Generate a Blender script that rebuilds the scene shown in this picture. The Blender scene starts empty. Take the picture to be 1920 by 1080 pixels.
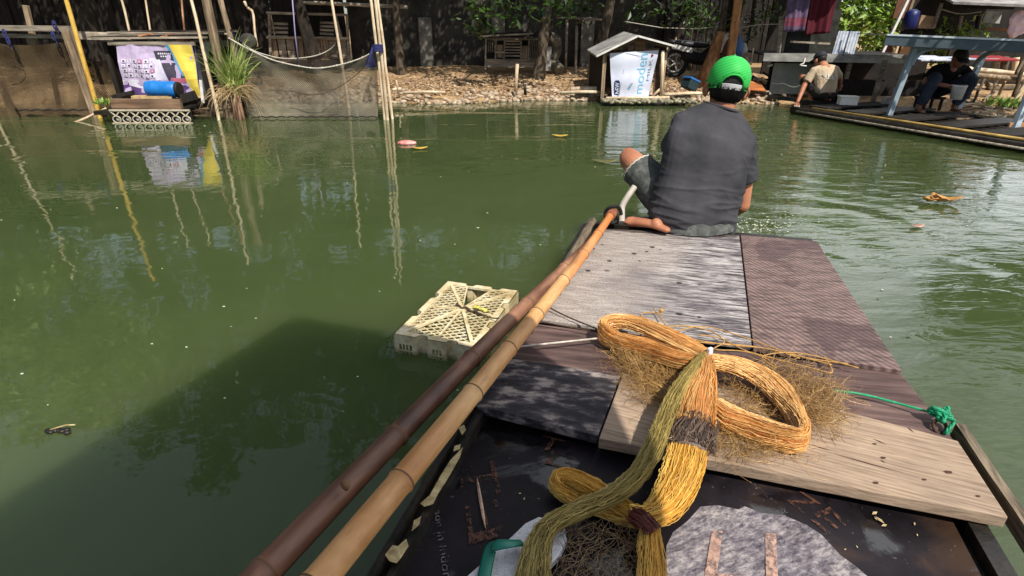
import bpy, bmesh, math, random
from math import sin, cos, pi, radians, sqrt, exp
from mathutils import Vector as V, Matrix, Quaternion, noise
import numpy as np

random.seed(7)
RNG = np.random.default_rng(7)
scene = bpy.context.scene
COL = scene.collection

# ------------------------------------------------------------------ camera
F_PX = 1040.0
PITCH = radians(25.2)
CAM_H = 1.25
cam = bpy.data.objects.new("camera", bpy.data.cameras.new("camera"))
COL.objects.link(cam)
cam.location = (0, 0, CAM_H)
cam.rotation_euler = (pi / 2 - PITCH, 0, 0)
cam.data.sensor_width = 36
cam.data.lens = F_PX / 1920 * 36
cam.data.clip_start = 0.02
cam.data.clip_end = 500
scene.camera = cam

# ------------------------------------------------------------------ sky and sun
SUN_EL = radians(52)
SUN_DIR = V((0.45, -0.893, 0)).normalized() * cos(SUN_EL) + V((0, 0, sin(SUN_EL)))
world = bpy.data.worlds.new("World")
scene.world = world
world.use_nodes = True
wn = world.node_tree.nodes
wl = world.node_tree.links
wn.clear()
w_out = wn.new("ShaderNodeOutputWorld")
w_bg = wn.new("ShaderNodeBackground")
w_sky = wn.new("ShaderNodeTexSky")
w_sky.sky_type = 'NISHITA'
w_sky.sun_disc = False
w_sky.sun_elevation = SUN_EL
w_sky.sun_rotation = math.atan2(SUN_DIR.x, SUN_DIR.y)
w_bg.inputs['Strength'].default_value = 0.066
w_tc = wn.new("ShaderNodeTexCoord")
w_no = wn.new("ShaderNodeTexNoise")
w_no.inputs['Scale'].default_value = 2.2
w_no.inputs['Detail'].default_value = 6
w_rp = wn.new("ShaderNodeValToRGB")
w_rp.color_ramp.elements[0].position = 0.25
w_rp.color_ramp.elements[1].position = 0.55
w_mx = wn.new("ShaderNodeMix")
w_mx.data_type = 'RGBA'
w_mx.inputs['B'].default_value = (22.5, 23.2, 24.0, 1)
wl.new(w_tc.outputs['Generated'], w_no.inputs['Vector'])
wl.new(w_no.outputs['Fac'], w_rp.inputs['Fac'])
# cloud bank added on the right so that water there reflects brighter sky
w_dot = wn.new("ShaderNodeVectorMath"); w_dot.operation = 'DOT_PRODUCT'
w_dot.inputs[1].default_value = V((0.80, 0.42, 0.42)).normalized()
w_mr = wn.new("ShaderNodeMapRange"); w_mr.interpolation_type = 'SMOOTHSTEP'
w_mr.inputs['To Min'].default_value = 0.10; w_mr.inputs['From Min'].default_value = 0.45; w_mr.inputs['From Max'].default_value = 0.92
w_ml = wn.new("ShaderNodeMath"); w_ml.operation = 'MULTIPLY'
wl.new(w_tc.outputs['Generated'], w_dot.inputs[0])
wl.new(w_dot.outputs['Value'], w_mr.inputs['Value'])
wl.new(w_mr.outputs[0], w_ml.inputs[0])
wl.new(w_rp.outputs['Color'], w_ml.inputs[1])
wl.new(w_ml.outputs[0], w_mx.inputs['Factor'])
wl.new(w_sky.outputs['Color'], w_mx.inputs['A'])
wl.new(w_mx.outputs['Result'], w_bg.inputs['Color'])
wl.new(w_bg.outputs['Background'], w_out.inputs['Surface'])

sun = bpy.data.objects.new("sun", bpy.data.lights.new("sun", 'SUN'))
COL.objects.link(sun)
sun.data.energy = 4.6
sun.data.angle = radians(0.5)
sun.data.color = (1.0, 0.95, 0.87)
sun.rotation_euler = SUN_DIR.to_track_quat('Z', 'Y').to_euler()
sun.location = (6, -12, 16)

scene.view_settings.view_transform = 'Standard'
scene.view_settings.look = 'None'
scene.view_settings.exposure = 0.38
scene.view_settings.gamma = 1
scene.render.engine = 'CYCLES'
scene.cycles.use_denoising = True
scene.cycles.max_bounces = 6
scene.cycles.transparent_max_bounces = 12

# ------------------------------------------------------------------ pixel -> world helpers (1920x1080 photo pixels)
def ray(px, py):
    u = (px - 960) / F_PX
    s = (py - 540) / F_PX
    return u, cos(PITCH) - s * sin(PITCH), sin(PITCH) + s * cos(PITCH)

def G(px, py, z=0.0):
    """point on the horizontal plane z"""
    u, w, d = ray(px, py)
    t = (CAM_H - z) / d
    return V((u * t, w * t, z))

def D(px, py, Y):
    """point at world depth Y"""
    u, w, d = ray(px, py)
    t = Y / w
    return V((u * t, Y, CAM_H - d * t))

def pxm(px, py, Y):
    u, w, d = ray(px, py)
    return F_PX * w / Y      # pixels per metre there

# ------------------------------------------------------------------ mesh builder
class MB:
    def __init__(s):
        s.v = []; s.f = []; s.m = []; s.sm = []

    def add(s, vs, fs, m=0, smooth=False):
        o = len(s.v)
        s.v += [tuple(p) for p in vs]
        for f in fs:
            s.f.append(tuple(i + o for i in f))
            s.m.append(m); s.sm.append(smooth)
        return s

    def box(s, c, size, rz=0, m=0, R=None):
        hx, hy, hz = [q / 2 for q in size]
        R = R or Matrix.Rotation(rz, 3, 'Z')
        c = V(c)
        vs = [c + R @ V((x, y, z)) for x in (-hx, hx) for y in (-hy, hy) for z in (-hz, hz)]
        fs = [(0, 1, 3, 2), (4, 6, 7, 5), (0, 4, 5, 1), (2, 3, 7, 6), (0, 2, 6, 4), (1, 5, 7, 3)]
        return s.add(vs, fs, m)

    def beam(s, a, b, w, h, m=0, up=(0, 0, 1)):
        a = V(a); b = V(b); t = (b - a)
        if t.length < 1e-6: return s
        t.normalize(); up = V(up)
        sd = t.cross(up)
        if sd.length < 1e-3: sd = t.cross(V((0, 1, 0)))
        sd.normalize(); u = sd.cross(t)
        vs = []
        for p in (a, b):
            for i, j in ((-1, -1), (1, -1), (1, 1), (-1, 1)):
                vs.append(p + sd * (i * w / 2) + u * (j * h / 2))
        fs = [(0, 1, 2, 3), (7, 6, 5, 4), (0, 4, 5, 1), (1, 5, 6, 2), (2, 6, 7, 3), (3, 7, 4, 0)]
        return s.add(vs, fs, m)

    def prism(s, poly, th, m=0, chamfer=0):
        """poly: top outline (any planar 3D pts), extruded down by th"""
        n = len(poly)
        top = [V(p) for p in poly]
        bot = [p - V((0, 0, th)) for p in top]
        a = sum(top[i].x * top[(i + 1) % n].y - top[(i + 1) % n].x * top[i].y for i in range(n))
        idx = list(range(n))
        if a < 0:
            top.reverse(); bot.reverse()
        fs = [tuple(idx), tuple(n + i for i in reversed(idx))]
        fs += [(i, n + i, n + (i + 1) % n, (i + 1) % n) for i in range(n)]
        fs = [fs[0], fs[1]] + [tuple(reversed(f)) if False else f for f in fs[2:]]
        return s.add(top + bot, fs, m)

    def tube(s, pts, r, n=10, m=0, cap=True, smooth=True, flat=1.0, up=None, closed=False):
        pts = [V(p) for p in pts]
        k = len(pts)
        rs = list(r) if hasattr(r, '__len__') else [r] * k
        vs = []
        prev = None
        for i, p in enumerate(pts):
            if closed:
                t = pts[(i + 1) % k] - pts[i - 1]
            else:
                t = (pts[min(i + 1, k - 1)] - pts[max(i - 1, 0)])
            if t.length < 1e-9: t = V((0, 0, 1))
            t.normalize()
            if prev is None:
                ref = V(up) if up else (V((0, 0, 1)) if abs(t.z) < 0.9 else V((1, 0, 0)))
                a = t.cross(ref).normalized()
            else:
                a = (prev - t * prev.dot(t))
                if a.length < 1e-6: a = t.orthogonal()
                a.normalize()
            prev = a
            b = a.cross(t)
            for j in range(n):
                q = 2 * pi * j / n
                vs.append(p + a * (cos(q) * rs[i]) + b * (sin(q) * rs[i] * flat))
        fs = []
        for i in range(k if closed else k - 1):
            i2 = (i + 1) % k
            for j in range(n):
                j2 = (j + 1) % n
                fs.append((i * n + j, i * n + j2, i2 * n + j2, i2 * n + j))
        o = len(s.v)
        s.add(vs, fs, m, smooth)
        if cap and not closed:
            s.f.append(tuple(o + j for j in reversed(range(n)))); s.m.append(m); s.sm.append(False)
            s.f.append(tuple(o + (k - 1) * n + j for j in range(n))); s.m.append(m); s.sm.append(False)
        return s

    def loft(s, rings, m=0, cap=True, smooth=True):
        n = len(rings[0]); k = len(rings)
        o = len(s.v)
        vs = [p for r in rings for p in r]
        fs = []
        for i in range(k - 1):
            for j in range(n):
                j2 = (j + 1) % n
                fs.append((i * n + j, i * n + j2, (i + 1) * n + j2, (i + 1) * n + j))
        s.add(vs, fs, m, smooth)
        if cap:
            s.f.append(tuple(o + j for j in reversed(range(n)))); s.m.append(m); s.sm.append(smooth)
            s.f.append(tuple(o + (k - 1) * n + j for j in range(n))); s.m.append(m); s.sm.append(smooth)
        return s

    def sheet(s, fn, nu, nv, m=0, smooth=True):
        vs = [fn(i / nu, j / nv) for j in range(nv + 1) for i in range(nu + 1)]
        fs = [(j * (nu + 1) + i, j * (nu + 1) + i + 1, (j + 1) * (nu + 1) + i + 1, (j + 1) * (nu + 1) + i)
              for j in range(nv) for i in range(nu)]
        return s.add(vs, fs, m, smooth)

    def ellipsoid(s, c, rx, ry, rz, R=None, nu=16, nv=10, m=0):
        R = R or Matrix.Identity(3)
        c = V(c)
        rings = []
        for j in range(1, nv):
            th = pi * j / nv
            rings.append([c + R @ V((rx * sin(th) * cos(2 * pi * i / nu), ry * sin(th) * sin(2 * pi * i / nu), -rz * cos(th))) for i in range(nu)])
        o = len(s.v)
        s.loft(rings, m, cap=False)
        b = len(s.v); s.v.append(tuple(c + R @ V((0, 0, -rz)))); s.v.append(tuple(c + R @ V((0, 0, rz))))
        for i in range(nu):
            i2 = (i + 1) % nu
            s.f.append((o + i2, o + i, b)); s.m.append(m); s.sm.append(True)
            k = o + (nv - 2) * nu
            s.f.append((k + i, k + i2, b + 1)); s.m.append(m); s.sm.append(True)
        return s

    def mesh(s, name, off=V((0, 0, 0))):
        me = bpy.data.meshes.new(name)
        me.from_pydata([(p[0] - off[0], p[1] - off[1], p[2] - off[2]) for p in s.v], [], s.f)
        me.polygons.foreach_set('material_index', s.m)
        me.polygons.foreach_set('use_smooth', s.sm)
        me.update()
        return me

def _loc(o):
    l = V((0, 0, 0))
    while o is not None:
        l += o.location; o = o.parent
    return l

def tag(o, label=None, cat=None, group=None, kind=None):
    if label: o['label'] = label
    if cat: o['category'] = cat
    if group: o['group'] = group
    if kind: o['kind'] = kind
    return o

def thing(name, label, cat, loc, group=None):
    o = bpy.data.objects.new(name, None)
    o.empty_display_size = 0.1
    COL.objects.link(o)
    o.location = V(loc)
    return tag(o, label, cat, group)

def setmats(me, mats):
    for m in (mats if isinstance(mats, (list, tuple)) else [mats]):
        me.materials.append(m)

def fix_normals(me):
    bm = bmesh.new(); bm.from_mesh(me)
    bmesh.ops.recalc_face_normals(bm, faces=bm.faces)
    bm.to_mesh(me); bm.free()

def part(name, mb, mats, parent, label=None, kind=None, bevel=0, recalc=True):
    """mesh part (world-space builder) under a thing or part"""
    off = _loc(parent)
    me = mb.mesh(name, off) if isinstance(mb, MB) else mb
    if not isinstance(mb, MB):
        me.transform(Matrix.Translation(-off))
    if recalc: fix_normals(me)
    setmats(me, mats)
    o = bpy.data.objects.new(name, me)
    COL.objects.link(o)
    o.parent = parent
    if bevel:
        md = o.modifiers.new("bevel", 'BEVEL'); md.width = bevel; md.segments = 2; md.limit_method = 'ANGLE'
    if label: o['label'] = label
    if kind: o['kind'] = kind
    return o

def solo(name, mb, mats, label, cat, loc=None, group=None, kind=None, bevel=0, recalc=True):
    """a thing that is one mesh"""
    if isinstance(mb, MB):
        if loc is None:
            a = np.array(mb.v); loc = V((a[:, 0].mean(), a[:, 1].mean(), a[:, 2].min()))
        me = mb.mesh(name, V(loc))
    else:
        me = mb
        if loc is None:
            cs = np.array([v.co[:] for v in me.vertices]); loc = V((cs[:, 0].mean(), cs[:, 1].mean(), cs[:, 2].min()))
        me.transform(Matrix.Translation(-V(loc)))
    if recalc: fix_normals(me)
    setmats(me, mats)
    o = bpy.data.objects.new(name, me)
    COL.objects.link(o)
    o.location = V(loc)
    if bevel:
        md = o.modifiers.new("bevel", 'BEVEL'); md.width = bevel; md.segments = 2; md.limit_method = 'ANGLE'
    return tag(o, label, cat, group, kind)

def crom(pts, n):
    """Catmull-Rom resample, n points per span"""
    P = [V(p) for p in pts]
    out = []
    for i in range(len(P) - 1):
        p0 = P[max(i - 1, 0)]; p1 = P[i]; p2 = P[i + 1]; p3 = P[min(i + 2, len(P) - 1)]
        for k in range(n):
            t = k / n
            out.append(0.5 * ((2 * p1) + (p2 - p0) * t + (2 * p0 - 5 * p1 + 4 * p2 - p3) * t * t + (3 * p1 - p0 - 3 * p2 + p3) * t ** 3))
    out.append(P[-1])
    return out

def lerp(a, b, t):
    return a + (b - a) * t

def interp(xs, t):
    k = t * (len(xs) - 1)
    i = min(int(k), len(xs) - 2)
    if isinstance(xs[i], tuple):
        return tuple(a + (b - a) * (k - i) for a, b in zip(xs[i], xs[i + 1]))
    return xs[i] + (xs[i + 1] - xs[i]) * (k - i)

# ------------------------------------------------------------------ materials
def lin(r, g, b):
    def f(c):
        c /= 255
        return c / 12.92 if c <= 0.04045 else ((c + 0.055) / 1.055) ** 2.4
    return (f(r), f(g), f(b), 1)

class NT:
    def __init__(s, name):
        s.mat = bpy.data.materials.new(name)
        s.mat.use_nodes = True
        s.t = s.mat.node_tree
        s.n = s.t.nodes; s.l = s.t.links
        s.n.clear()
        s.out = s.n.new("ShaderNodeOutputMaterial")
        s.b = s.n.new("ShaderNodeBsdfPrincipled")
        s.l.new(s.b.outputs[0], s.out.inputs[0])
        s.tc = s.n.new("ShaderNodeTexCoord")

    def setin(s, sock, val):
        if hasattr(val, 'is_output') or isinstance(val, bpy.types.NodeSocket):
            s.l.new(val, sock)
        else:
            if sock.type == 'RGBA' and len(val) == 3: val = (*val, 1)
            sock.default_value = val

    def map(s, scale=(1, 1, 1), rot=(0, 0, 0), loc=(0, 0, 0), vec=None):
        m = s.n.new("ShaderNodeMapping")
        m.inputs['Scale'].default_value = scale
        m.inputs['Rotation'].default_value = rot
        m.inputs['Location'].default_value = loc
        s.l.new(vec or s.tc.outputs['Object'], m.inputs['Vector'])
        return m.outputs[0]

    def rotmap(s, rz, scale, loc=(0, 0, 0)):
        """rotate first, then scale"""
        return s.map(scale=scale, loc=loc, vec=s.map(rot=(0, 0, rz)))

    def noise(s, vec, scale=5, detail=4, rough=0.55, dist=0.0):
        n = s.n.new("ShaderNodeTexNoise")
        n.inputs['Scale'].default_value = scale
        n.inputs['Detail'].default_value = detail
        n.inputs['Roughness'].default_value = rough
        n.inputs['Distortion'].default_value = dist
        s.l.new(vec, n.inputs['Vector'])
        return n.outputs['Fac']

    def voro(s, vec, scale=5, feature='F1'):
        n = s.n.new("ShaderNodeTexVoronoi")
        n.feature = feature
        n.inputs['Scale'].default_value = scale
        s.l.new(vec, n.inputs['Vector'])
        return n.outputs['Distance']

    def wave(s, vec, scale=5, dist=0, detail=2, direction='X', prof='SIN'):
        n = s.n.new("ShaderNodeTexWave")
        n.inputs['Scale'].default_value = scale
        n.inputs['Distortion'].default_value = dist
        n.inputs['Detail'].default_value = detail
        n.bands_direction = direction
        n.wave_profile = prof
        s.l.new(vec, n.inputs['Vector'])
        return n.outputs['Fac']

    def ramp(s, fac, stops, interp='LINEAR'):
        r = s.n.new("ShaderNodeValToRGB")
        r.color_ramp.interpolation = interp
        e = r.color_ramp.elements
        while len(e) > 1: e.remove(e[-1])
        e[0].position = stops[0][0]; e[0].color = (*stops[0][1][:3], 1)
        for p, c in stops[1:]:
            q = e.new(p); q.color = (*c[:3], 1)
        s.l.new(fac, r.inputs['Fac'])
        return r.outputs['Color']

    def fr(s, fac, lo, hi):
        """float smooth ramp lo..hi -> 0..1"""
        n = s.n.new("ShaderNodeMapRange")
        n.interpolation_type = 'SMOOTHSTEP'
        n.inputs['From Min'].default_value = lo
        n.inputs['From Max'].default_value = hi
        s.l.new(fac, n.inputs['Value'])
        return n.outputs[0]

    def mix(s, a, b, fac, mode='MIX'):
        m = s.n.new("ShaderNodeMix")
        m.data_type = 'RGBA'; m.blend_type = mode
        s.setin(m.inputs['Factor'], fac)
        s.setin(m.inputs['A'], a); s.setin(m.inputs['B'], b)
        return m.outputs['Result']

    def math(s, op, a, b=0.0, c=0.0):
        m = s.n.new("ShaderNodeMath"); m.operation = op
        s.setin(m.inputs[0], a); s.setin(m.inputs[1], b); s.setin(m.inputs[2], c)
        return m.outputs[0]

    def sep(s, vec):
        n = s.n.new("ShaderNodeSeparateXYZ"); s.l.new(vec, n.inputs[0])
        return n.outputs

    def island(s):
        return s.n.new("ShaderNodeNewGeometry").outputs['Random Per Island']

    def oinfo(s):
        return s.n.new("ShaderNodeObjectInfo").outputs['Random']

    def bump(s, h, strength=0.3, dist=0.01, normal=None):
        b = s.n.new("ShaderNodeBump")
        b.inputs['Strength'].default_value = strength
        b.inputs['Distance'].default_value = dist
        s.l.new(h, b.inputs['Height'])
        if normal is not None: s.l.new(normal, b.inputs['Normal'])
        return b.outputs[0]

    def fin(s, color, rough=0.7, normal=None, spec=0.5, metal=0.0, **kw):
        s.setin(s.b.inputs['Base Color'], color)
        s.setin(s.b.inputs['Roughness'], rough)
        s.setin(s.b.inputs['Specular IOR Level'], spec)
        s.setin(s.b.inputs['Metallic'], metal)
        if normal is not None: s.l.new(normal, s.b.inputs['Normal'])
        for k, v in kw.items(): s.setin(s.b.inputs[k.replace('_', ' ')], v)
        return s.mat

def m_mottle(name, a, b, scale=8, rough=0.75, bump=0.3, bd=0.01, detail=6, lo=0.35, hi=0.65, stretch=(1, 1, 1), rz=0, spec=0.4, c=None):
    n = NT(name)
    vec = n.rotmap(rz, stretch)
    f = n.noise(vec, scale, detail, 0.6)
    col = n.ramp(f, [(lo, a), (hi, b)] if c is None else [(lo, a), ((lo + hi) / 2, c), (hi, b)])
    f2 = n.noise(vec, scale * 5, 3)
    col = n.mix(col, n.ramp(f2, [(0.3, (0.55, 0.55, 0.55)), (0.7, (1.1, 1.1, 1.1))]), 0.6, 'MULTIPLY')
    ri = n.math('MULTIPLY_ADD', n.oinfo(), 0.3, 0.85)
    cm = n.n.new("ShaderNodeCombineColor")
    for i in range(3): n.l.new(ri, cm.inputs[i])
    col = n.mix(col, cm.outputs[0], 1.0, 'MULTIPLY')
    return n.fin(col, rough, n.bump(n.math('ADD', f, n.math('MULTIPLY', f2, 0.5)), bump, bd), spec)

def m_wood(name, light, dark, rz=0.0, grain=45, stretch=0.06, rough=0.8, bump=0.35, lo=0.35, hi=0.7, spec=0.3, vertical=False):
    """streaky weathered timber: grain along local x after rotating by rz (or along z)"""
    n = NT(name)
    sc = (1, 1, stretch) if vertical else (stretch, 1, 1)
    vec = n.rotmap(rz, sc)
    f = n.noise(vec, grain, 5, 0.65, 0.3)
    big = n.noise(n.map(), 3.0, 4)
    col = n.ramp(f, [(lo, dark), (hi, light)])
    col = n.mix(col, n.ramp(big, [(0.3, (0.5, 0.5, 0.5)), (0.65, (1.1, 1.08, 1.05))]), 0.8, 'MULTIPLY')
    ri = n.math('MULTIPLY_ADD', n.oinfo(), 0.35, 0.82)
    cm = n.n.new("ShaderNodeCombineColor")
    for i in range(3): n.l.new(ri, cm.inputs[i])
    col = n.mix(col, cm.outputs[0], 1.0, 'MULTIPLY')
    return n.fin(col, rough, n.bump(f, bump, 0.006), spec)

def m_flat(name, col, rough=0.6, var=0.25, scale=12, spec=0.4, bump=0.1, metal=0.0):
    n = NT(name)
    f = n.noise(n.map(), scale, 5, 0.6)
    lo = 1 - var; hi = 1 + var * 0.5
    c = n.mix(col, n.ramp(f, [(0.3, (lo, lo, lo)), (0.7, (hi, hi, hi))]), 1.0, 'MULTIPLY')
    return n.fin(c, rough, n.bump(f, bump, 0.01), spec, metal)

def m_leaf(name, a, b, rough=0.45):
    n = NT(name)
    r = n.island()
    col = n.ramp(r, [(0.0, a), (1.0, b)])
    tr = n.n.new("ShaderNodeBsdfTranslucent")
    n.l.new(col, tr.inputs['Color'])
    n.fin(col, rough, None, 0.4)
    mx = n.n.new("ShaderNodeMixShader"); mx.inputs[0].default_value = 0.25
    n.l.new(n.b.outputs[0], mx.inputs[1]); n.l.new(tr.outputs[0], mx.inputs[2])
    n.l.new(mx.outputs[0], n.out.inputs[0])
    return n.mat

def m_net(name, a, b, cover=0.6, cell=0.02, big=1.2):
    """fine netting: threads with real gaps between them"""
    n = NT(name)
    f = n.noise(n.map(), big, 5, 0.65, 0.4)
    col = n.ramp(f, [(0.35, a), (0.68, b)])
    spk = n.noise(n.map(), 40, 2)
    col = n.mix(col, lin(190, 175, 140), n.math('MULTIPLY', n.fr(spk, 0.68, 0.76), 0.6))
    o = n.sep(n.map(rot=(0, radians(45), 0), scale=(1 / cell,) * 3))
    def thr(x):
        fr = n.math('FRACT', x)
        return n.math('LESS_THAN', fr, 0.28)
    grid = n.math('MAXIMUM', thr(o[0]), thr(o[2]))
    silt = n.fr(n.noise(n.map(), big * 1.7, 4), 0.22, 0.55)
    alpha = n.math('MAXIMUM', n.math('MULTIPLY', grid, min(1, cover + 0.25)), n.math('MULTIPLY', silt, cover))
    n.fin(col, 0.9, None, 0.1)
    tp = n.n.new("ShaderNodeBsdfTransparent")
    mx = n.n.new("ShaderNodeMixShader")
    n.l.new(alpha, mx.inputs[0]); n.l.new(tp.outputs[0], mx.inputs[1]); n.l.new(n.b.outputs[0], mx.inputs[2])
    n.l.new(mx.outputs[0], n.out.inputs[0])
    return n.mat

YAW = radians(16.5)      # the raft points 16.5 degrees to the right of the camera
M = {}
# water
def make_water():
    n = NT("pond_water")
    pos = n.tc.outputs['Object']
    xyz = n.sep(pos)
    murk = n.noise(n.map(), 0.55, 4)
    col = n.ramp(murk, [(0.3, (0.041, 0.060, 0.020)), (0.7, (0.057, 0.076, 0.028))])
    # calm wobble everywhere
    w1 = n.noise(n.map(scale=(1, 1.6, 1)), 2.6, 2, 0.5, 0.6)
    w2 = n.noise(n.map(scale=(1, 2.2, 1)), 9.0, 2, 0.5)
    # rings spreading from the bow of the raft
    dx = n.math('SUBTRACT', xyz[0], 1.25); dy = n.math('SUBTRACT', xyz[1], 3.2)
    r = n.math('SQRT', n.math('ADD', n.math('MULTIPLY', dx, dx), n.math('MULTIPLY', dy, dy)))
    warp = n.math('MULTIPLY', n.noise(n.map(), 0.9, 2), 0.9)
    rr = n.math('ADD', r, warp)
    rings = n.math('SINE', n.math('MULTIPLY', rr, 2 * pi / 0.34))
    rings2 = n.math('SINE', n.math('MULTIPLY', rr, 2 * pi / 0.55))
    fall = n.math('POWER', 2.718, n.math('MULTIPLY', r, -0.34))
    right = n.fr(dx, -2.2, 1.4)
    patch = n.fr(n.noise(n.map(scale=(1, 1, 1)), 0.7, 2), 0.35, 0.65)
    ring = n.math('MULTIPLY', n.math('MULTIPLY', n.math('ADD', rings, rings2), fall), n.math('MULTIPLY', right, n.math('MULTIPLY_ADD', patch, 0.8, 0.2)))
    # breeze chop on the right hand water
    w3 = n.noise(n.map(rot=(0, 0, radians(20)), scale=(1.0, 2.6, 1)), 3.2, 3, 0.55, 0.5)
    # faint horizontal streaks in the middle distance
    st = n.math('MULTIPLY', n.fr(xyz[1], 4.2, 6.5), n.fr(n.noise(n.map(scale=(0.35, 1.5, 1)), 0.9, 2), 0.52, 0.66))
    w4 = n.noise(n.map(scale=(0.8, 5.0, 1)), 2.4, 2)
    h = n.math('MULTIPLY', w1, 0.0030)
    h = n.math('ADD', h, n.math('MULTIPLY', w2, 0.00022))
    h = n.math('ADD', h, n.math('MULTIPLY', ring, 0.0042))
    h = n.math('ADD', h, n.math('MULTIPLY', n.math('MULTIPLY', w3, right), 0.0078))
    h = n.math('ADD', h, n.math('MULTIPLY', n.math('MULTIPLY', w4, st), 0.009))
    b = n.n.new("ShaderNodeBump"); b.inputs['Strength'].default_value = 1; b.inputs['Distance'].default_value = 1
    n.l.new(h, b.inputs['Height'])
    m_ = n.fin(col, 0.02, b.outputs[0], 0.5, IOR=1.42)
    n.b.subsurface_method = 'BURLEY'
    n.b.inputs['Subsurface Weight'].default_value = 1.0
    n.b.inputs['Subsurface Radius'].default_value = (0.8, 1.0, 0.6)
    n.b.inputs['Subsurface Scale'].default_value = 0.55
    return m_
M['water'] = make_water()

def make_ground():
    n = NT("bank_earth")
    f = n.noise(n.map(), 2.2, 6, 0.65)
    g = n.noise(n.map(), 28, 5, 0.7)
    v = n.voro(n.map(), 22)
    col = n.ramp(f, [(0.3, lin(140, 112, 84)), (0.5, lin(184, 152, 114)), (0.7, lin(208, 178, 138))])
    col = n.mix(col, n.ramp(g, [(0.3, (0.4, 0.38, 0.35)), (0.65, (1.1, 1.1, 1.08))]), 0.85, 'MULTIPLY')
    h = n.math('ADD', n.math('MULTIPLY', v, 0.6), g)
    return n.fin(col, 0.95, n.bump(h, 0.9, 0.03), 0.15)
M['ground'] = make_ground()

def make_panel_light():
    n = NT("weathered_plywood")
    v = n.rotmap(radians(14), (0.10, 1, 1))
    fine = n.noise(v, 95, 5, 0.75, 0.2)
    coarse = n.noise(n.rotmap(radians(14), (0.22, 1, 1)), 22, 6, 0.7, 1.2)
    f = n.math('ADD', n.math('MULTIPLY', fine, 0.62), n.math('MULTIPLY', coarse, 0.38))
    fl = n.noise(n.map(), 120, 3, 0.7)
    big = n.noise(n.map(), 2.6, 4, 0.6, 0.3)
    x = n.sep(n.map(rot=(0, 0, YAW)))
    col = n.ramp(f, [(0.44, lin(56, 50, 53)), (0.475, lin(94, 88, 89)), (0.52, lin(136, 128, 127)), (0.57, lin(180, 173, 169))])
    pale = n.mix(lin(168, 156, 145), lin(128, 118, 110), n.fr(fl, 0.4, 0.65))
    g = n.fr(n.math('ADD', x[0], n.math('MULTIPLY', big, 0.5)), 0.0, 0.35)
    col = n.mix(pale, col, n.math('MULTIPLY_ADD', g, 0.7, 0.3))
    dark = n.fr(n.math('ADD', big, n.math('MULTIPLY', f, 0.25)), 0.66, 0.78)
    col = n.mix(col, lin(84, 79, 82), n.math('MULTIPLY', dark, 0.4))
    # white scuffs
    sc = n.fr(n.noise(n.rotmap(radians(16), (0.05, 1, 1)), 80, 3, 0.8), 0.62, 0.70)
    col = n.mix(col, lin(214, 206, 204), n.math('MULTIPLY', sc, 0.6))
    # wet band by the bow
    wet = n.fr(n.math('ADD', n.math('SUBTRACT', x[1], n.math('MULTIPLY', x[0], 0.12)), n.math('MULTIPLY', n.noise(n.map(scale=(1, 2.5, 1)), 11, 4), 0.34)), 1.37, 1.45)
    col = n.mix(col, lin(58, 47, 44), n.math('MULTIPLY', wet, 0.85))
    # dark water drops
    dn = n.voro(n.map(), 13)
    drop = n.math('MULTIPLY', n.math('LESS_THAN', dn, 0.17), n.fr(n.noise(n.map(loc=(4, 2, 0)), 2.4, 1), 0.5, 0.56))
    col = n.mix(col, lin(36, 32, 34), n.math('MULTIPLY', drop, 0.9))
    return n.fin(col, n.math('SUBTRACT', 0.75, n.math('MULTIPLY', wet, 0.4)), n.bump(n.math('ADD', f, fl), 0.3, 0.004), 0.35)

def make_panel_ribbed():
    n = NT("ribbed_brown_plywood")
    v = n.map(rot=(0, 0, radians(13)))
    o = n.sep(v)
    rib = n.wave(n.map(rot=(0, 0, radians(68))), 14.5, 2.6, 4, 'Y')
    f = n.noise(n.rotmap(radians(10), (0.2, 1, 1)), 60, 4, 0.7)
    big = n.noise(n.map(), 3.4, 4, 0.6, 0.5)
    col = n.ramp(rib, [(0.1, lin(94, 75, 72)), (0.9, lin(122, 104, 99))])
    col = n.mix(col, n.ramp(f, [(0.36, (0.45, 0.42, 0.42)), (0.62, (1.3, 1.26, 1.22))]), 0.95, 'MULTIPLY')
    worn = n.fr(n.math('ADD', o[0], n.math('MULTIPLY', big, 0.5)), 1.15, 1.36)
    col = n.mix(col, lin(158, 140, 132), n.math('MULTIPLY', worn, 0.45))
    stain = n.fr(big, 0.53, 0.60)
    col = n.mix(col, lin(62, 44, 46), n.math('MULTIPLY', stain, 0.55))
    return n.fin(col, 0.7, n.bump(n.math('ADD', rib, n.math('MULTIPLY', f, 1.4)), 0.35, 0.004), 0.3)

def make_ply_dark():
    """black film-faced plywood, wet, with one dry grey patch"""
    n = NT("film_faced_plywood")
    f = n.noise(n.map(), 60, 5, 0.7)
    big = n.noise(n.map(), 5, 5, 0.6, 0.4)
    col = n.ramp(big, [(0.35, lin(18, 15, 18)), (0.6, lin(34, 29, 33)), (0.75, lin(60, 46, 40))])
    mud = n.fr(n.math('ADD', n.sep(n.map(rot=(0, 0, YAW)))[0], n.math('MULTIPLY', big, 0.35)), 0.66, 0.80)
    col = n.mix(col, lin(62, 44, 30), n.math('MULTIPLY', mud, 0.8))
    specks = n.fr(n.noise(n.map(), 90, 2), 0.70, 0.76)
    col = n.mix(col, lin(120, 108, 96), n.math('MULTIPLY', specks, 0.5))
    pud = n.fr(n.noise(n.map(loc=(3, 1, 0)), 4.5, 5, .6, .6), .52, .58)
    col = n.mix(col, lin(10, 8, 8), n.math('MULTIPLY', pud, .5))
    rough = n.math('MULTIPLY_ADD', pud, -.42, .48)
    return n.fin(col, rough, n.bump(n.math('ADD', f, big), 0.10, 0.004), n.math('MULTIPLY_ADD', pud, .45, .12))

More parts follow.
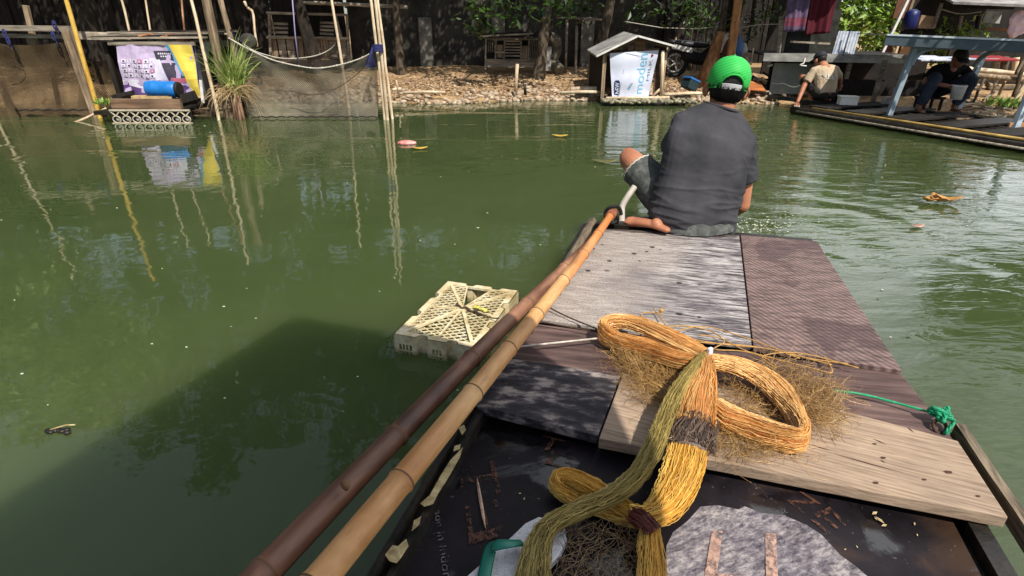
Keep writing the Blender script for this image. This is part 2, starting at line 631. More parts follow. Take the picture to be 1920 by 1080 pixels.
def make_dry():
    n = NT("dry_plywood_film")
    f = n.noise(n.rotmap(radians(-25), (0.45, 1, 1)), 85, 6, 0.75, 0.2)
    big = n.noise(n.map(), 7, 4)
    col = n.ramp(f, [(0.36, lin(58, 54, 62)), (0.5, lin(110, 104, 108)), (0.64, lin(158, 150, 148))])
    col = n.mix(col, n.ramp(big, [(0.3, (0.8, 0.8, 0.86)), (0.7, (1.08, 1.04, 0.98))]), 0.8, 'MULTIPLY')
    return n.fin(col, 0.8, n.bump(f, 0.4, 0.004), 0.3)

M['panel_light'] = make_panel_light()
M['panel_ribbed'] = make_panel_ribbed()
M['ply_dark'] = make_ply_dark()
M['dry'] = make_dry()
def m_print(name, a, b, keep=.5):
    n = NT(name)
    f = n.noise(n.map(), 60, 4, .7)
    n.fin(n.ramp(f, [(.3, a), (.7, b)]), .5, None, .2)
    tp = n.n.new("ShaderNodeBsdfTransparent"); mx = n.n.new("ShaderNodeMixShader")
    n.l.new(n.fr(n.math('ADD', n.math('MULTIPLY', f, .5), n.math('MULTIPLY', n.noise(n.map(), 14, 4), .5)), keep - .08, keep + .06), mx.inputs[0])
    n.l.new(tp.outputs[0], mx.inputs[1]); n.l.new(n.b.outputs[0], mx.inputs[2]); n.l.new(mx.outputs[0], n.out.inputs[0])
    return n.mat
M['print'] = m_print("faded_orange_print", lin(46, 32, 28), lin(104, 70, 54))
M['print_dry'] = m_print("faded_pink_print", lin(110, 86, 78), lin(186, 150, 132), .46)
M['print_small'] = m_print("pale_print", lin(80, 74, 74), lin(120, 112, 112), .48)
M['plank_tan'] = m_wood("tan_plank_wood", lin(166, 145, 124), lin(128, 108, 91), radians(24), 120, 0.05, lo=0.36, hi=0.60)
M['plank_brown'] = m_wood("brown_plank_wood", lin(128, 104, 98), lin(70, 52, 50), radians(10), 45, 0.08)
M['plank_black'] = m_mottle("peeling_black_plank", lin(30, 26, 30), lin(150, 138, 130), 30, 0.7, 0.6, lo=0.40, hi=0.62, stretch=(0.45, 1, 1), rz=radians(10), c=lin(62, 56, 60))
M['rail'] = m_wood("grey_rail_wood", lin(150, 134, 112), lin(60, 50, 40), pi / 2 - YAW + radians(33), 60, 0.1, bump=0.7)
M['hull'] = m_mottle("wet_dark_timber", lin(14, 12, 9), lin(46, 38, 28), 14, 0.5, 0.4)
M['foam'] = m_mottle("dirty_foam", lin(140, 134, 110), lin(190, 184, 160), 14, 0.9)
M['chip'] = m_mottle("cream_paint_and_glint", lin(150, 130, 88), lin(206, 188, 140), 40, 0.8)
M['grey_timber'] = m_wood("silver_grey_timber", lin(188, 176, 158), lin(104, 92, 78), 0, 30, 0.08)
M['timber_v'] = m_wood("weathered_post_wood", lin(180, 158, 130), lin(92, 74, 56), 0, 30, 0.06, vertical=True)
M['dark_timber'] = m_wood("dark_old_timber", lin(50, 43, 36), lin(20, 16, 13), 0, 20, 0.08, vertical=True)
M['bark'] = m_mottle("tree_bark", lin(46, 38, 30), lin(112, 98, 80), 14, 0.95, 0.8, 0.03, stretch=(1, 1, 0.35))
M['bark_dark'] = m_mottle("dark_tree_bark", lin(22, 18, 14), lin(60, 50, 40), 10, 0.95, 0.8, 0.03, stretch=(1, 1, 0.35))
M['bark_orange'] = m_mottle("peeled_orange_trunk", lin(128, 78, 42), lin(204, 146, 92), 12, 0.8, 0.4, 0.02, stretch=(1, 1, 0.2))
M['bamboo_y'] = m_mottle("yellow_bamboo", lin(176, 128, 40), lin(226, 190, 96), 8, 0.5, 0.2, stretch=(1, 1, 0.3))
M['bamboo_p'] = m_mottle("pale_bamboo", lin(184, 156, 122), lin(236, 216, 184), 8, 0.55, 0.2, stretch=(1, 1, 0.3))
M['rope'] = m_flat("pale_rope_fibre", lin(190, 182, 168), 0.9, 0.4, 60)
M['rope_dark'] = m_flat("dark_wet_rope", lin(70, 54, 40), 0.9, 0.4, 60)
M['rope_blue'] = m_flat("blue_twine", lin(40, 44, 92), 0.8, 0.3, 60)
M['net_brown'] = m_net("brown_silt_netting", lin(58, 47, 34), lin(106, 88, 64), 0.80)
M['net_grey'] = m_net("grey_silt_netting", lin(84, 80, 70), lin(146, 138, 118), 0.62)
M['net_black'] = m_net("black_netting", lin(26, 24, 24), lin(64, 58, 52), 0.4)
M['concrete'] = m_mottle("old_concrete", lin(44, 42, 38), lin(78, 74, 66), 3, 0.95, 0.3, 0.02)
M['tin'] = m_mottle("old_tin_sheet", lin(120, 116, 112), lin(186, 184, 180), 6, 0.6, 0.2)
M['tin_white'] = m_mottle("white_blue_sheet", lin(170, 178, 196), lin(222, 228, 236), 4, 0.55, 0.1)
M['white'] = m_flat("dirty_white_paint", lin(214, 210, 202), 0.6, 0.25, 9)
M['black'] = m_flat("matt_black", lin(22, 21, 22), 0.7, 0.3)
M['frame_teal'] = m_flat("grey_blue_frame_paint", lin(138, 152, 160), 0.5, 0.3, 7)
M['leaf_a'] = m_leaf("dark_leaf", lin(24, 44, 15), lin(66, 92, 36), 0.35)
M['leaf_b'] = m_leaf("bright_leaf", lin(84, 122, 40), lin(160, 184, 84))
M['leaf_pale'] = m_leaf('pale_green_leaf', lin(120, 150, 80), lin(196, 214, 140))
M['leaf_gloss'] = m_leaf("glossy_leaf", lin(40, 66, 34), lin(92, 116, 70), 0.28)
M['grass'] = m_leaf("reed_grass_blade", lin(92, 118, 46), lin(176, 186, 104), 0.6)
M['grass_dry'] = m_leaf("dry_grass_blade", lin(134, 104, 74), lin(200, 176, 128), 0.8)

# ------------------------------------------------------------------ writing
def text_geo(s):
    cu = bpy.data.curves.new("lettering", 'FONT')
    cu.body = s; cu.size = 1.0; cu.align_x = 'LEFT'
    ob = bpy.data.objects.new("lettering", cu); COL.objects.link(ob)
    dg = bpy.context.evaluated_depsgraph_get()
    me = bpy.data.meshes.new_from_object(ob.evaluated_get(dg))
    vs = [v.co.copy() for v in me.vertices]; fs = [tuple(p.vertices) for p in me.polygons]
    bpy.data.objects.remove(ob); bpy.data.curves.remove(cu); bpy.data.meshes.remove(me)
    x0 = min(v.x for v in vs); x1 = max(v.x for v in vs); y0 = min(v.y for v in vs); y1 = max(v.y for v in vs)
    return [((v.x - x0) / (x1 - x0), (v.y - y0) / (y1 - y0)) for v in vs], fs

def text_on(mb, s, fn, m=0):
    """fn(u,v) maps the text box 0..1 to a 3D point"""
    vs, fs = text_geo(s)
    mb.add([fn(u, v) for u, v in vs], fs, m)

def quad_fn(bl, br, tl, tr, off=V((0, 0, 0))):
    bl, br, tl, tr = V(bl), V(br), V(tl), V(tr)
    return lambda u, v: lerp(lerp(bl, br, u), lerp(tl, tr, u), v) + off

# ================================================================== SETTING
def bank_z(x, y):
    # pond floor, sloping bank, flat yard behind
    yb = 10.75 + 0.25 * sin(x * 0.9) + 0.12 * sin(x * 2.3 + 1)
    if x > 3.0: yb -= (x - 3.0) * 0.0
    t = (y - yb)
    if t < 0: return max(-0.8, t * 0.5)
    z = 0.42 * (1 - exp(-t * 0.75)) + 0.03 * noise.noise(V((x * 1.3, y * 1.3, 0))) * min(1, t)
    if y > 18: z += (y - 18) * 0.02
    return z

def build_ground():
    mb = MB()
    xs = sorted(set([-300, -150, -80, -45, -28, -18] + [round(-12 + 0.25 * i, 2) for i in range(97)] + [18, 28, 45, 80, 150, 300]))
    ys = sorted(set([-300, -120, -50, -20, -5, 3, 8] + [round(9 + 0.2 * i, 2) for i in range(48)] + [20, 24, 30, 40, 60, 100, 180, 320]))
    vs = [(x, y, bank_z(x, y)) for y in ys for x in xs]
    nx = len(xs)
    fs = [(j * nx + i, j * nx + i + 1, (j + 1) * nx + i + 1, (j + 1) * nx + i) for j in range(len(ys) - 1) for i in range(nx - 1)]
    mb.add(vs, fs, 0, True)
    solo("ground", mb, M['ground'], "pale dry earth of the pond bank and yard behind it", "ground", (0, 0, 0), kind='structure')
build_ground()

wmb = MB()
wmb.add([(-300, -300, 0), (300, -300, 0), (300, 10.9 + 20, 0), (-300, 10.9 + 20, 0)], [(0, 1, 2, 3)])
wo = solo("water", wmb, M['water'], "murky green pond water with light ripples", "water", (0, 0, 0), kind='structure')

# ================================================================== RAFT
ZD = 0.25
raft = thing("wooden_raft", "flat raft decked with worn plywood and planks, a man sitting on its far end", "raft", (0.6, 1.6, 0))
def gp(pts, z):
    return [G(x, y, z) for x, y in pts]

fwd = V((sin(YAW), cos(YAW), 0)); rgt = V((cos(YAW), -sin(YAW), 0))

part("deck_panel", MB().prism(gp([(1118, 428), (1386, 440.5), (1410, 650), (1003, 598), (1040, 548)], 0.25), 0.014), M['panel_light'], raft,
     "pale scuffed plywood panel with dark water drops", bevel=0.002)
part("deck_panel", MB().prism(gp([(1389, 440.7), (1531, 452), (1604, 563), (1691, 694), (1413, 651)], 0.256), 0.018), M['panel_ribbed'], raft,
     "brown plywood panel with ribbed lines and dark stains", bevel=0.002)
part("deck_plank", MB().prism(gp([(985, 604), (1690, 700), (1794, 832), (1575, 778), (1150, 716), (952, 668)], 0.238), 0.03), M['plank_brown'], raft,
     "dark brown plank running under the net", bevel=0.003)
part("deck_plank", MB().prism(gp([(958, 671), (1164, 703), (1121, 817), (893, 760)], 0.246), 0.03), M['plank_black'], raft,
     "black plank with peeling grey surface", bevel=0.003)
part("deck_plank", MB().prism(gp([(1168, 700), (1400, 735), (1575, 768), (1796, 826), (1891, 970), (1123, 822)], 0.252), 0.034), M['plank_tan'], raft,
     "wide sunlit tan plank across the raft", bevel=0.003)

# knots, nail heads and cracks on the tan plank
kb = MB()
for px, py, r in ((1640, 832, .004), (1656, 858, .005), (1778, 885, .007), (1642, 905, .005), (1733, 899, .004), (1834, 930, .004)):
    c = G(px, py, 0.2535)
    kb.add([c + V((r * (1.4 + .4 * sin(k * 2.1)) * cos(2 * pi * k / 10), r * .8 * sin(2 * pi * k / 10), 0)) for k in range(10)], [tuple(range(10))])
for a, b in (((1515, 832), (1562, 846)), ((1636, 822), (1664, 834)), ((1650, 862), (1662, 868)), ((1700, 800), (1716, 812)), ((1560, 850), (1700, 888))):
    p = G(*a, 0.2535); q = G(*b, 0.2535); s_ = (q - p).cross(V((0, 0, 1))).normalized() * 0.0018
    kb.add([p - s_ * .3, lerp(p, q, .4) - s_, q, lerp(p, q, .5) + s_], [(0, 1, 2, 3)])
part("knots_and_cracks", kb, m_flat("dark_knot", lin(70, 48, 34), 0.9), raft, kind='stuff', recalc=False)

# lower deck: printed black plywood running back under the photographer
ZP = 0.192
lo_l = G(905, 772, ZP); lo_r = G(1772, 950, ZP)
back = -1.35
def along(p, y):
    k = (y - p.y) / fwd.y
    return p + fwd * k
pl_poly = [along(lo_l, 1.30), along(lo_r, 1.02), along(lo_r, back), along(lo_l, back)]
part("printed_plywood", MB().prism(pl_poly, 0.015), M['ply_dark'], raft, "wet black plywood sheet with faded orange printed letters")

# dry grey patch
dry = [(1250, 1022), (1262, 998), (1290, 976), (1313, 950), (1345, 947), (1385, 955), (1396, 949), (1428, 962), (1470, 966), (1512, 984), (1540, 1002), (1575, 1040),
       (1605, 1062), (1640, 1092), (1660, 1150), (1560, 1200), (1380, 1190), (1270, 1150), (1246, 1080)]
db = MB()
db.add(gp(dry, ZP + 0.002), [tuple(range(len(dry)))])
part("dry_patch", db, M['dry'], raft, "irregular dry grey area of the black plywood", recalc=False)

def letter_quad(px_bl, px_br, px_tl, px_tr, z):
    return quad_fn(G(*px_bl, z), G(*px_br, z), G(*px_tl, z), G(*px_tr, z))
lt = MB()
text_on(lt, "E", letter_quad((880, 1022), (872, 950), (955, 1000), (930, 935), ZP + .003))
text_on(lt, "T", letter_quad((862, 935), (866, 872), (940, 925), (925, 862), ZP + .003))
text_on(lt, "T", letter_quad((1000, 838), (1050, 850), (1018, 815), (1062, 826), ZP + .003))
text_on(lt, "E", letter_quad((1020, 868), (1070, 880), (1035, 845), (1080, 858), ZP + .003))
text_on(lt, "Z", letter_quad((1475, 938), (1510, 965), (1500, 918), (1540, 945), ZP + .003))
text_on(lt, "E", letter_quad((1512, 968), (1552, 1000), (1556, 950), (1590, 985), ZP + .003))
part("printed_letter", lt, M['print'], raft, kind='stuff', recalc=False)
lt = MB()
text_on(lt, "LI", letter_quad((1320, 1085), (1460, 1100), (1335, 995), (1455, 1000), ZP + .005))
part("printed_letter", lt, M['print_dry'], raft, "pink faded letters on the dry patch", kind='stuff', recalc=False)
lt = MB()
text_on(lt, "Made in Indonesia", letter_quad((812, 940), (838, 1135), (824, 938), (856, 1132), ZP + .003))
text_on(lt, "Exposure ply", letter_quad((1404, 905), (1470, 965), (1412, 900), (1480, 960), ZP + .003))
part("printed_letter", lt, M['print_small'], raft, kind='stuff', recalc=False)

# small bright chips and puddle glints painted as pale slivers on the plywood
cb = MB()
for px, py, r in ((1715, 982, .006), (1640, 962, .010), (1650, 975, .012), (1658, 985, .008), (1642, 972, .006), (1720, 1003, .004), (1585, 1030, .003), (1607, 1025, .004), (975, 925, .004), (983, 935, .005), (1010, 935, .003)):
    c = G(px, py, ZP + 0.004); a = random.random() * 3
    cb.add([c + V((cos(a) * r, sin(a) * r, 0)), c + V((-sin(a) * r * .4, cos(a) * r * .4, .001)), c - V((cos(a) * r, sin(a) * r, 0)), c + V((sin(a) * r * .4, -cos(a) * r * .4, 0))], [(0, 1, 2, 3)])
part("chips_and_glints", cb, M['chip'], raft, kind='stuff', recalc=False)

# hull boards, floats and rails
hb = MB()
lf0 = G(1100, 420, 0.2); lf1 = along(lo_l, back)
rf0 = G(1524, 456, 0.2); rf1 = along(lo_r, back) + rgt * 0.06
def drop(p, z): return V((p.x, p.y, z))
hb.prism([drop(lf0, .174), drop(rf0, .174), drop(rf1, .174), drop(lf1, .174)], 0.03)
part("deck_frame", hb, M['hull'], raft)
sb = MB()
sb.beam(drop(lf0, .09) - fwd * 0.02, drop(lf1, .09) - rgt * 0.015, 0.04, 0.24)
part("side_board", sb, M['hull'], raft)
sb = MB()
sb.beam(drop(rf0, .09), drop(rf1, .09), 0.04, 0.24)
part("side_board", sb, M['hull'], raft)
fb = MB()
fb.beam(drop(lf0, .10) + fwd * .02, drop(rf0, .10) + fwd * .02, 0.05, 0.22)
part("front_board", fb, M['hull'], raft)
for k in range(4):
    c = lerp(lerp(lf0, rf0, .5), lerp(lf1, rf1, .5), (k + .5) / 4)
    part("float", MB().box((c.x, c.y, .03), (0.9, 0.8, 0.24), -YAW), M['foam'], raft)
# log lip at the bow, the man's heel rests on it
bl = MB(); bl.tube(crom([G(1150, 428, .205) + fwd * .10, G(1260, 432, .205) + fwd * .13, G(1380, 436, .205) + fwd * .06], 5), .038, 10)
part("bow_log", bl, M['hull'], raft)
# left rail: knobbly weathered stick
pts = crom([G(1112, 412, .262), G(1096, 440, .262), G(1064, 492, .262), G(1040, 535, .26), G(1020, 566, .255)], 6)
rb = MB(); rb.tube(pts, [.022 + .006 * noise.noise(p * 30) for p in pts], 10, flat=0.7)
part("rail", rb, M['rail'], raft, "rough weathered rail at the left front corner")
# lower left gunwale, with flaking cream paint
gl = MB()
for o_, z_ in ((-.022, .215), (.012, .204)):
    gl.beam(drop(along(lo_l, 1.36), z_) + rgt * o_, drop(along(lo_l, back), z_) + rgt * o_, 0.016, 0.05)
part("gunwale", gl, M['hull'], raft)
ch = MB()
for poly in ([(845, 862), (868, 838), (862, 858), (838, 900), (822, 925), (812, 945), (796, 950), (788, 944), (806, 928), (826, 892)],
             [(722, 1040), (736, 1022), (746, 1024), (762, 1010), (766, 1024), (752, 1046), (744, 1056), (730, 1052)],
             [(860, 802), (870, 796), (874, 806), (866, 816)], [(852, 836), (864, 832), (862, 842), (850, 846)], [(776, 976), (790, 968), (786, 984), (772, 996)]):
    ch.add(gp(poly, .242), [tuple(range(len(poly)))])
    ch.add(gp(poly, .2405), [tuple(reversed(range(len(poly))))])
part("paint_flakes", ch, M['chip'], raft, "flaking cream paint on the left gunwale", kind='stuff', recalc=False)
# right gunwale: weathered board on edge outside the planks
pts = [G(1786, 806, .215), G(1846, 900, .20), G(1897, 975, .20), G(1945, 1050, .20)]
pts = [p + rgt * 0.012 for p in pts] + [along(G(1945, 1050, .20), back) + rgt * .012]
rb = MB()
for a, b in zip(pts[:-1], pts[1:]): rb.beam(a, b, .024, .05)
part("gunwale", rb, M['rail'], raft, "weathered grey gunwale along the right side")
# outrigger plank behind the camera that carries the poles
op = along(lo_l, -.9)
part("cross_plank", MB().beam(op - rgt * 1.0 + V((0, 0, .065)), op + rgt * 1.3 + V((0, 0, .065)), .18, .03), M['plank_brown'], raft)

# ================================================================== umbrella behind the camera, unseen, added to throw the shadow over the near deck and water
UZ = 2.2
umb = thing("shadow_umbrella", "dark cloth umbrella standing on the raft behind the camera", "shadow_umbrella", (.15, -.75, .2))
ub = MB()
rim = [V(p + (UZ,)) for p in ((-.27, .80), (.30, .62), (.72, .36), (.98, .0), (1.04, -.55), (.7, -1.2), (-.3, -1.3), (-.85, -.8), (-.72, -.35))]
cU = V((.15, -.3, UZ + .22))
nR = len(rim)
rows = []
for j in range(1, 6):
    t = j / 5
    rows.append([V((lerp(cU.x, r.x, t), lerp(cU.y, r.y, t), cU.z - .22 * t * t)) for r in rim])
ub.loft(rows, cap=False, smooth=False)
o0 = len(ub.v); ub.add([cU] , [])
for i in range(nR): ub.f.append(((i + 1) % nR, i, o0)); ub.m.append(0); ub.sm.append(False)
part("canopy", ub, m_flat("blue_umbrella_cloth", lin(40, 60, 110), 0.8), umb)
part("pole", MB().tube([(.15, -.75, .2), (.15, -.32, UZ + .22)], .014, 8), M['tin'], umb)

# ================================================================== BAMBOO POLES
def bamboo(name, a, b, r0, r1, spacing, matf, label, seed, ext=0.0, group=None):
    rnd = random.Random(seed)
    a = V(a); b = V(b)
    d = (b - a); L = d.length; d.normalize()
    b = b + d * ext; L += ext
    nodes = []; s_ = rnd.uniform(.05, spacing * .6)
    while s_ < L - .02:
        nodes.append(s_); s_ += spacing * rnd.uniform(.8, 1.2)
    st = sorted(set([0, L] + [L * k / 90 for k in range(91)] + [q for n_ in nodes for q in (n_ - .014, n_ - .006, n_ - .002, n_ + .002, n_ + .006, n_ + .016)]))
    st = [q for q in st if 0 <= q <= L]
    sd = d.cross(V((0, 0, 1))).normalized()
    mb = MB(); pts = []; rs = []
    for q in st:
        r = lerp(r0, r1, q / L)
        for n_ in nodes:
            x = q - n_
            if abs(x) < .03:
                r += .0048 * exp(-(x / .006) ** 2) - .0022 * exp(-((x - .001) / .0018) ** 2)
        bend = .018 * sin(q / L * pi * 1.3 + seed)
        pts.append(a + d * q + sd * bend + V((0, 0, .004 * sin(q * 3 + seed)))); rs.append(r)
    mb.tube(pts, rs, 20)
    # node grooves: rings in a darker brown
    for i, f in enumerate(mb.f):
        if len(f) == 4:
            k = f[0] // 20
            q = st[min(k, len(st) - 1)]
            if any(-.0021 <= q - n_ < .0019 for n_ in nodes): mb.m[i] = 1
    for n_ in nodes:
        if rnd.random() < .55:
            pass
    return solo(name, mb, [matf, m_node], label, "bamboo pole", a, group)

m_node = m_flat("bamboo_node_groove", lin(104, 74, 48), 0.8)
def mat_bamboo(name, a, b, c, dirv, fl=0.4, tip=False):
    n = NT(name)
    ang = math.atan2(dirv.y, dirv.x)
    v = n.map(scale=(0.12, 1, 1), vec=n.map(rot=(0, 0, -ang)))
    f = n.noise(v, 55, 5, 0.65)
    big = n.noise(n.map(scale=(0.5, 1, 1), vec=n.map(rot=(0, 0, -ang))), 6.0, 4, 0.6, 0.5)
    sp = n.noise(n.map(), 130, 2)
    along = n.sep(n.map(rot=(0, 0, -ang)))[0]
    col = n.ramp(big, [(0.32, a), (0.52, b), (0.72, c)])
    col = n.mix(col, n.ramp(f, [(0.3, (0.72, 0.70, 0.66)), (0.65, (1.08, 1.06, 1.04))]), 0.8, 'MULTIPLY')
    col = n.mix(col, lin(80, 48, 28), n.math('MULTIPLY', n.fr(sp, 0.68, 0.76), 0.55 * fl * 2))
    if tip:
        k = n.math('MULTIPLY', n.fr(n.math('ADD', along, n.math('MULTIPLY', big, 0.9)), 1.75, 1.15), 0.9)
        bark_ = n.mix(lin(196, 112, 56), lin(112, 62, 44), n.fr(n.noise(v, 12, 4, .6), .5, .62))
        col = n.mix(col, bark_, n.math('MULTIPLY', k, .75))
    scr = n.fr(n.noise(n.map(scale=(0.03, 1, 1), vec=n.map(rot=(0, 0, -ang))), 150, 2), .66, .70)
    col = n.mix(col, lin(92, 64, 44), n.math('MULTIPLY', scr, .45))
    return n.fin(col, 0.5, n.bump(f, 0.25, 0.003), 0.4)
pA = G(1150, 398, .32); pB = G(596, 1090, .355)
dl = (pB - pA).normalized()
M['bam_light'] = mat_bamboo("honey_bamboo", lin(176, 122, 72), lin(206, 158, 104), lin(224, 186, 134), dl, .4, True)
M['bam_dark'] = mat_bamboo("dark_brown_bamboo", lin(72, 46, 36), lin(112, 76, 58), lin(160, 116, 88), dl, .3)
light_pole = bamboo("bamboo_pole", pA, pB, .0185, .033, .31, M['bam_light'], "honey coloured bamboo pole lying along the raft, right one of the pair", 3, .55)
dA = G(1118, 436, .296); dB = G(492, 1094, .355)
dark_pole = bamboo("bamboo_pole", dA, dB, .021, .032, .36, M['bam_dark'], "dark brown bamboo pole lying beside the honey coloured one", 5, .6)
# broken knot hole of the dark pole and reddish wrap at the tip of the light pole
part("knot_hole", MB().tube([G(645, 912, .392), G(652, 906, .398)], [.012, .008], 10), m_node, dark_pole)
part("tip_wrap", MB().tube([pA + V((0, 0, .001)), pA + dl * .09], .0265, 16), m_mottle("reddish_bark_wrap", lin(104, 54, 36), lin(176, 108, 78), 30), light_pole)

# rubber loop and bent grey pipe by the man's foot
pp = crom([G(1166, 418, .27), D(1166, 398, 2.99), D(1167, 386, 3.01), D(1176, 370, 3.03), D(1190, 350, 3.06)], 5)
pb = MB(); pb.tube(pp, .0175, 12)
solo("bent_pipe", pb, m_flat("grey_plastic_pipe", lin(176, 168, 156), 0.5), "short bent grey pipe standing by the knee of the man on the raft", "pipe", G(1166, 418, .264))
lb = MB()
cc = D(1150, 402, 2.96)
lb.tube([cc + V((cos(k * pi / 8) * .045, .01 * sin(k), sin(k * pi / 8) * .05)) for k in range(16)], .009, 8, closed=True)
solo("rubber_loop", lb, M['black'], "black rubber loop round the far tip of the honey coloured pole", "loop", cc - V((0, 0, .05)))

# ================================================================== CRATE
def build_crate():
    L, W, H = .565, .375, .26
    top = 0.088
    org = G(737, 626, top)                      # near left corner, top
    ang = math.atan2(.305, .952)
    ey = V((sin(ang), cos(ang), 0)); ex = V((cos(ang), -sin(ang), 0))
    def P(x, y, z): return org + ex * x + ey * y + V((0, 0, z))
    crate = thing("plastic_crate", "upturned cream plastic crate with lattice base floating beside the raft", "crate", P(W / 2, L / 2, -.2))
    g = .022
    # outline with recessed grooves, counter-clockwise from near left
    def side(p, q, nout, cuts):
        pts = [p]
        for c0, c1 in cuts:
            a = lerp(p, q, c0); b = lerp(p, q, c1)
            e = (q - p).normalized() * .010
            pts += [a, a - nout * g + e, b - nout * g - e, b]
        return pts
    c = [V((0, 0, 0)), V((W, 0, 0)), V((W, L, 0)), V((0, L, 0))]
    out = side(c[0], c[1], V((0, -1, 0)), [(.28, .41), (.64, .77)]) + side(c[1], c[2], V((1, 0, 0)), [(.30, .40), (.64, .74)]) \
        + side(c[2], c[3], V((0, 1, 0)), [(.23, .36), (.59, .72)]) + side(c[3], c[0], V((-1, 0, 0)), [(.26, .36), (.60, .70)])
    def WP(p, z): return P(p.x, p.y, z)
    n = len(out)
    wb = MB(); t = .004
    for i in range(n):
        p, q = out[i], out[(i + 1) % n]
        l = (q - p).length
        d = (q - p).normalized(); nn = V((d.y, -d.x, 0)); inn = -nn
        if l < .055:
            a, b = p, q
            vs = [WP(a, 0), WP(b, 0), WP(b, -H), WP(a, -H)]
            vs += [WP(a + inn * t, 0), WP(b + inn * t, 0), WP(b + inn * t, -H), WP(a + inn * t, -H)]
            wb.add(vs, [(3, 2, 1, 0), (4, 5, 6, 7), (0, 1, 5, 4)])
        else:
            m_ = .022
            # frame strips round a window, top rim, grid bars
            def strip(x0, x1, z0, z1, th=t):
                a = p + d * x0; b = p + d * x1
                vs = [WP(a, z1), WP(b, z1), WP(b, z0), WP(a, z0)] + [WP(a + inn * th, z1), WP(b + inn * th, z1), WP(b + inn * th, z0), WP(a + inn * th, z0)]
                wb.add(vs, [(3, 2, 1, 0), (4, 5, 6, 7), (0, 1, 5, 4), (7, 6, 2, 3), (0, 4, 7, 3), (1, 2, 6, 5)])
            zt, zb = -.042, -.105
            strip(0, l, zt, 0); strip(0, l, -H, zb)
            strip(0, m_, zb, zt); strip(l - m_, l, zb, zt)
            k = 4 if l > .1 else 3
            for j in range(1, k):
                x = m_ + (l - 2 * m_) * j / k
                strip(x - .0025, x + .0025, zb, zt)
            strip(m_, l - m_, (zb + zt) / 2 - .0025, (zb + zt) / 2 + .0025)
    part("wall", wb, M['crate'], crate, bevel=0)
    # top plate: rim band (outer outline to inner rectangle), ribs and lattice
    ib = .034
    tb = MB()
    inner = [V((ib, ib, 0)), V((W - ib, ib, 0)), V((W - ib, L - ib, 0)), V((ib, L - ib, 0))]
    def toin(p):
        return V((min(max(p.x, ib), W - ib), min(max(p.y, ib), L - ib), 0))
    for i in range(n):
        p, q = out[i], out[(i + 1) % n]
        vs = [WP(p, 0), WP(q, 0), WP(toin(q), 0), WP(toin(p), 0)]
        tb.add(vs, [(0, 1, 2, 3)])
        tb.add([WP(toin(p), 0), WP(toin(q), 0), WP(toin(q), -.012), WP(toin(p), -.012)], [(0, 1, 2, 3)])
    part("rim", tb, M['crate'], crate)
    C = V((W * .5, L * .54, 0))
    lat = MB()
    tris = [([inner[3], inner[0], C], 0, 0), ([inner[1], inner[2], C], 0, 0), ([inner[0], inner[1], C], .018, 0)]
    # half of the far triangle keeps its lattice, the rest is broken out
    tris.append(([lerp(inner[2], inner[3], .0), lerp(inner[2], inner[3], .30), C], 0, 0))
    tris.append(([lerp(inner[2], inner[3], .72), inner[3], C], 0, 0))
    def clip(poly, o, d):
        lo, hi = -9, 9
        k = len(poly)
        area = sum(poly[i].x * poly[(i + 1) % k].y - poly[(i + 1) % k].x * poly[i].y for i in range(k))
        for i in range(k):
            a, b = poly[i], poly[(i + 1) % k]
            e = b - a; nrm = V((-e.y, e.x, 0)) * (1 if area > 0 else -1)
            den = nrm.dot(d); num = nrm.dot(o - a)
            if abs(den) < 1e-9:
                if num < 0: return None
                continue
            tt = -num / den
            if den > 0: lo = max(lo, tt)
            else: hi = min(hi, tt)
        return (lo, hi) if hi - lo > .004 else None
    for poly, sink, _ in tris:
        ctr = (poly[0] + poly[1]) / 2
        def zz(p):
            if not sink: return -.004
            u = (p - ctr).length / max(1e-6, (C - ctr).length)
            return -.004 - sink * max(0, 1 - abs(u - .35) * 1.6)
        for sg in (1, -1):
            d = V((1, .62 * sg, 0)).normalized(); pr = V((-d.y, d.x, 0))
            k0 = -30
            for k in range(-40, 60):
                o = V((W / 2, L / 2, 0)) + pr * (k * .0245)
                r = clip(poly, o, d)
                if r:
                    a = o + d * r[0]; b = o + d * r[1]
                    if sink:
                        mid = (a + b) / 2
                        lat.beam(P(a.x, a.y, zz(a)), P(mid.x, mid.y, zz(mid)), .004, .005)
                        lat.beam(P(mid.x, mid.y, zz(mid)), P(b.x, b.y, zz(b)), .004, .005)
                    else:
                        lat.beam(P(a.x, a.y, -.0045 - .001 * (sg > 0)), P(b.x, b.y, -.0045 - .001 * (sg > 0)), .004, .005)
    part("lattice", lat, M['crate'], crate)
    ribs = MB()
    for p in inner:
        ribs.beam(P(p.x, p.y, -.004), P(C.x, C.y, -.003), .014, .010)
    for q, w_ in ((lerp(inner[2], inner[3], .30), .006), (lerp(inner[2], inner[3], .72), .006), (lerp(inner[3], inner[0], .5), .010), (lerp(inner[1], inner[2], .5), .010), (lerp(inner[0], inner[1], .5), .008)):
        ribs.beam(P(q.x, q.y, -.004), P(C.x, C.y, -.002), w_, .009)
    part("rib", ribs, M['crate'], crate)
    # chain-like knotted cord with yellow rag across the base, running to the raft
    kb = MB()
    pts = [P(W * .40 + .018 * k, L * .56 + .006 * sin(k * 2.4) - .006 * k, .006 + .003 * cos(k * 1.9)) for k in range(9)]
    kb.tube(crom(pts, 4), .0055, 6)
    pts2 = crom([pts[-1], P(W * .95, L * .42, .012), P(W + .02, L * .38, .03)], 6)
    kb.tube(pts2, .0028, 6)
    solo("knotted_cord", kb, M['rope_dark'], "dark knotted cord across the base of the floating crate", "cord", pts[0])
    yb = MB()
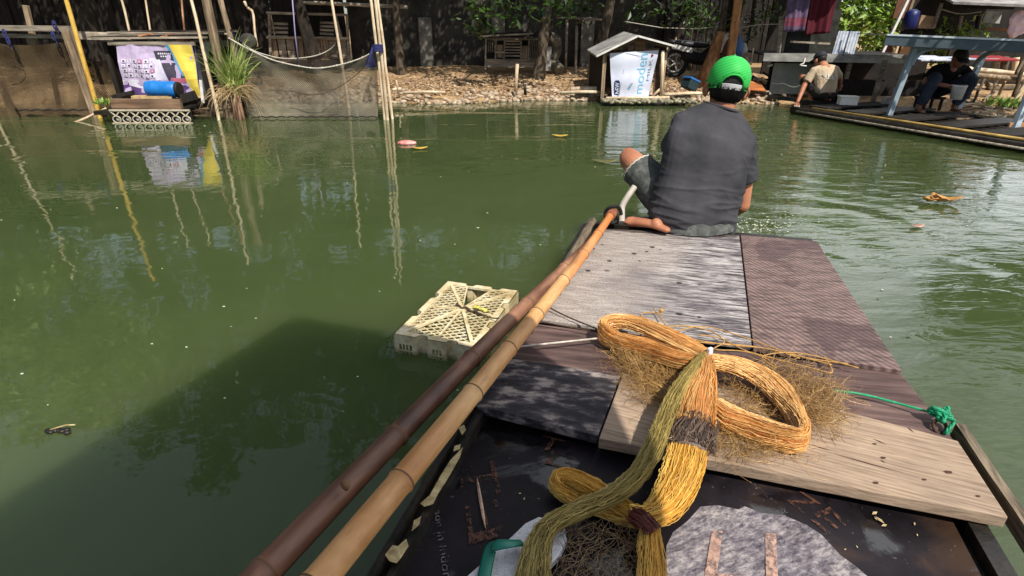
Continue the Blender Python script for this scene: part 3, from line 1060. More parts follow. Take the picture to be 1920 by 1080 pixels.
    for k in range(5):
        c_ = P(W * .66 + .014 * k, L * .555 - .005 * k, .012 + .003 * (k % 2))
        yb.ellipsoid(c_, .012, .008, .006, Matrix.Rotation(k, 3, 'Z'), 8, 6)
    solo("yellow_rag", yb, m_flat("yellow_rag_cloth", lin(200, 190, 90), 0.9), "small yellow rag twisted on the floating crate", "rag")
    return P
def make_crate_mat():
    n = NT("cream_crate_plastic")
    f = n.noise(n.map(), 9, 6, .65)
    g = n.noise(n.map(), 55, 4)
    col = n.ramp(f, [(0.32, lin(160, 138, 96)), (0.5, lin(206, 190, 152)), (0.68, lin(222, 212, 184))])
    col = n.mix(col, n.ramp(g, [(0.3, (.72, .70, .62)), (0.6, (1.05, 1.05, 1.03))]), .8, 'MULTIPLY')
    # waterline algae: a real stain on the lowest dry inch of the walls
    z = n.math('ADD', n.sep(n.map())[2], n.math('MULTIPLY', g, .02))
    col = n.mix(lin(92, 96, 60), col, n.math('MULTIPLY_ADD', n.fr(z, .120, .155), .8, .2))
    return n.fin(col, .55, n.bump(g, .15, .003), .4)
M['crate'] = make_crate_mat()
crateP = build_crate()

# tie lines from the crate to the net pile
solo("tie_line", MB().tube(crom([G(955, 652, .27), G(1040, 643, .272), G(1125, 634, .27)], 8), .0035, 6), M['rope'], "pale twisted line tied from the raft edge to the orange net", "rope")
solo("tie_line", MB().tube(crom([G(1022, 572, .272), G(1060, 592, .266), G(1118, 616, .268)], 6), .0028, 6), M['rope_dark'], "dark cord running from the pole to the orange net, farther of two", "rope")
solo("tie_line", MB().tube(crom([G(1000, 600, .27), G(1060, 612, .262), G(1120, 622, .266)], 6), .0028, 6), M['rope_dark'], "dark cord running from the pole to the orange net, nearer of two", "rope")

# ================================================================== GREEN ROPE
gr = thing("green_rope", "green rope tied in a knot on the right gunwale", "rope", G(1768, 790, .25))
def twist_rope(mb, pts, r, turns):
    P_ = crom(pts, 14)
    for ph in (0, 2.09, 4.19):
        q = []
        for i, p in enumerate(P_):
            t = (P_[min(i + 1, len(P_) - 1)] - P_[max(i - 1, 0)]).normalized()
            a = t.cross(V((0, 0, 1))); a = a.normalized() if a.length > 1e-4 else V((1, 0, 0)); b = a.cross(t)
            w = ph + turns * 2 * pi * i / len(P_)
            q.append(p + a * cos(w) * r * .55 + b * sin(w) * r * .55)
        mb.tube(q, r * .55, 6)
gb = MB()
twist_rope(gb, [G(1564, 732, .262), G(1620, 740, .258), G(1690, 758, .258), G(1748, 774, .265)], .0042, 16)
part("line", gb, m_flat("green_nylon", lin(20, 156, 104), 0.5, 0.4, 80), gr)
kb = MB()
c0 = G(1764, 782, .268)
for k in range(5):
    rr_ = random.Random(k)
    pts = [c0 + V((rr_.uniform(-.022, .026), rr_.uniform(-.03, .024), rr_.uniform(-.006, .03))) for _ in range(5)]
    twist_rope(kb, pts, .0055, 5)
twist_rope(kb, [c0, c0 + V((.02, -.02, .0)), G(1772, 812, .245), G(1780, 810, .20)], .005, 4)
part("knot", kb, m_flat("green_nylon_knot", lin(16, 140, 96), 0.5, 0.4, 80), gr)
solo("rope_eye", MB().tube([G(1762, 800, .25) + V((cos(k * pi / 6) * .018, sin(k * pi / 6) * .012, sin(k * pi / 6) * .014)) for k in range(12)], .005, 6, closed=True), M['rope_dark'],
     "small dark ring of cord beside the green knot", "cord loop")

# ================================================================== FISHING NET
def skein(mb, pts, widths, n, r, rnd, m=0, span=9, stray=0.0, zmin=0.0, curl=0.0022):
    """a hank of separate strands following a path; widths = list of (width, height)"""
    P_ = crom(pts, span)
    k = len(P_)
    fr = []
    for i, p in enumerate(P_):
        t = (P_[min(i + 1, k - 1)] - P_[max(i - 1, 0)]).normalized()
        a = t.cross(V((0, 0, 1)))
        a = a.normalized() if a.length > 1e-3 else V((1, 0, 0))
        fr.append((a, a.cross(t)))
    for s_ in range(n):
        q = rnd.uniform(0, 2 * pi); rad = sqrt(rnd.random())
        u, v = rad * cos(q), rad * sin(q)
        ph = rnd.uniform(0, 10); f_ = rnd.uniform(.3, .9)
        st = rnd.uniform(0, stray)
        line = []
        for i, p in enumerate(P_):
            w, h = interp(widths, i / (k - 1))
            du = curl * sin(i * f_ * .5 + ph) + rnd.gauss(0, .0007) + st * (1.6 if s_ % 8 == 0 else .2) * sin(i * 1.1 + ph * 3) * .6
            dv = curl * .6 * cos(i * f_ * .6 + ph)
            z = p + fr[i][0] * (u * w / 2 + du) + fr[i][1] * (v * h / 2 + dv)
            if z.z < zmin: z.z = zmin + .001
            line.append(z)
        mb.tube(line, r * rnd.uniform(.7, 1.2), 3, m, cap=False, smooth=False)

def core(mb, pts, widths, m=0, span=6, zmin=0.0, k=.82):
    P_ = crom(pts, span); n = len(P_)
    rings = []
    for i, p in enumerate(P_):
        t = (P_[min(i + 1, n - 1)] - P_[max(i - 1, 0)]).normalized()
        a = t.cross(V((0, 0, 1))); a = a.normalized() if a.length > 1e-3 else V((1, 0, 0)); b = a.cross(t)
        w, h = interp(widths, i / (n - 1))
        ring = []
        for j in range(12):
            q = p + a * (cos(2 * pi * j / 12) * w / 2 * k) + b * (sin(2 * pi * j / 12) * h / 2 * k)
            q.z = max(q.z, zmin); ring.append(q)
        rings.append(ring)
    mb.loft(rings, m)

def m_strand(name, a, b, rough=0.45):
    n = NT(name)
    col = n.ramp(n.island(), [(0, a), (1, b)])
    f = n.noise(n.map(), 16, 4)
    col = n.mix(col, n.ramp(f, [(0.3, (0.6, 0.55, 0.5)), (0.65, (1.1, 1.08, 1.05))]), 0.7, 'MULTIPLY')
    return n.fin(col, rough, None, 0.4)
M['n_orange'] = m_strand("orange_net_strand", lin(190, 122, 54), lin(255, 216, 146), 0.33)
M['n_core'] = m_flat("orange_net_inside", lin(168, 104, 48), 0.8, 0.4, 50)
M['n_yellow'] = m_strand("yellow_net_strand", lin(196, 138, 44), lin(255, 218, 120), 0.35)
M['n_ycore'] = m_flat("yellow_net_inside", lin(164, 116, 36), 0.8, 0.4, 50)
M['n_olive'] = m_strand("olive_net_strand", lin(104, 90, 46), lin(196, 176, 108))
M['n_ocore'] = m_flat("olive_net_inside", lin(84, 76, 34), 0.8, 0.4, 50)
M['n_grey'] = m_strand("grey_net_strand", lin(72, 62, 58), lin(132, 112, 98))
M['n_fuzz'] = m_strand("tangled_net_strand", lin(112, 82, 44), lin(188, 150, 92))
M['n_red'] = m_strand("dark_red_strand", lin(60, 22, 16), lin(116, 52, 36))

net = thing("fishing_net", "bundled orange and yellow fishing net with looped hanks lying on the raft", "fishing net", G(1310, 720, .252))
rnd = random.Random(11)
def gz(l): return [G(x, y, z) for x, y, z in l]
# left loop: goes out, bends over at the far left, comes back
loopL = gz([(1326, 676, .300), (1275, 672, .300), (1210, 652, .290), (1158, 640, .285), (1132, 624, .292), (1140, 608, .310), (1172, 603, .322), (1215, 615, .325), (1270, 640, .325), (1322, 668, .318)])
wL = [(.06, .06), (.085, .06), (.085, .06), (.06, .07), (.04, .085), (.045, .075), (.06, .05), (.075, .045), (.085, .045), (.06, .05)]
mb = MB(); core(mb, loopL, wL, 1, zmin=.258); skein(mb, loopL, wL, 380, .00095, rnd, 0, 9, .004, .256)
part("left_loop", mb, [M['n_orange'], M['n_core']], net, "thick orange loop folded at the far left", recalc=False)
# skirt hanging down from the left loop on the deck
mb = MB()
for sx in range(5):
    a = [(1150 + 34 * sx, 640 + 8 * sx, .276), (1180 + 30 * sx, 668 + 8 * sx, .27), (1215 + 22 * sx, 706 + 6 * sx, .266), (1255 + 10 * sx, 744 + 3 * sx, .268)]
    skein(mb, gz(a), [(.03, .02), (.06, .02), (.07, .015), (.05, .02)], 70, .0009, rnd, 0, 9, .014, .254, .009)
part("left_skirt", mb, M['n_fuzz'], net, "loose netting spread under the left loop", recalc=False)
# right loop
loopR = gz([(1332, 678, .315), (1380, 686, .312), (1425, 704, .305), (1462, 734, .300), (1490, 776, .296), (1504, 812, .292), (1496, 828, .288), (1462, 822, .284), (1412, 804, .283), (1366, 784, .285), (1338, 762, .290)])
wR = [(.05, .05), (.075, .045), (.09, .045), (.085, .05), (.05, .07), (.035, .085), (.035, .085), (.05, .085), (.07, .08), (.08, .07), (.06, .06)]
mb = MB(); core(mb, loopR, wR, 1, zmin=.258); skein(mb, loopR, wR, 420, .00095, rnd, 0, 9, .003, .256)
part("right_loop", mb, [M['n_orange'], M['n_core']], net, "long orange loop reaching right over the tan plank", recalc=False)
# middle hank: orange, grey band, yellow
hank = gz([(1326, 664, .325), (1322, 700, .330), (1312, 745, .325), (1302, 795, .318)])
wH = [(.025, .03), (.06, .045), (.095, .05), (.105, .05)]
mb = MB(); core(mb, hank, wH, 1, zmin=.258); skein(mb, hank, wH, 340, .00095, rnd, 0, 9, .006, .256)
part("middle_hank", mb, [M['n_orange'], M['n_core']], net, recalc=False)
band = gz([(1304, 785, .318), (1299, 812, .314), (1294, 840, .308)])
mb = MB(); skein(mb, band, [(.11, .055), (.115, .055), (.11, .05)], 260, .0013, rnd, 0, 9, .010, .256, .008)
core(mb, band, [(.1, .045)] * 3, 0, zmin=.258)
part("grey_band", mb, M['n_grey'], net, "grey frayed band across the middle hank", recalc=False)
yel = gz([(1294, 828, .306), (1283, 870, .285), (1270, 910, .262), (1245, 950, .245), (1215, 968, .24), (1180, 966, .24)])
wY = [(.10, .045), (.10, .045), (.095, .045), (.08, .045), (.06, .04), (.05, .035)]
mb = MB(); core(mb, yel, wY, 1, zmin=.20); skein(mb, yel, wY, 340, .00092, rnd, 0, 9, .008, .199)
part("yellow_hank", mb, [M['n_yellow'], M['n_ycore']], net, "bright yellow hank hanging over the plank edge", recalc=False)
lp = gz([(1215, 978, .235), (1160, 945, .235), (1110, 912, .24), (1068, 894, .24), (1047, 898, .235), (1048, 915, .222), (1085, 936, .215), (1140, 958, .212), (1195, 972, .215), (1228, 968, .22)])
wl_ = [(.04, .03), (.05, .03), (.055, .03), (.05, .035), (.035, .045), (.04, .04), (.05, .03), (.05, .03), (.05, .03), (.04, .03)]
mb = MB(); core(mb, lp, wl_, 1, zmin=.199); skein(mb, lp, wl_, 220, .0009, rnd, 0, 9, .006, .197)
part("yellow_loop", mb, [M['n_yellow'], M['n_ycore']], net, "small yellow loop pointing left on the black plywood", recalc=False)
kn = gz([(1188, 966, .25), (1208, 978, .262), (1226, 998, .255)])
mb = MB(); core(mb, kn, [(.04, .035)] * 3, 0, zmin=.2); skein(mb, kn, [(.045, .04)] * 3, 70, .0012, rnd, 0, 9, .004, .199)
part("binding", mb, M['n_red'], net, "dark red binding round the yellow hank", recalc=False)
tail = gz([(1218, 985, .25), (1220, 1020, .245), (1222, 1060, .24), (1222, 1110, .235), (1220, 1180, .23)])
mb = MB(); core(mb, tail, [(.035, .03), (.045, .03), (.055, .03), (.055, .03), (.05, .03)], 1, zmin=.199); skein(mb, tail, [(.04, .035), (.055, .035), (.06, .035), (.06, .03), (.05, .03)], 150, .001, rnd, 0, 9, .004, .197)
part("yellow_tail", mb, [M['n_yellow'], M['n_ycore']], net, recalc=False)
# olive strand
ol = gz([(1318, 668, .335), (1288, 705, .340), (1262, 750, .335), (1240, 800, .328), (1222, 845, .31), (1195, 890, .285), (1150, 928, .27), (1090, 954, .262), (1040, 978, .255), (1014, 1010, .25), (1002, 1060, .245), (995, 1130, .24)])
wO = [(.022, .03), (.034, .03), (.044, .034), (.046, .034), (.048, .034), (.048, .034), (.046, .034), (.045, .032), (.046, .03), (.052, .026), (.07, .02), (.09, .018)]
mb = MB(); core(mb, ol[:10], wO[:10], 1, zmin=.199, k=.75); skein(mb, ol, wO, 380, .0009, rnd, 0, 9, .008, .197)
part("olive_strand", mb, [M['n_olive'], M['n_ocore']], net, "olive green strand falling across the black plywood", recalc=False)
# loose mesh between olive strand and yellow tail
mb = MB()
def mesh_sheet(mb, corners, nu, nv, rnd, r, jit, zlo):
    f = quad_fn(*corners)
    grid = {}
    for i in range(nu + 1):
        for j in range(nv + 1):
            p = f(i / nu, j / nv) + V((rnd.gauss(0, jit), rnd.gauss(0, jit), abs(rnd.gauss(0, jit * .8))))
            p.z = max(p.z, zlo); grid[i, j] = p
    for i in range(nu + 1):
        for j in range(nv + 1):
            for di, dj in ((1, 1), (1, -1)):
                k = (i + di, j + dj)
                if k in grid and rnd.random() > .04:
                    a, b = grid[i, j], grid[k]
                    mid = (a + b) / 2 + V((rnd.gauss(0, jit * .5), rnd.gauss(0, jit * .5), 0)); mid.z = max(mid.z, zlo)
                    mb.tube([a, mid, b], r * .8, 3, cap=False, smooth=False)
mesh_sheet(mb, (G(1035, 1130, .215), G(1215, 1130, .215), G(1050, 972, .22), G(1205, 985, .22)), 16, 14, rnd, .0008, .006, .198)
mesh_sheet(mb, (G(1035, 1120, .205), G(1215, 1120, .205), G(1060, 985, .205), G(1205, 995, .205)), 13, 12, rnd, .0008, .008, .196)
part("loose_mesh", mb, m_strand("brown_mesh_thread", lin(84, 66, 44), lin(150, 122, 84)), net, "thin open mesh between the olive strand and the yellow tail", recalc=False)
# fuzzy tangle on the right and below
mb = MB()
def fuzz(mb, poly, n, zr, L, r):
    xs = [p[0] for p in poly]; ys = [p[1] for p in poly]
    def inside(x, y):
        c = False; k = len(poly)
        for i in range(k):
            x1, y1 = poly[i]; x2, y2 = poly[(i + 1) % k]
            if (y1 > y) != (y2 > y) and x < (x2 - x1) * (y - y1) / (y2 - y1) + x1: c = not c
        return c
    m_ = 0
    while m_ < n:
        x = rnd.uniform(min(xs), max(xs)); y = rnd.uniform(min(ys), max(ys))
        if not inside(x, y): continue
        m_ += 1
        p = G(x, y, rnd.uniform(*zr))
        d = V((rnd.gauss(0, 1), rnd.gauss(0, 1), rnd.gauss(0, .25))).normalized()
        line = [p.copy()]
        l = L * rnd.uniform(.5, 1.5)
        for q in range(7):
            d = (d + V((rnd.gauss(0, .5), rnd.gauss(0, .5), rnd.gauss(0, .25) - .03))).normalized()
            p = p + d * l / 7; p.z = max(p.z, .2585); line.append(p.copy())
        mb.tube(line, r * rnd.uniform(.7, 1.2), 3, cap=False, smooth=False)
fuzz(mb, [(1400, 672), (1480, 672), (1552, 694), (1578, 735), (1566, 790), (1530, 812), (1490, 770), (1440, 710)], 620, (.258, .302), .09, .00045)
fuzz(mb, [(1470, 700), (1560, 712), (1572, 760), (1550, 800), (1505, 790)], 520, (.258, .312), .07, .00045)
fuzz(mb, [(1345, 690), (1440, 712), (1480, 790), (1380, 770)], 400, (.258, .285), .08, .00045)
fuzz(mb, [(1330, 800), (1400, 806), (1500, 832), (1490, 850), (1420, 862), (1340, 850)], 360, (.258, .266), .08, .00045)
fuzz(mb, [(1130, 650), (1230, 690), (1255, 750), (1225, 775), (1175, 720)], 400, (.258, .275), .08, .00045)
part("tangle", mb, M['n_fuzz'], net, "fuzzy tangle of fine brown threads", kind='stuff', recalc=False)
# float line: thin cords wandering along the top
mb = MB()
lines = [[(1242, 588, .262), (1208, 586, .265), (1204, 600, .275), (1230, 618, .30), (1300, 640, .29), (1400, 648, .27), (1480, 664, .265), (1560, 684, .264)],
         [(1225, 578, .268), (1236, 592, .268), (1250, 612, .28), (1262, 622, .30), (1320, 612, .27), (1400, 634, .265), (1500, 668, .266), (1590, 682, .266)],
         [(1230, 616, .30), (1280, 611, .28), (1330, 620, .27), (1358, 640, .275), (1340, 655, .29), (1400, 660, .28), (1520, 690, .27), (1560, 698, .266), (1545, 668, .266)],
         [(1310, 628, .28), (1350, 634, .275), (1392, 655, .28), (1440, 674, .275), (1455, 690, .28), (1430, 668, .28), (1500, 662, .27), (1610, 690, .266)],
         [(1225, 612, .29), (1290, 634, .29), (1360, 646, .28), (1440, 654, .27), (1500, 672, .268)]]
for l in lines: mb.tube(crom(gz(l), 7), .0022, 6)
mb.ellipsoid(G(1240, 582, .268), .010, .008, .008)
part("float_line", mb, m_flat("tan_cord", lin(178, 136, 74), 0.7, 0.3, 60), net, "tan cords along the top edge of the net")
tg = MB()
tg.box(G(1331, 659, .345), (.018, .012, .026), .5)
part("tag", tg, m_flat("white_plastic_tag", lin(214, 214, 220), 0.4), net, "small white plastic tag at the middle", bevel=.003)

# ================================================================== SLIPPER, SPLINTER
sl = thing("flip_flop", "white flip flop with green strap half under the olive net", "flip flop", G(985, 1040, ZP))
outl = [(1010, 968), (1040, 974), (1060, 990), (1063, 1010), (1052, 1036), (1030, 1060), (1000, 1095), (960, 1130), (900, 1160), (850, 1140), (846, 1110), (872, 1082), (920, 1040), (960, 1004), (985, 980)]
sp_ = [G(x, y, .222) for x, y in outl]
part("sole", MB().prism(sp_, .022), m_mottle("dirty_white_rubber", lin(196, 194, 196), lin(226, 224, 226), 60, 0.7, 0.5, lo=.3, hi=.5), sl, bevel=.004)
stp = MB()
sa = [G(978, 1018, .236), G(955, 1019, .256), G(932, 1022, .258), G(921, 1028, .248), G(914, 1050, .238), G(906, 1090, .232), G(898, 1120, .228)]
P_ = crom(sa, 6)
for i in range(len(P_) - 1):
    pass
rings = []
for i, p in enumerate(P_):
    t = (P_[min(i + 1, len(P_) - 1)] - P_[max(i - 1, 0)]).normalized()
    a = t.cross(V((0, 0, 1))).normalized(); b = a.cross(t)
    w = .010 + .004 * min(1, i / 12)
    rings.append([p + a * (cos(q * pi / 4) * w) + b * (sin(q * pi / 4) * .004) for q in range(8)])
stp.loft(rings)
part("strap", stp, m_flat("green_rubber_strap", lin(16, 106, 88), 0.4, 0.2), sl)
sb = MB()
a, b = G(894, 895, ZP + .006), G(910, 990, ZP + .006)
t = (b - a); sd = t.cross(V((0, 0, 1))).normalized()
rings = []
for k, w in ((0, .0006), (.15, .003), (.45, .0042), (.8, .0035), (1, .0006)):
    p = a + t * k
    rings.append([p + sd * w, p + V((0, 0, .002)), p - sd * w, p - V((0, 0, .002))])
sb.loft(rings, smooth=False)
solo("wood_splinter", sb, m_wood("pale_splinter", lin(206, 178, 156), lin(150, 120, 100), 0), "thin pale wood splinter lying on the black plywood", "splinter")

# ================================================================== PEOPLE
def remesh(mb, voxel, smooth=6, disp=None):
    me = mb.mesh("tmp")
    fix_normals(me)
    ob = bpy.data.objects.new("tmp", me); COL.objects.link(ob)
    m1 = ob.modifiers.new("r", 'REMESH'); m1.mode = 'VOXEL'; m1.voxel_size = voxel; m1.use_smooth_shade = True
    if smooth:
        m2 = ob.modifiers.new("s", 'SMOOTH'); m2.factor = 0.5; m2.iterations = smooth
    dg = bpy.context.evaluated_depsgraph_get()
    out = bpy.data.meshes.new_from_object(ob.evaluated_get(dg))
    bpy.data.objects.remove(ob); bpy.data.meshes.remove(me)
    if disp:
        cos_ = [v.co.copy() for v in out.vertices]; nr = [v.normal.copy() for v in out.vertices]
        for v, c, n_ in zip(out.vertices, cos_, nr): v.co = c + n_ * disp(c, n_)
    for p in out.polygons: p.use_smooth = True
    out.update()
    return out

def limb(mb, pts, rs, n=14, span=6, flat=1.0, up=None, m=0):
    """tapered limb with rounded ends"""
    P_ = crom(pts, span)
    R_ = [interp(rs, i / (len(P_) - 1)) for i in range(len(P_))]
    t0 = (P_[1] - P_[0]).normalized(); t1 = (P_[-1] - P_[-2]).normalized()
    pre = [(P_[0] - t0 * R_[0] * s_, R_[0] * c_) for s_, c_ in ((.95, .3), (.7, .7), (.35, .93))]
    post = [(P_[-1] + t1 * R_[-1] * s_, R_[-1] * c_) for s_, c_ in ((.35, .93), (.7, .7), (.95, .3))]
    pts2 = [p for p, _ in pre] + P_ + [p for p, _ in post]
    rs2 = [r for _, r in pre] + R_ + [r for _, r in post]
    mb.tube(pts2, rs2, n, m, flat=flat, up=up)

def hand(mb, wrist, palm_dir, palm_n, thumb_side, s=1.0, curl=.5, L=None):
    """palm, five fingers of different lengths, thumb from the side of the palm"""
    d = V(palm_dir).normalized(); nn = V(palm_n); nn = (nn - d * nn.dot(d)).normalized(); sd = d.cross(nn) * thumb_side
    w = V(wrist)
    limb(mb, [w, w + d * .045 * s, w + d * .085 * s], [.024 * s, .036 * s, .036 * s], 12, 4, flat=.5, up=nn)
    for k, (o, l) in enumerate(((.029, .068), (.010, .078), (-.009, .072), (-.027, .056))):
        a = w + d * .085 * s + sd * o * s
        pts = [a]; dd = d.copy(); p = a.copy()
        for j in range(3):
            dd = (Quaternion(d.cross(nn), -curl * (0.55 if j == 0 else 1.0)) @ dd) if False else (dd * cos(curl * .6) + (-nn) * sin(curl * .6)).normalized()
            p = p + dd * l * s / 3 * (1.15 - .15 * j); pts.append(p.copy())
        limb(mb, pts, [.0095 * s, .009 * s, .0085 * s, .007 * s], 8, 3)
    a = w + d * .028 * s + sd * .028 * s
    limb(mb, [a, a + (sd * .8 + d * .6) * .030 * s, a + (sd * .75 + d * 1.1 - nn * .3) * .045 * s], [.014 * s, .011 * s, .008 * s], 8, 3)

def head(mb, c, f, up, s=1.0, face=True):
    """head about c (centre), facing f, with ears, nose, brow, chin"""
    f = V(f).normalized(); up = V(up); up = (up - f * up.dot(f)).normalized(); r = f.cross(up)
    R = Matrix((r, f, up)).transposed()
    def Q(x, y, z): return V(c) + R @ V((x * s, y * s, z * s))
    mb.ellipsoid(Q(0, -.008, .02), .076 * s, .095 * s, .098 * s, R, 20, 14)
    mb.ellipsoid(Q(0, .022, -.045), .060 * s, .068 * s, .072 * s, R, 18, 12)
    mb.ellipsoid(Q(0, .058, -.092), .028 * s, .026 * s, .020 * s, R, 12, 8)
    limb(mb, [Q(0, .088, .012), Q(0, .104, -.022), Q(0, .108, -.036)], [.009 * s, .012 * s, .014 * s], 8, 3)
    limb(mb, [Q(-.048, .078, .022), Q(0, .090, .024), Q(.048, .078, .022)], [.010 * s, .011 * s, .010 * s], 8, 3)
    limb(mb, [Q(-.022, .086, -.064), Q(0, .092, -.062), Q(.022, .086, -.064)], [.006 * s, .0085 * s, .006 * s], 8, 3)
    limb(mb, [Q(-.018, .085, -.075), Q(0, .090, -.076), Q(.018, .085, -.075)], [.006 * s, .009 * s, .006 * s], 8, 3)
    for sg in (-1, 1):
        pts = [Q(sg * (.082 + .016 * sin(k * pi / 6)), -.006 - .016 * cos(k * pi / 5) + .004, .008 - .056 * k / 6) for k in range(7)]
        limb(mb, pts, [.007 * s, .009 * s, .008 * s, .007 * s, .007 * s, .008 * s, .007 * s], 8, 3)
        mb.ellipsoid(Q(sg * .082, -.006, -.020), .009 * s, .014 * s, .028 * s, R, 10, 8)
    return R, Q

def foot(mb, ankle, heel, toe, s=1.0):
    ankle, heel, toe = V(ankle), V(heel), V(toe)
    d = (toe - heel).normalized()
    limb(mb, [heel + d * .02, lerp(heel, toe, .4) + V((0, 0, .012)), lerp(heel, toe, .78)], [.023 * s, .031 * s, .040 * s], 14, 5, flat=.70, up=(0, 0, 1))
    limb(mb, [ankle, lerp(heel, toe, .28) + V((0, 0, .02))], [.033 * s, .030 * s], 12, 4)
    sd = d.cross(V((0, 0, 1))).normalized()
    for k, (o, l, r) in enumerate(((.030, .050, .013), (.010, .046, .010), (-.006, .042, .0095), (-.020, .036, .009), (-.033, .028, .0085))):
        a = lerp(heel, toe, .76) + sd * o * s
        limb(mb, [a, a + d * l * s], [r * s, r * s * .9], 8, 3)

def m_skin(name, a, b):
    n = NT(name)
    f = n.noise(n.map(), 9, 5)
    g = n.noise(n.map(), 160, 2)
    col = n.ramp(f, [(0.3, a), (0.7, b)])
    return n.fin(col, n.math('MULTIPLY_ADD', g, .25, .38), n.bump(g, 0.15, 0.002), 0.4, Subsurface_Weight=0.06, Subsurface_Scale=0.02)

def m_cloth(name, a, b, scale=16, wr=14, wb=.5):
    n = NT(name)
    f = n.noise(n.map(), scale * .25, 5)
    w = n.noise(n.map(rot=(.3, .5, .2), scale=(1, 1, 2.2)), wr, 3, 0.5, 0.8)
    weave = n.noise(n.map(), 350, 1)
    col = n.ramp(f, [(0.3, a), (0.7, b)])
    col = n.mix(col, n.ramp(weave, [(0.3, (.85,) * 3), (0.7, (1.1,) * 3)]), .7, 'MULTIPLY')
    h = n.math('ADD', w, n.math('MULTIPLY', weave, .06))
    return n.fin(col, 0.92, n.bump(h, wb, 0.02), 0.15)

M['skin'] = m_skin("tanned_skin", lin(150, 96, 70), lin(184, 124, 92))
M['shirt_grey'] = m_cloth("charcoal_tshirt_cotton", lin(48, 48, 51), lin(76, 75, 79), wb=.15)
M['denim'] = m_mottle("faded_camo_denim", lin(56, 58, 55), lin(98, 100, 95), 34, 0.9, 0.3, 0.008, lo=.3, hi=.7, c=lin(74, 77, 73))
M['hair'] = m_mottle("black_hair", lin(10, 9, 9), lin(30, 27, 25), 90, 0.5, 0.5, stretch=(1, 1, .15))

# ---------------- the man on the bow
man = thing("person", "man in grey t-shirt and green mesh cap sitting on the near raft's far end", "person", G(1295, 446, .255))
neck0 = D(1357, 212, 3.06); hc = D(1363, 163, 3.14)
hf = V((.16, 1, -.10)).normalized()
hup = V((.12, .10, 1))
Ls = D(1285, 232, 3.02); Rs = D(1392, 264, 3.10)
pel = D(1298, 410, 2.92)
body = MB()
HS = 1.19
R_h, Qh = head(body, hc, hf, hup, HS)
limb(body, [neck0 + V((0, .035, -.06)), lerp(neck0, hc, .45) + V((0, .012, 0)), hc - V((0, .0, .03))], [.060, .060, .058], 16)
limb(body, [pel + V((0, .03, 0)), lerp(pel, neck0, .5) + V((0, .04, 0)), lerp(pel, neck0, .78) + V((0, .045, 0))], [.11, .10, .085], 18)
limb(body, [Ls + V((0, .02, -.01)), Rs + V((0, .02, -.01))], [.045, .045], 12)
Re = D(1391, 384, 3.10); Rw = D(1338, 420, 3.36)
limb(body, [Rs, lerp(Rs, Re, .5) + V((.012, 0, 0)), Re], [.056, .050, .044], 16)
limb(body, [Re, lerp(Re, Rw, .35), Rw], [.046, .043, .028], 16)
hand(body, Rw, V((-.5, .5, -.5)), V((.2, .8, .6)), 1, 1.0, .5)
Le = V((.93, 3.30, .56)); Lw = V((1.06, 3.46, .40))
limb(body, [Ls, lerp(Ls, Le, .5), Le], [.052, .047, .042], 14)
limb(body, [Le, lerp(Le, Lw, .35), Lw], [.044, .041, .027], 14)
hand(body, Lw, V((.5, .3, -.5)), V((.2, .8, .4)), -1, 1.0, .5)
# left leg, knee up
Lh = pel + V((-.10, .05, .04)); Lk = D(1181, 298, 3.24); La = V((.93, 3.06, .31))
limb(body, [Lh, lerp(Lh, Lk, .5) + V((0, 0, .015)), Lk], [.092, .080, .062], 18)
limb(body, [Lk, lerp(Lk, La, .32) + V((-.006, -.03, 0)), La], [.058, .056, .038], 16)
limb(body, [Lk + V((-.004, .012, .012)), Lk + V((.0, .03, -.03))], [.052, .046], 14)
foot(body, La, V((.945, 3.00, .262)), V((.885, 3.22, .255)))
# right leg folded on the deck, sole towards the camera
Rh = pel + V((.10, .05, .04)); Rk = V((1.26, 3.36, .34)); Ra = V((.92, 2.99, .305))
limb(body, [Rh, lerp(Rh, Rk, .5) + V((0, 0, .03)), Rk], [.092, .082, .064], 16)
limb(body, [Rk, lerp(Rk, Ra, .35) + V((0, .03, 0)), Ra], [.058, .056, .038], 14)
foot(body, Ra + V((.03, .03, -.01)), G(1256, 432, .285), G(1166, 411, .28))
me = remesh(body, .0055, 5)
part("body", me, M['skin'], man)

# t-shirt: torso rings
def ring(L_, R_, yl, yr, ry, bulge, n=28, ext=1.0):
    a = D(*L_, yl); b = D(*R_, yr)
    c = (a + b) / 2; x = (b - a) / 2 * ext
    y = V((0, 0, 1)).cross(x).normalized()
    z = x.cross(y).normalized()
    out = []
    for k in range(n):
        q = 2 * pi * k / n
        cx, sy = cos(q), sin(q)
        sx = math.copysign(abs(cx) ** .85, cx); s2 = math.copysign(abs(sy) ** .85, sy)
        out.append(c + x * sx + y * (s2 * ry) + V((0, -bulge, 0)))
    return out
rings = [ring((1221, 420), (1370, 430), 2.89, 2.94, .132, .0),
         ring((1218, 392), (1377, 400), 2.90, 2.96, .140, .006),
         ring((1228, 352), (1384, 366), 2.92, 3.00, .132, .012),
         ring((1240, 312), (1391, 328), 2.95, 3.03, .128, .022),
         ring((1247, 272), (1398, 292), 2.97, 3.06, .126, .026),
         ring((1256, 240), (1405, 266), 2.99, 3.08, .115, .018),
         ring((1268, 218), (1406, 246), 3.01, 3.09, .092, .006),
         ring((1294, 203), (1398, 228), 3.03, 3.09, .070, .0),
         ring((1322, 193), (1386, 210), 3.05, 3.09, .062, .0)]
sh = MB(); sh.loft(rings)
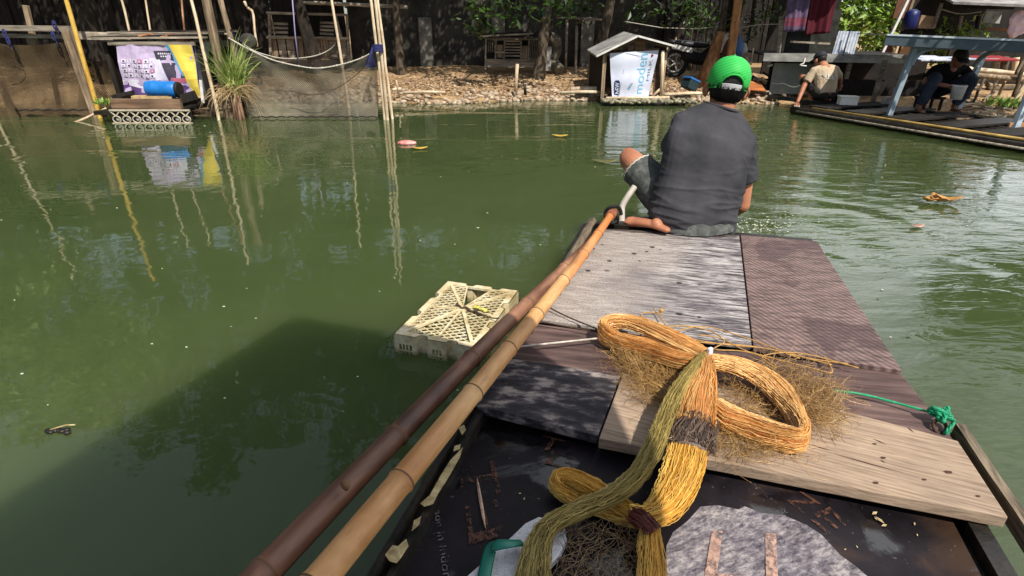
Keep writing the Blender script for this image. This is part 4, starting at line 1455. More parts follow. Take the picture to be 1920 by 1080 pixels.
# shoulders and sleeves
limb(sh, [Ls + V((-.012, 0, .0)), lerp(Ls, Rs, .5) + V((0, -.02, .03)), Rs + V((.0, 0, 0))], [.066, .075, .064], 16)
Rc = D(1396, 338, 3.10)
def sleeve(mb, a, b, r0, r1):
    mb.tube([a, lerp(a, b, .33), lerp(a, b, .66), b], [r0, lerp(r0, r1, .3), lerp(r0, r1, .7), r1], 18)
sleeve(sh, Rs + V((-.004, 0, .015)), Rc, .070, .074)
Lc = lerp(Ls, Le, .72)
sleeve(sh, Ls + V((.006, 0, .012)), Lc, .068, .074)
def wrinkle(c, n_):
    low = max(0, min(1, (.66 - c.z) / .28))
    a = noise.noise(V((c.x * 6 + c.z * 4, c.y * 4, c.z * 8))) * .005
    # drag folds running from the right armpit and the waist, sharp on one side
    ac = (c.z - .45) * .82 + (c.x - 1.0) * .57
    al = (c.x - 1.0) * .82 - (c.z - .45) * .57
    r1 = 1 - abs(noise.noise(V((ac * 17 + .6 * noise.noise(c * 6), al * 3.2, c.y * 3)))) * 2.6
    ac2 = (c.z - .35) * .98 + (c.x - 1.0) * .16
    r2 = 1 - abs(noise.noise(V((ac2 * 24 + 9, c.x * 4.5, c.y * 3 + 5)))) * 2.6
    right = max(0, min(1, (c.x - .95) / .3))
    return a + max(0, r1) ** 1.6 * .0045 * (.15 + .85 * right * (1 - .5 * low)) + max(0, r2) ** 1.6 * .0105 * low + .001
me = remesh(sh, .006, 5, wrinkle)
tee = part("t_shirt", me, M['shirt_grey'], man)
# stitched hem
hm = MB()
hr = ring((1221, 421), (1370, 431), 2.89, 2.94, .136, .0, ext=1.015)
hm.tube(hr, .0065, 8, closed=True, flat=1.0)
part("hem", hm, M['shirt_grey'], tee)
# neckband
nb = MB()
cN = (D(1322, 193, 3.05) + D(1386, 210, 3.09)) / 2 + V((0, 0, .0))
axn = (D(1386, 214, 3.09) - D(1322, 195, 3.05)).normalized()
fyn = V((0, 0, 1)).cross(axn).normalized()
nb.tube([cN + axn * cos(k * pi / 12) * .093 + fyn * sin(k * pi / 12) * .068 for k in range(24)], .008, 8, closed=True)
part("neckband", nb, M['shirt_grey'], tee)

# shorts
shb = MB()
limb(shb, [pel + V((-.11, -.03, -.065)), pel + V((0, -.055, -.065)), pel + V((.11, -.03, -.065))], [.112, .118, .112], 18)
def leg_tube(mb, a, b, c, r):
    mb.tube(crom([a, b, c], 5), [interp(r, k / 10) for k in range(11)], 18)
Lhem = lerp(Lh, Lk, .80)
leg_tube(shb, Lh, lerp(Lh, Lk, .45) + V((0, 0, .005)), Lhem, [.110, .108, .098])
Rhem = lerp(Rh, Rk, .8)
leg_tube(shb, Rh, lerp(Rh, Rk, .5), Rhem, [.110, .104, .094])
me = remesh(shb, .008, 4, lambda c, n_: noise.noise(c * 24) * .004 + noise.noise(c * 9) * .004)
zmin = .2555
for v in me.vertices: v.co.z = max(v.co.z, zmin)
shorts = part("shorts", me, M['denim'], man)
fr_ = MB()
axl = (Lk - Lh).normalized(); s1 = axl.cross(V((0, 0, 1))).normalized(); s2 = s1.cross(axl)
pts = [Lhem + s1 * cos(k * pi / 20) * .099 + s2 * sin(k * pi / 20) * .099 + axl * (.004 * sin(k * 3.1)) for k in range(40)]
fr_.tube(pts, .0045, 6, closed=True)
for k in range(60):
    q = random.random() * 2 * pi
    p = Lhem + s1 * cos(q) * .099 + s2 * sin(q) * .099
    fr_.tube([p, p + axl * random.uniform(.008, .022) + V((random.gauss(0, .004), 0, random.gauss(0, .004)))], .001, 3)
part("frayed_hem", fr_, m_flat("pale_denim_thread", lin(196, 192, 180), .9), shorts)

# hair below the cap
hb = MB()
nU, nV = 28, 10
def hair_pt(u, v, off):
    a = lerp(-1.42, 1.42, u)          # 0 is straight back
    z = lerp(.045, -.078 + .040 * abs(a) / 2.0, v)
    k = sqrt(max(.05, 1 - ((z - .02) / .112) ** 2))
    return Qh(sin(a) * (.080 + off) * k, -.008 - cos(a) * (.100 + off) * k, z)
outer = [[hair_pt(i / nU, j / nV, .004 + .004 * noise.noise(V((i * .9, j * .5, 3)))) for i in range(nU + 1)] for j in range(nV + 1)]
inner = [[hair_pt(i / nU, j / nV, -.010) for i in range(nU + 1)] for j in range(nV + 1)]
for g_ in (outer, inner):
    hb.add([p for r in g_ for p in r], [(j * (nU + 1) + i, j * (nU + 1) + i + 1, (j + 1) * (nU + 1) + i + 1, (j + 1) * (nU + 1) + i) for j in range(nV) for i in range(nU)], 0, True)
hb.add(outer[-1] + inner[-1], [(i, i + 1, nU + 2 + i, nU + 1 + i) for i in range(nU)])
for k in range(500):
    u = random.random(); v = random.uniform(.3, 1.0)
    p = hair_pt(u, v, .006); q = hair_pt(u + random.gauss(0, .012), min(1.14, v + random.uniform(.1, .22)), .007 + random.uniform(0, .004))
    hb.tube([p, q], [.0011, .0005], 3, cap=False)
part("hair", hb, M['hair'], man, recalc=False)

# cap
def m_cap():
    n = NT("green_mesh_cap_cloth")
    o = n.tc.outputs['Object']
    w = n.wave(n.map(rot=(0, radians(-10), 0)), 44, .2, 1, 'Z')
    w2 = n.wave(n.map(), 60, 0, 0, 'X')
    col = n.mix(lin(22, 140, 46), lin(62, 196, 92), n.fr(w, .2, .8))
    return n.fin(col, .6, n.bump(w, .08, .001), .3)
M['cap'] = m_cap()
cap = MB()
nU, nV = 48, 14
def cap_pt(u, v, off=0.0):
    a = 2 * pi * u            # u=0 straight back
    th = v * pi * .655
    k = sin(th) ** .80 if v > 0 else 0
    return Qh(-sin(a) * (.090 + off) * k, -.008 - cos(a) * (.110 + off) * k, .036 + (.093 + off) * cos(th) + .004 * cos(2 * a) * sin(th))
def opening(u, v):
    a = (u if u < .5 else u - 1) * 2 * pi
    return (abs(a) / .62) ** 2 + ((1.02 - v) / .30) ** 2 < 1 and v < 1.1
vid = {}
for j in range(nV + 1):
    for i in range(nU):
        vid[i, j] = len(cap.v); cap.v.append(tuple(cap_pt(i / nU, j / nV)))
for j in range(nV):
    for i in range(nU):
        if opening((i + .5) / nU, (j + .5) / nV): continue
        cap.f.append((vid[i, j], vid[(i + 1) % nU, j], vid[(i + 1) % nU, j + 1], vid[i, j + 1])); cap.m.append(0); cap.sm.append(True)
capo = part("cap", cap, M['cap'], man, "green mesh cap with a white adjusting strap at the back")
md = capo.modifiers.new("thick", 'SOLIDIFY'); md.thickness = .003
tr = MB()
pts = [cap_pt(q, 1.02 - .30 * sqrt(max(0, 1 - (q * 2 * pi / .62) ** 2)), .002) for q in [lerp(-.0985, .0985, k / 16) for k in range(17)]]
tr.tube(pts, .005, 8)
pts = [cap_pt(k / 40, 1.0, .001) for k in range(5, 36)]
tr.tube(pts, .004, 6)
part("trim", tr, m_flat("green_cap_trim", lin(40, 168, 66), .7), capo)
stp = MB()
for lay in (0,):
    a = [cap_pt(lerp(-.078, .078, k / 12), .915, .004) for k in range(13)]
    b = [cap_pt(lerp(-.078, .078, k / 12), 1.03, .004) for k in range(13)]
    ai = [cap_pt(lerp(-.078, .078, k / 12), .915, .0) for k in range(13)]
    bi = [cap_pt(lerp(-.078, .078, k / 12), 1.03, .0) for k in range(13)]
    stp.loft([[a[k], b[k], bi[k], ai[k]] for k in range(13)], smooth=False)
part("strap", stp, m_flat("white_plastic_strap", lin(226, 224, 226), .45, .12), capo)
bt = MB(); bt.ellipsoid(Qh(0, -.008, .131), .008, .008, .004, R_h, 10, 6)
part("button", bt, m_flat("cap_button_green", lin(60, 180, 80), .6), capo)
br = MB()
def brim(u, v):
    a = lerp(-1.15, 1.15, u)
    r0 = V((sin(a) * .088, -.008 + cos(a) * .108, .034))
    e = V((sin(a) * .092, .065 + cos(a) * .125, .022 - .012 * sin(a) ** 2))
    p = lerp(r0, e, v)
    return Qh(p.x, p.y, p.z + .010 * (1 - (a / 1.15) ** 2) * v)
br.sheet(brim, 16, 5)
bo = part("brim", br, m_flat("green_cap_brim", lin(24, 140, 50), .7), capo)
md = bo.modifiers.new("thick", 'SOLIDIFY'); md.thickness = .003

# eyes and brows, seen only from the front
eb = MB()
for sg in (-1, 1):
    eb.ellipsoid(Qh(sg * .031, .081, .004), .015, .011, .009, R_h, 10, 8)
part("eyes", eb, M['white'], man, kind='stuff')

# ---------------- generic small figures
def figure(root, J, mats, voxel=.009, s=1.0, collar=True, trousers=1.0, hem=1.0):
    b = MB()
    R_, Q_ = head(b, J['head'], J['hf'], J['hup'], s)
    limb(b, [J['neck'] - V((0, 0, .05)), J['neck'], lerp(J['neck'], J['head'], .7)], [.062 * s, .055 * s, .054 * s], 12)
    limb(b, [J['pel'], J['chest'], J['neck']], [.12 * s, .13 * s, .07 * s], 14)
    for k in 'LR':
        sg = 1 if k == 'L' else -1
        limb(b, [J[k + 's'], lerp(J[k + 's'], J[k + 'e'], .5), J[k + 'e']], [.052 * s, .047 * s, .040 * s], 12)
        limb(b, [J[k + 'e'], lerp(J[k + 'e'], J[k + 'w'], .4), J[k + 'w']], [.042 * s, .039 * s, .027 * s], 12)
        hand(b, J[k + 'w'], J[k + 'hd'], J[k + 'hn'], sg, s, J.get('curl', .6))
        limb(b, [J[k + 'h'], lerp(J[k + 'h'], J[k + 'k'], .5), J[k + 'k']], [.088 * s, .076 * s, .058 * s], 12)
        limb(b, [J[k + 'k'], lerp(J[k + 'k'], J[k + 'a'], .35), J[k + 'a']], [.056 * s, .054 * s, .037 * s], 12)
        foot(b, J[k + 'a'], J[k + 'heel'], J[k + 'toe'], s)
    part("body", remesh(b, voxel, 3), mats['skin'], root)
    t = MB()
    ax = (J['Rs'] - J['Ls']).normalized()
    def trg(c, rx, ry, upv):
        y = ax.cross(upv).normalized()
        return [c + ax * cos(q * pi / 9) * rx + y * sin(q * pi / 9) * ry for q in range(18)]
    upv = (J['neck'] - J['pel']).normalized()
    sp = crom([J['pel'] - upv * .05, J['pel'], J['chest'], lerp(J['chest'], J['neck'], .6), J['neck'] - upv * .02], 4)
    rx = [.165, .170, .190, .185, .075]; ry = [.13, .135, .135, .11, .07]
    t.loft([trg(p, interp(rx, i / (len(sp) - 1)) * s, interp(ry, i / (len(sp) - 1)) * s, upv) for i, p in enumerate(sp)])
    limb(t, [J['Ls'], lerp(J['Ls'], J['Rs'], .5) + upv * .02, J['Rs']], [.062 * s, .07 * s, .062 * s], 12)
    for k in 'LR':
        sleeve(t, J[k + 's'], lerp(J[k + 's'], J[k + 'e'], .78), .064 * s, .070 * s)
    shirt = part("t_shirt", remesh(t, voxel, 3, lambda c, n_: noise.noise(c * 13) * .008), mats['shirt'], root)
    p = MB()
    limb(p, [J['Lh'], J['pel'], J['Rh']], [.11 * s, .12 * s, .11 * s], 12)
    for k in 'LR':
        e = lerp(J[k + 'k'], J[k + 'a'], .9) if trousers > .5 else lerp(J[k + 'h'], J[k + 'k'], .85)
        if trousers > .5:
            p.tube(crom([J[k + 'h'], lerp(J[k + 'h'], J[k + 'k'], .5), J[k + 'k'], e], 4), [.105 * s] * 4 + [.095 * s] * 4 + [.078 * s] * 4 + [.062 * s], 14)
        else:
            p.tube(crom([J[k + 'h'], lerp(J[k + 'h'], J[k + 'k'], .5), e], 4), [.108 * s] * 4 + [.10 * s] * 5, 14)
    part("trousers" if trousers > .5 else "shorts", remesh(p, voxel, 3, lambda c, n_: noise.noise(c * 14) * .008), mats['legs'], root)
    hb = MB()
    hb.ellipsoid(Q_(0, -.020, .018), .081 * s, .092 * s, .098 * s, R_, 18, 12)
    part("hair", hb, M['hair'], root)
    cb = MB()
    rings = []
    for j in range(7):
        th = pi * .5 * (1 - j / 7.0)
        rings.append([Q_(cos(q * pi / 10) * .094 * sin(th) ** .8, -.006 + sin(q * pi / 10) * .112 * sin(th) ** .8, .030 + .095 * cos(th)) for q in range(20)])
    cb.loft(rings)
    capx = part("cap", cb, mats['cap'], root)
    bb = MB()
    bb.sheet(lambda u, v: Q_(*lerp(V((sin(lerp(-1.1, 1.1, u)) * .09, -.006 + cos(lerp(-1.1, 1.1, u)) * .108, .030)), V((sin(lerp(-1.1, 1.1, u)) * .095, .065 + cos(lerp(-1.1, 1.1, u)) * .12, .018)), v)), 10, 3)
    bo = part("brim", bb, mats['cap'], capx); md = bo.modifiers.new("t", 'SOLIDIFY'); md.thickness = .004
    eb = MB()
    for sg in (-1, 1): eb.ellipsoid(Q_(sg * .031 * s, .081 * s, .004), .012, .009, .007, R_, 8, 6)
    part("eyes", eb, M['white'], root, kind='stuff')
    return shirt, Q_

# man squatting on the far bamboo raft, back to the camera, reaching into the water
ZB = .12
b0 = D(1543, 196, 9.55); b0.z = ZB
J = {}
J['pel'] = b0 + V((.0, .02, .17)); J['chest'] = b0 + V((.0, .10, .40)); J['neck'] = b0 + V((-.03, .20, .56))
J['head'] = b0 + V((-.06, .29, .645)); J['hf'] = V((-.35, 1, -.45)); J['hup'] = V((-.1, .4, 1))
J['Ls'] = b0 + V((-.18, .16, .49)); J['Rs'] = b0 + V((.16, .17, .50))
J['Le'] = b0 + V((-.30, .14, .27)); J['Lw'] = D(1496, 190, 9.50); J['Lhd'] = V((-.3, .0, -1)); J['Lhn'] = V((0, 1, .2))
J['Re'] = b0 + V((.30, .22, .36)); J['Rw'] = b0 + V((.40, .34, .24)); J['Rhd'] = V((.35, .4, -.6)); J['Rhn'] = V((0, -1, .3))
J['Lh'] = b0 + V((-.10, .04, .17)); J['Rh'] = b0 + V((.10, .04, .17))
J['Lk'] = b0 + V((-.22, .42, .36)); J['Rk'] = b0 + V((.22, .42, .36))
J['La'] = b0 + V((-.15, .14, .08)); J['Ra'] = b0 + V((.15, .14, .08))
J['Lheel'] = b0 + V((-.15, .08, .035)); J['Ltoe'] = b0 + V((-.19, .32, .03)); J['Rheel'] = b0 + V((.15, .08, .035)); J['Rtoe'] = b0 + V((.19, .32, .03))
squat = thing("person", "man in beige t-shirt and dark cap squatting with one hand in the water", "person", b0)
M['cap_dark'] = m_flat("dark_cap_cloth", lin(40, 40, 46), .8)
M['shirt_beige'] = m_cloth("beige_tshirt_cotton", lin(168, 148, 122), lin(196, 176, 148))
shirt2, _ = figure(squat, J, dict(skin=M['skin'], shirt=M['shirt_beige'], legs=m_flat("dark_shorts_cloth", lin(52, 48, 44), .9), cap=M['cap_dark']), trousers=0)
# white print on the back: strokes of illegible lettering
pb = MB()
for k, (x0, z0, x1, z1) in enumerate(((-.11, .44, -.08, .40), (-.08, .40, -.05, .45), (-.03, .45, -.03, .40), (-.03, .45, .01, .44), (-.03, .42, .0, .42), (.03, .445, .03, .40), (.03, .40, .06, .405), (.08, .44, .11, .43), (.095, .435, .095, .395), (-.06, .385, .0, .375), (.01, .38, .08, .375))):
    def bk(x, z):
        # on the cloth of the upper back
        return b0 + V((x - .01, -.045 + (z - .40) * .42 + x * x * 1.6, z))
    pb.beam(bk(x0, z0), bk(x1, z1), .010, .016)
part("back_print", pb, M['white'], shirt2, kind='stuff')

# man seated under the frame, facing the camera, in shade
s0 = D(1738, 214, 8.62); s0.z = ZB
J = {}
f_ = V((-.12, -1, 0)).normalized(); r_ = V((-1, .12, 0)).normalized()   # his left is camera right
def at(x, y, z): return s0 + V((1, 0, 0)) * x + V((0, -1, 0)) * y + V((0, 0, z))
J['pel'] = at(.04, -.10, .30); J['chest'] = at(.05, .02, .50); J['neck'] = at(.06, .14, .64)
J['head'] = at(.06, .22, .735); J['hf'] = V((-.1, -1, -.45)); J['hup'] = V((0, -.3, 1))
J['Rs'] = at(-.15, .10, .585); J['Ls'] = at(.26, .10, .585)
J['Re'] = at(-.32, .20, .42); J['Rw'] = at(-.08, .36, .38); J['Rhd'] = V((.7, -.2, -.4)); J['Rhn'] = V((0, -.8, .6))
J['Le'] = at(.40, .20, .41); J['Lw'] = at(.12, .36, .36); J['Lhd'] = V((-.7, -.2, -.3)); J['Lhn'] = V((0, -.8, .6))
J['Rh'] = at(-.07, -.06, .30); J['Lh'] = at(.15, -.06, .30)
J['Rk'] = at(-.26, .30, .46); J['Lk'] = at(.28, .30, .46)
J['Ra'] = at(-.30, .22, .09); J['La'] = at(.20, .22, .09)
J['Rheel'] = at(-.30, .16, .035); J['Rtoe'] = at(-.34, .40, .03); J['Lheel'] = at(.20, .16, .035); J['Ltoe'] = at(.22, .40, .03)
seated = thing("person", "man in black t-shirt, jeans and black hat sitting under the grey frame", "person", s0)
figure(seated, J, dict(skin=m_skin("brown_skin", lin(120, 78, 58), lin(150, 100, 76)), shirt=m_cloth("black_tshirt_cotton", lin(16, 15, 17), lin(26, 25, 27)), legs=m_cloth("blue_jeans", lin(38, 42, 52), lin(60, 66, 78)), cap=M['black']))
st = thing("stool", "low dark wooden stool under the man below the grey frame", "stool", s0 + V((.04, .10, 0)))
part("seat", MB().box(s0 + V((.04, .10, .175)), (.30, .26, .03)), M['dark_timber'], st, bevel=.004)
for sx in (-.12, .12):
    for sy in (-.10, .10):
        part("leg", MB().box(s0 + V((.04 + sx, .10 + sy, .08)), (.03, .03, .158)), M['dark_timber'], st)
tb = MB(); c_ = s0 + V((.02, -.44, .30))
rings = []
for z, r in ((-.09, .075), (.08, .095), (.085, .10), (.095, .10), (.095, .088), (-.075, .068)):
    rings.append([c_ + V((cos(q * pi / 10) * r, sin(q * pi / 10) * r * .8, z)) for q in range(20)])
tb.loft(rings)
solo("plastic_tub", tb, M['white'], "white plastic tub held between the knees of the seated man", "tub")

# ================================================================== LEFT: net pen and hut
def stick(mb, a, b, r0, r1=None, n=10, seg=8, wob=.006, m=0):
    r1 = r1 if r1 is not None else r0
    a, b = V(a), V(b)
    sd = random.uniform(0, 50)
    pts = [lerp(a, b, k / seg) + V((noise.noise(V((k * .7, sd, 0))), noise.noise(V((sd, k * .7, 1))), 0)) * wob * (0 if k in (0,) else 1) for k in range(seg + 1)]
    mb.tube(pts, [lerp(r0, r1, k / seg) * (1 + .06 * noise.noise(V((k * 2.0, sd, 2)))) for k in range(seg + 1)], n, m)

YL = 8.9
def base(px, Y):
    """x of a photo column near the water line at depth Y"""
    py = 205
    return D(px, py, Y).x

def pole(label, name, p_low, Y, p_top, r, mat, top_z=2.7, r1=None, group=None, cat="pole"):
    """an upright pole: through two photo points at depth Y, carried down into the mud and up to top_z"""
    a = D(*p_low, Y); b = D(*p_top, Y)
    d = (b - a); d /= d.z
    lo = a + d * (-.5 - a.z); hi = a + d * (top_z - a.z)
    mb = MB(); stick(mb, lo, hi, r, r1 or r * .7, 10, 12, .012)
    return solo(name, mb, mat, label, cat, V((a.x, a.y, 0)), group)

pen = thing("net_pen", "fish pen of brown netting hung from grey timber beams at the left edge", "net pen", D(60, 204, 9.0) * 1)
pen.location.z = 0
def tl(a, b, Y0, Y1, w, h, mat, nm, lab=None):
    p = D(*a, Y0); q = D(*b, Y1)
    return part(nm, MB().beam(p, q, w, h), mat, pen, lab, bevel=.004)
tl((-60, 52), (133, 54), 8.95, 8.95, .10, .075, M['grey_timber'], "beam")
tl((-60, 65), (145, 70), 9.05, 9.05, .10, .05, M['grey_timber'], "beam")
tl((118, 66), (245, 69), 9.15, 9.3, .06, .11, M['grey_timber'], "beam")
def pp_(a, b, Y, w, mat, nm="post"):
    p = D(*a, Y); q = D(*b, Y); d = (q - p); q = q + d * .25
    mb = MB(); mb.beam(q, p, w, w * .8, up=(0, 1, 0))
    return part(nm, mb, mat, pen, bevel=.005)
pp_((125, 58), (177, 206), 8.85, .115, M['timber_v'])
pp_((48, 10), (62, 70), 9.1, .07, M['timber_v'])
pp_((-30, 50), (18, 200), 9.2, .08, M['timber_v'])
pp_((86, 75), (112, 205), 9.6, .06, M['dark_timber'])
def net_sheet(p00, p10, p01, p11, sag, nu=24, nv=14, wave=.06, topfn=None, seed=0.0):
    mb = MB()
    def f(u, v):
        top = topfn(u) if topfn else lerp(V(p01), V(p11), u) - V((0, 0, sag * 4 * u * (1 - u)))
        bot = lerp(V(p00), V(p10), u)
        p = lerp(bot, top, v)
        w = noise.noise(V((u * 5 + seed, v * 3, seed))) * wave + noise.noise(V((u * 13, v * 5, seed + 4))) * wave * .4
        return p + V((0, w + .10 * sin(v * pi), 0))
    mb.sheet(f, nu, nv)
    return mb
n1 = net_sheet(D(-80, 225, 8.9), D(165, 225, 8.9), D(-60, 72, 8.95), D(150, 72, 8.95), .09)
part("netting", n1, M['net_brown'], pen, "silty brown netting sheet", recalc=False)
n2 = net_sheet(D(140, 225, 9.3), D(222, 225, 9.5), D(140, 108, 9.3), D(220, 104, 9.5), .07, seed=3)
part("netting", n2, M['net_brown'], pen, "narrow netting sheet beside the hut", recalc=False)
# ties and a few cords
for x, y in ((105, 50), (103, 70), (12, 66), (18, 78)):
    tb = MB()
    c = D(x, y, 8.86)
    for k in range(4):
        tb.tube([c + V((cos(q * pi / 4) * .025, -.02, sin(q * pi / 4) * .045 + .012 * k)) for q in range(8)], .007, 6, closed=True)
    tb.tube([c, c + V((.03, -.03, -.14))], .006, 6)
    part("tie", tb, M['rope_blue'], pen)
cb = MB()
cb.tube(crom([D(0, 82, 8.8), D(22, 92, 8.8), D(26, 112, 8.8), D(0, 122, 8.8)], 6), .006, 6)
cb.tube(crom([D(0, 150, 8.78), D(14, 180, 8.78), D(30, 203, 8.78)], 6), .012, 6)
part("cord", cb, M['rope_dark'], pen)
rb = MB()
for k in range(40):
    rb.ellipsoid(D(30 + k * 3.6, 206 + 1.2 * sin(k), 8.84), .022, .02, .014, None, 6, 4)
part("waterline_scum", rb, M['hull'], pen, kind='stuff')

# poles
pole("yellow bamboo pole leaning against the netted pen at left", "bamboo_pole", (184, 208), 8.7, (130, 20), .036, M['bamboo_y'], 2.75)
pole("pale pole just outside the left edge, seen as a reflection", "stake", (-14, 200), 8.9, (-60, 20), .022, M['bamboo_p'], 2.7)
pole("thin pale stick behind the hut with the purple banner, leftmost of three", "stake", (246, 70), 9.7, (228, 0), .022, M['bamboo_p'], 2.5, group="sticks standing behind the banner hut")
pole("thin pale stick behind the hut with the purple banner, middle of three", "stake", (283, 66), 9.7, (273, 0), .018, M['bamboo_p'], 2.4, group="sticks standing behind the banner hut")
pole("thin reddish stick behind the hut with the purple banner, rightmost of three", "stake", (347, 70), 9.7, (341, 0), .018, m_mottle("reddish_stick", lin(110, 60, 42), lin(196, 150, 116), 6), 2.4, group="sticks standing behind the banner hut")
pole("slim pale pole in front of the hut with the purple banner", "stake", (412, 228), 8.5, (360, 5), .026, M['bamboo_p'], 2.3)
pole("thick weathered post beside the clump of reed grass", "post", (431, 225), 8.75, (388, 5), .075, M['timber_v'], 2.1, .06, cat="post")
pole("short pale post with blue twine behind the reed grass", "post", (452, 150), 9.4, (421, 28), .045, M['timber_v'], 1.62, .04, cat="post")
solo("loose_stick", MB().tube([D(124, 237, 8.3), D(160, 222, 8.42), D(200, 203, 8.55)], .018, 8), M['bamboo_p'], "loose pale stick poking out of the water before the pen", "stick")

# ---------------- hut with the purple banner
YH = 8.8
hut = thing("banner_hut", "small floating hut fronted by a purple and yellow banner, topped with scrap boards", "hut", D(290, 205, 9.2) * 1)
hut.location.z = 0
hx0, hx1 = D(214, 150, YH).x, D(384, 150, YH).x
ztop = D(290, 79, YH).z; zbot = .22
for i in range(8):
    y = YH - .08 + i * .14
    a = V((hx0 - .10 + random.uniform(-.1, .05), y, ztop + .05 + random.uniform(0, .03) + .012 * i)); b = V((hx1 + .12 + random.uniform(-.1, .2), y + random.uniform(-.06, .06), ztop + .05 + random.uniform(0, .05) + .012 * i))
    part("roof_board", MB().beam(a, b, .12, .025), M['grey_timber'] if i % 2 == 0 else M['dark_timber'], hut)
ob = MB()
for x0, y0, x1, y1 in ((258, 67, 288, 63), (300, 70, 326, 64), (330, 76, 352, 73), (310, 74, 318, 64)):
    ob.beam(D(x0, y0, 8.75), D(x1, y1, 8.85), .05, .025)
part("scrap_board", ob, m_wood("orange_scrap_wood", lin(190, 140, 100), lin(110, 70, 48)), hut)
part("front_rail", MB().beam(D(203, 81, 8.72), D(365, 82, 8.72), .04, .05), M['grey_timber'], hut)
for x, y in ((hx0, YH), (hx1, YH), (hx0, YH + 1.1), (hx1, YH + 1.1)):
    part("corner_post", MB().beam(V((x, y + .03, 0)), V((x, y + .03, ztop)), .06, .05, up=(0, 1, 0)), M['dark_timber'], hut)
wb = MB()
wb.beam(V((hx0, YH + 1.13, (ztop + zbot) / 2)), V((hx1, YH + 1.13, (ztop + zbot) / 2)), .02, ztop - zbot)
wb.beam(V((hx0 - .01, YH + .05, (ztop + zbot) / 2)), V((hx0 - .01, YH + 1.1, (ztop + zbot) / 2)), .02, ztop - zbot)
part("wall", wb, M['dark_timber'], hut)
# banner (graded sheet with printed shapes on it)
bTL, bTR, bBR, bBL = D(216, 83, 8.70), D(361, 84, 8.70), D(377, 180, 8.70), D(233, 178, 8.70)
def ban(u, v, off=0.0):
    p = lerp(lerp(bBL, bBR, u), lerp(bTL, bTR, u), v)
    w = .014 * sin(u * 9 + v * 3) * (1 - v * .4) + .010 * sin(u * 23 + v * 7) + .012 * sin(v * 8 + u * 2)
    return p + V((0, w - off, .010 * sin(u * 14) * (1 - v)))
bb = MB()
m_b = [m_flat("banner_lilac", lin(190, 172, 202), .6, .25), m_flat("banner_white", lin(214, 208, 220), .6, .1), m_flat("banner_purple", lin(92, 64, 118), .6, .2), m_flat("banner_yellow", lin(234, 206, 84), .6, .08), m_flat("banner_cyan", lin(104, 168, 206), .6, .1),
       m_flat("banner_dark", lin(62, 56, 70), .6, .2), m_flat("banner_pink", lin(176, 96, 116), .6, .2)]
def bquad(poly, m, off):
    # triangulated fan in small steps so that it follows the waves
    us = [p[0] for p in poly]; vs_ = [p[1] for p in poly]
    n_ = 10
    # poly is a quad: bl, br, tr, tl
    for i in range(n_):
        for j in range(6):
            q = []
            for a, b in ((i, j), (i + 1, j), (i + 1, j + 1), (i, j + 1)):
                s_, t_ = a / n_, b / 6
                u = lerp(lerp(poly[0][0], poly[1][0], s_), lerp(poly[3][0], poly[2][0], s_), t_)
                v = lerp(lerp(poly[0][1], poly[1][1], s_), lerp(poly[3][1], poly[2][1], s_), t_)
                q.append(ban(u, v, off))
            bb.add(q, [(0, 1, 2, 3)], m, True)
bquad(((0, 0), (1, 0), (1, 1), (0, 1)), 0, 0)
bquad(((0, 0), (.95, 0), (.85, .22), (0, .25)), 2, .004)
bquad(((.0, .20), (.36, .10), (.42, .32), (.0, .30)), 1, .005)
bquad(((.62, .30), (.86, .26), (.78, .66), (.56, .64)), 5, .005)
bquad(((.64, .28), (.84, .26), (.84, .36), (.66, .36)), 6, .008)
bquad(((.46, .30), (.60, .30), (.54, .74), (.40, .74)), 1, .005)
bquad(((.88, 0), (1, 0), (.99, 1), (.68, 1)), 3, .006)
bquad(((.80, .40), (.83, .40), (.69, 1), (.63, 1)), 4, .008)
bquad(((.50, .72), (.72, .70), (.70, .88), (.48, .88)), 5, .010)
for k in range(7):
    u0 = .53 + k * .025
    bquad(((u0, .81), (u0 + .016, .81), (u0 + .016, .84), (u0, .84)), 1, .013)
for k in range(5):
    u0 = .56 + k * .025
    bquad(((u0, .76), (u0 + .014, .76), (u0 + .014, .785), (u0, .785)), 1, .013)
for k in range(6):
    for j in range(4):
        u0 = .04 + k * .072 + .01 * (j % 2); v0 = .36 + j * .095
        bquad(((u0, v0), (u0 + .052, v0), (u0 + .048, v0 + .07), (u0 - .004, v0 + .07)), 1 if (k + j) % 3 else 6 if (k * j) % 4 == 1 else 1, .006)
        bquad(((u0 + .012, v0 + .014), (u0 + .036, v0 + .014), (u0 + .034, v0 + .05), (u0 + .010, v0 + .05)), 5 if (k + j) % 2 else 0, .009)
part("banner", bb, m_b, hut, "purple banner with pale shelf shapes and a yellow diagonal", recalc=False)
# grey tarp at the right side
tp = MB()
a, b, c, d = D(361, 84, 8.74), D(392, 78, 9.4), D(398, 188, 9.4), D(378, 186, 8.74)
tp.sheet(lambda u, v: lerp(lerp(d, c, u), lerp(a, b, u), v) + V((.02 * sin(v * 9 + u * 5), .02 * sin(v * 7), 0)), 10, 12)
part("side_tarp", tp, m_flat("grey_tarp", lin(150, 152, 160), .7, .3), hut, recalc=False)
part("slat", MB().beam(D(376, 150, 8.66), D(381, 193, 8.64), .04, .02, up=(0, 1, 0)), M['white'], hut)
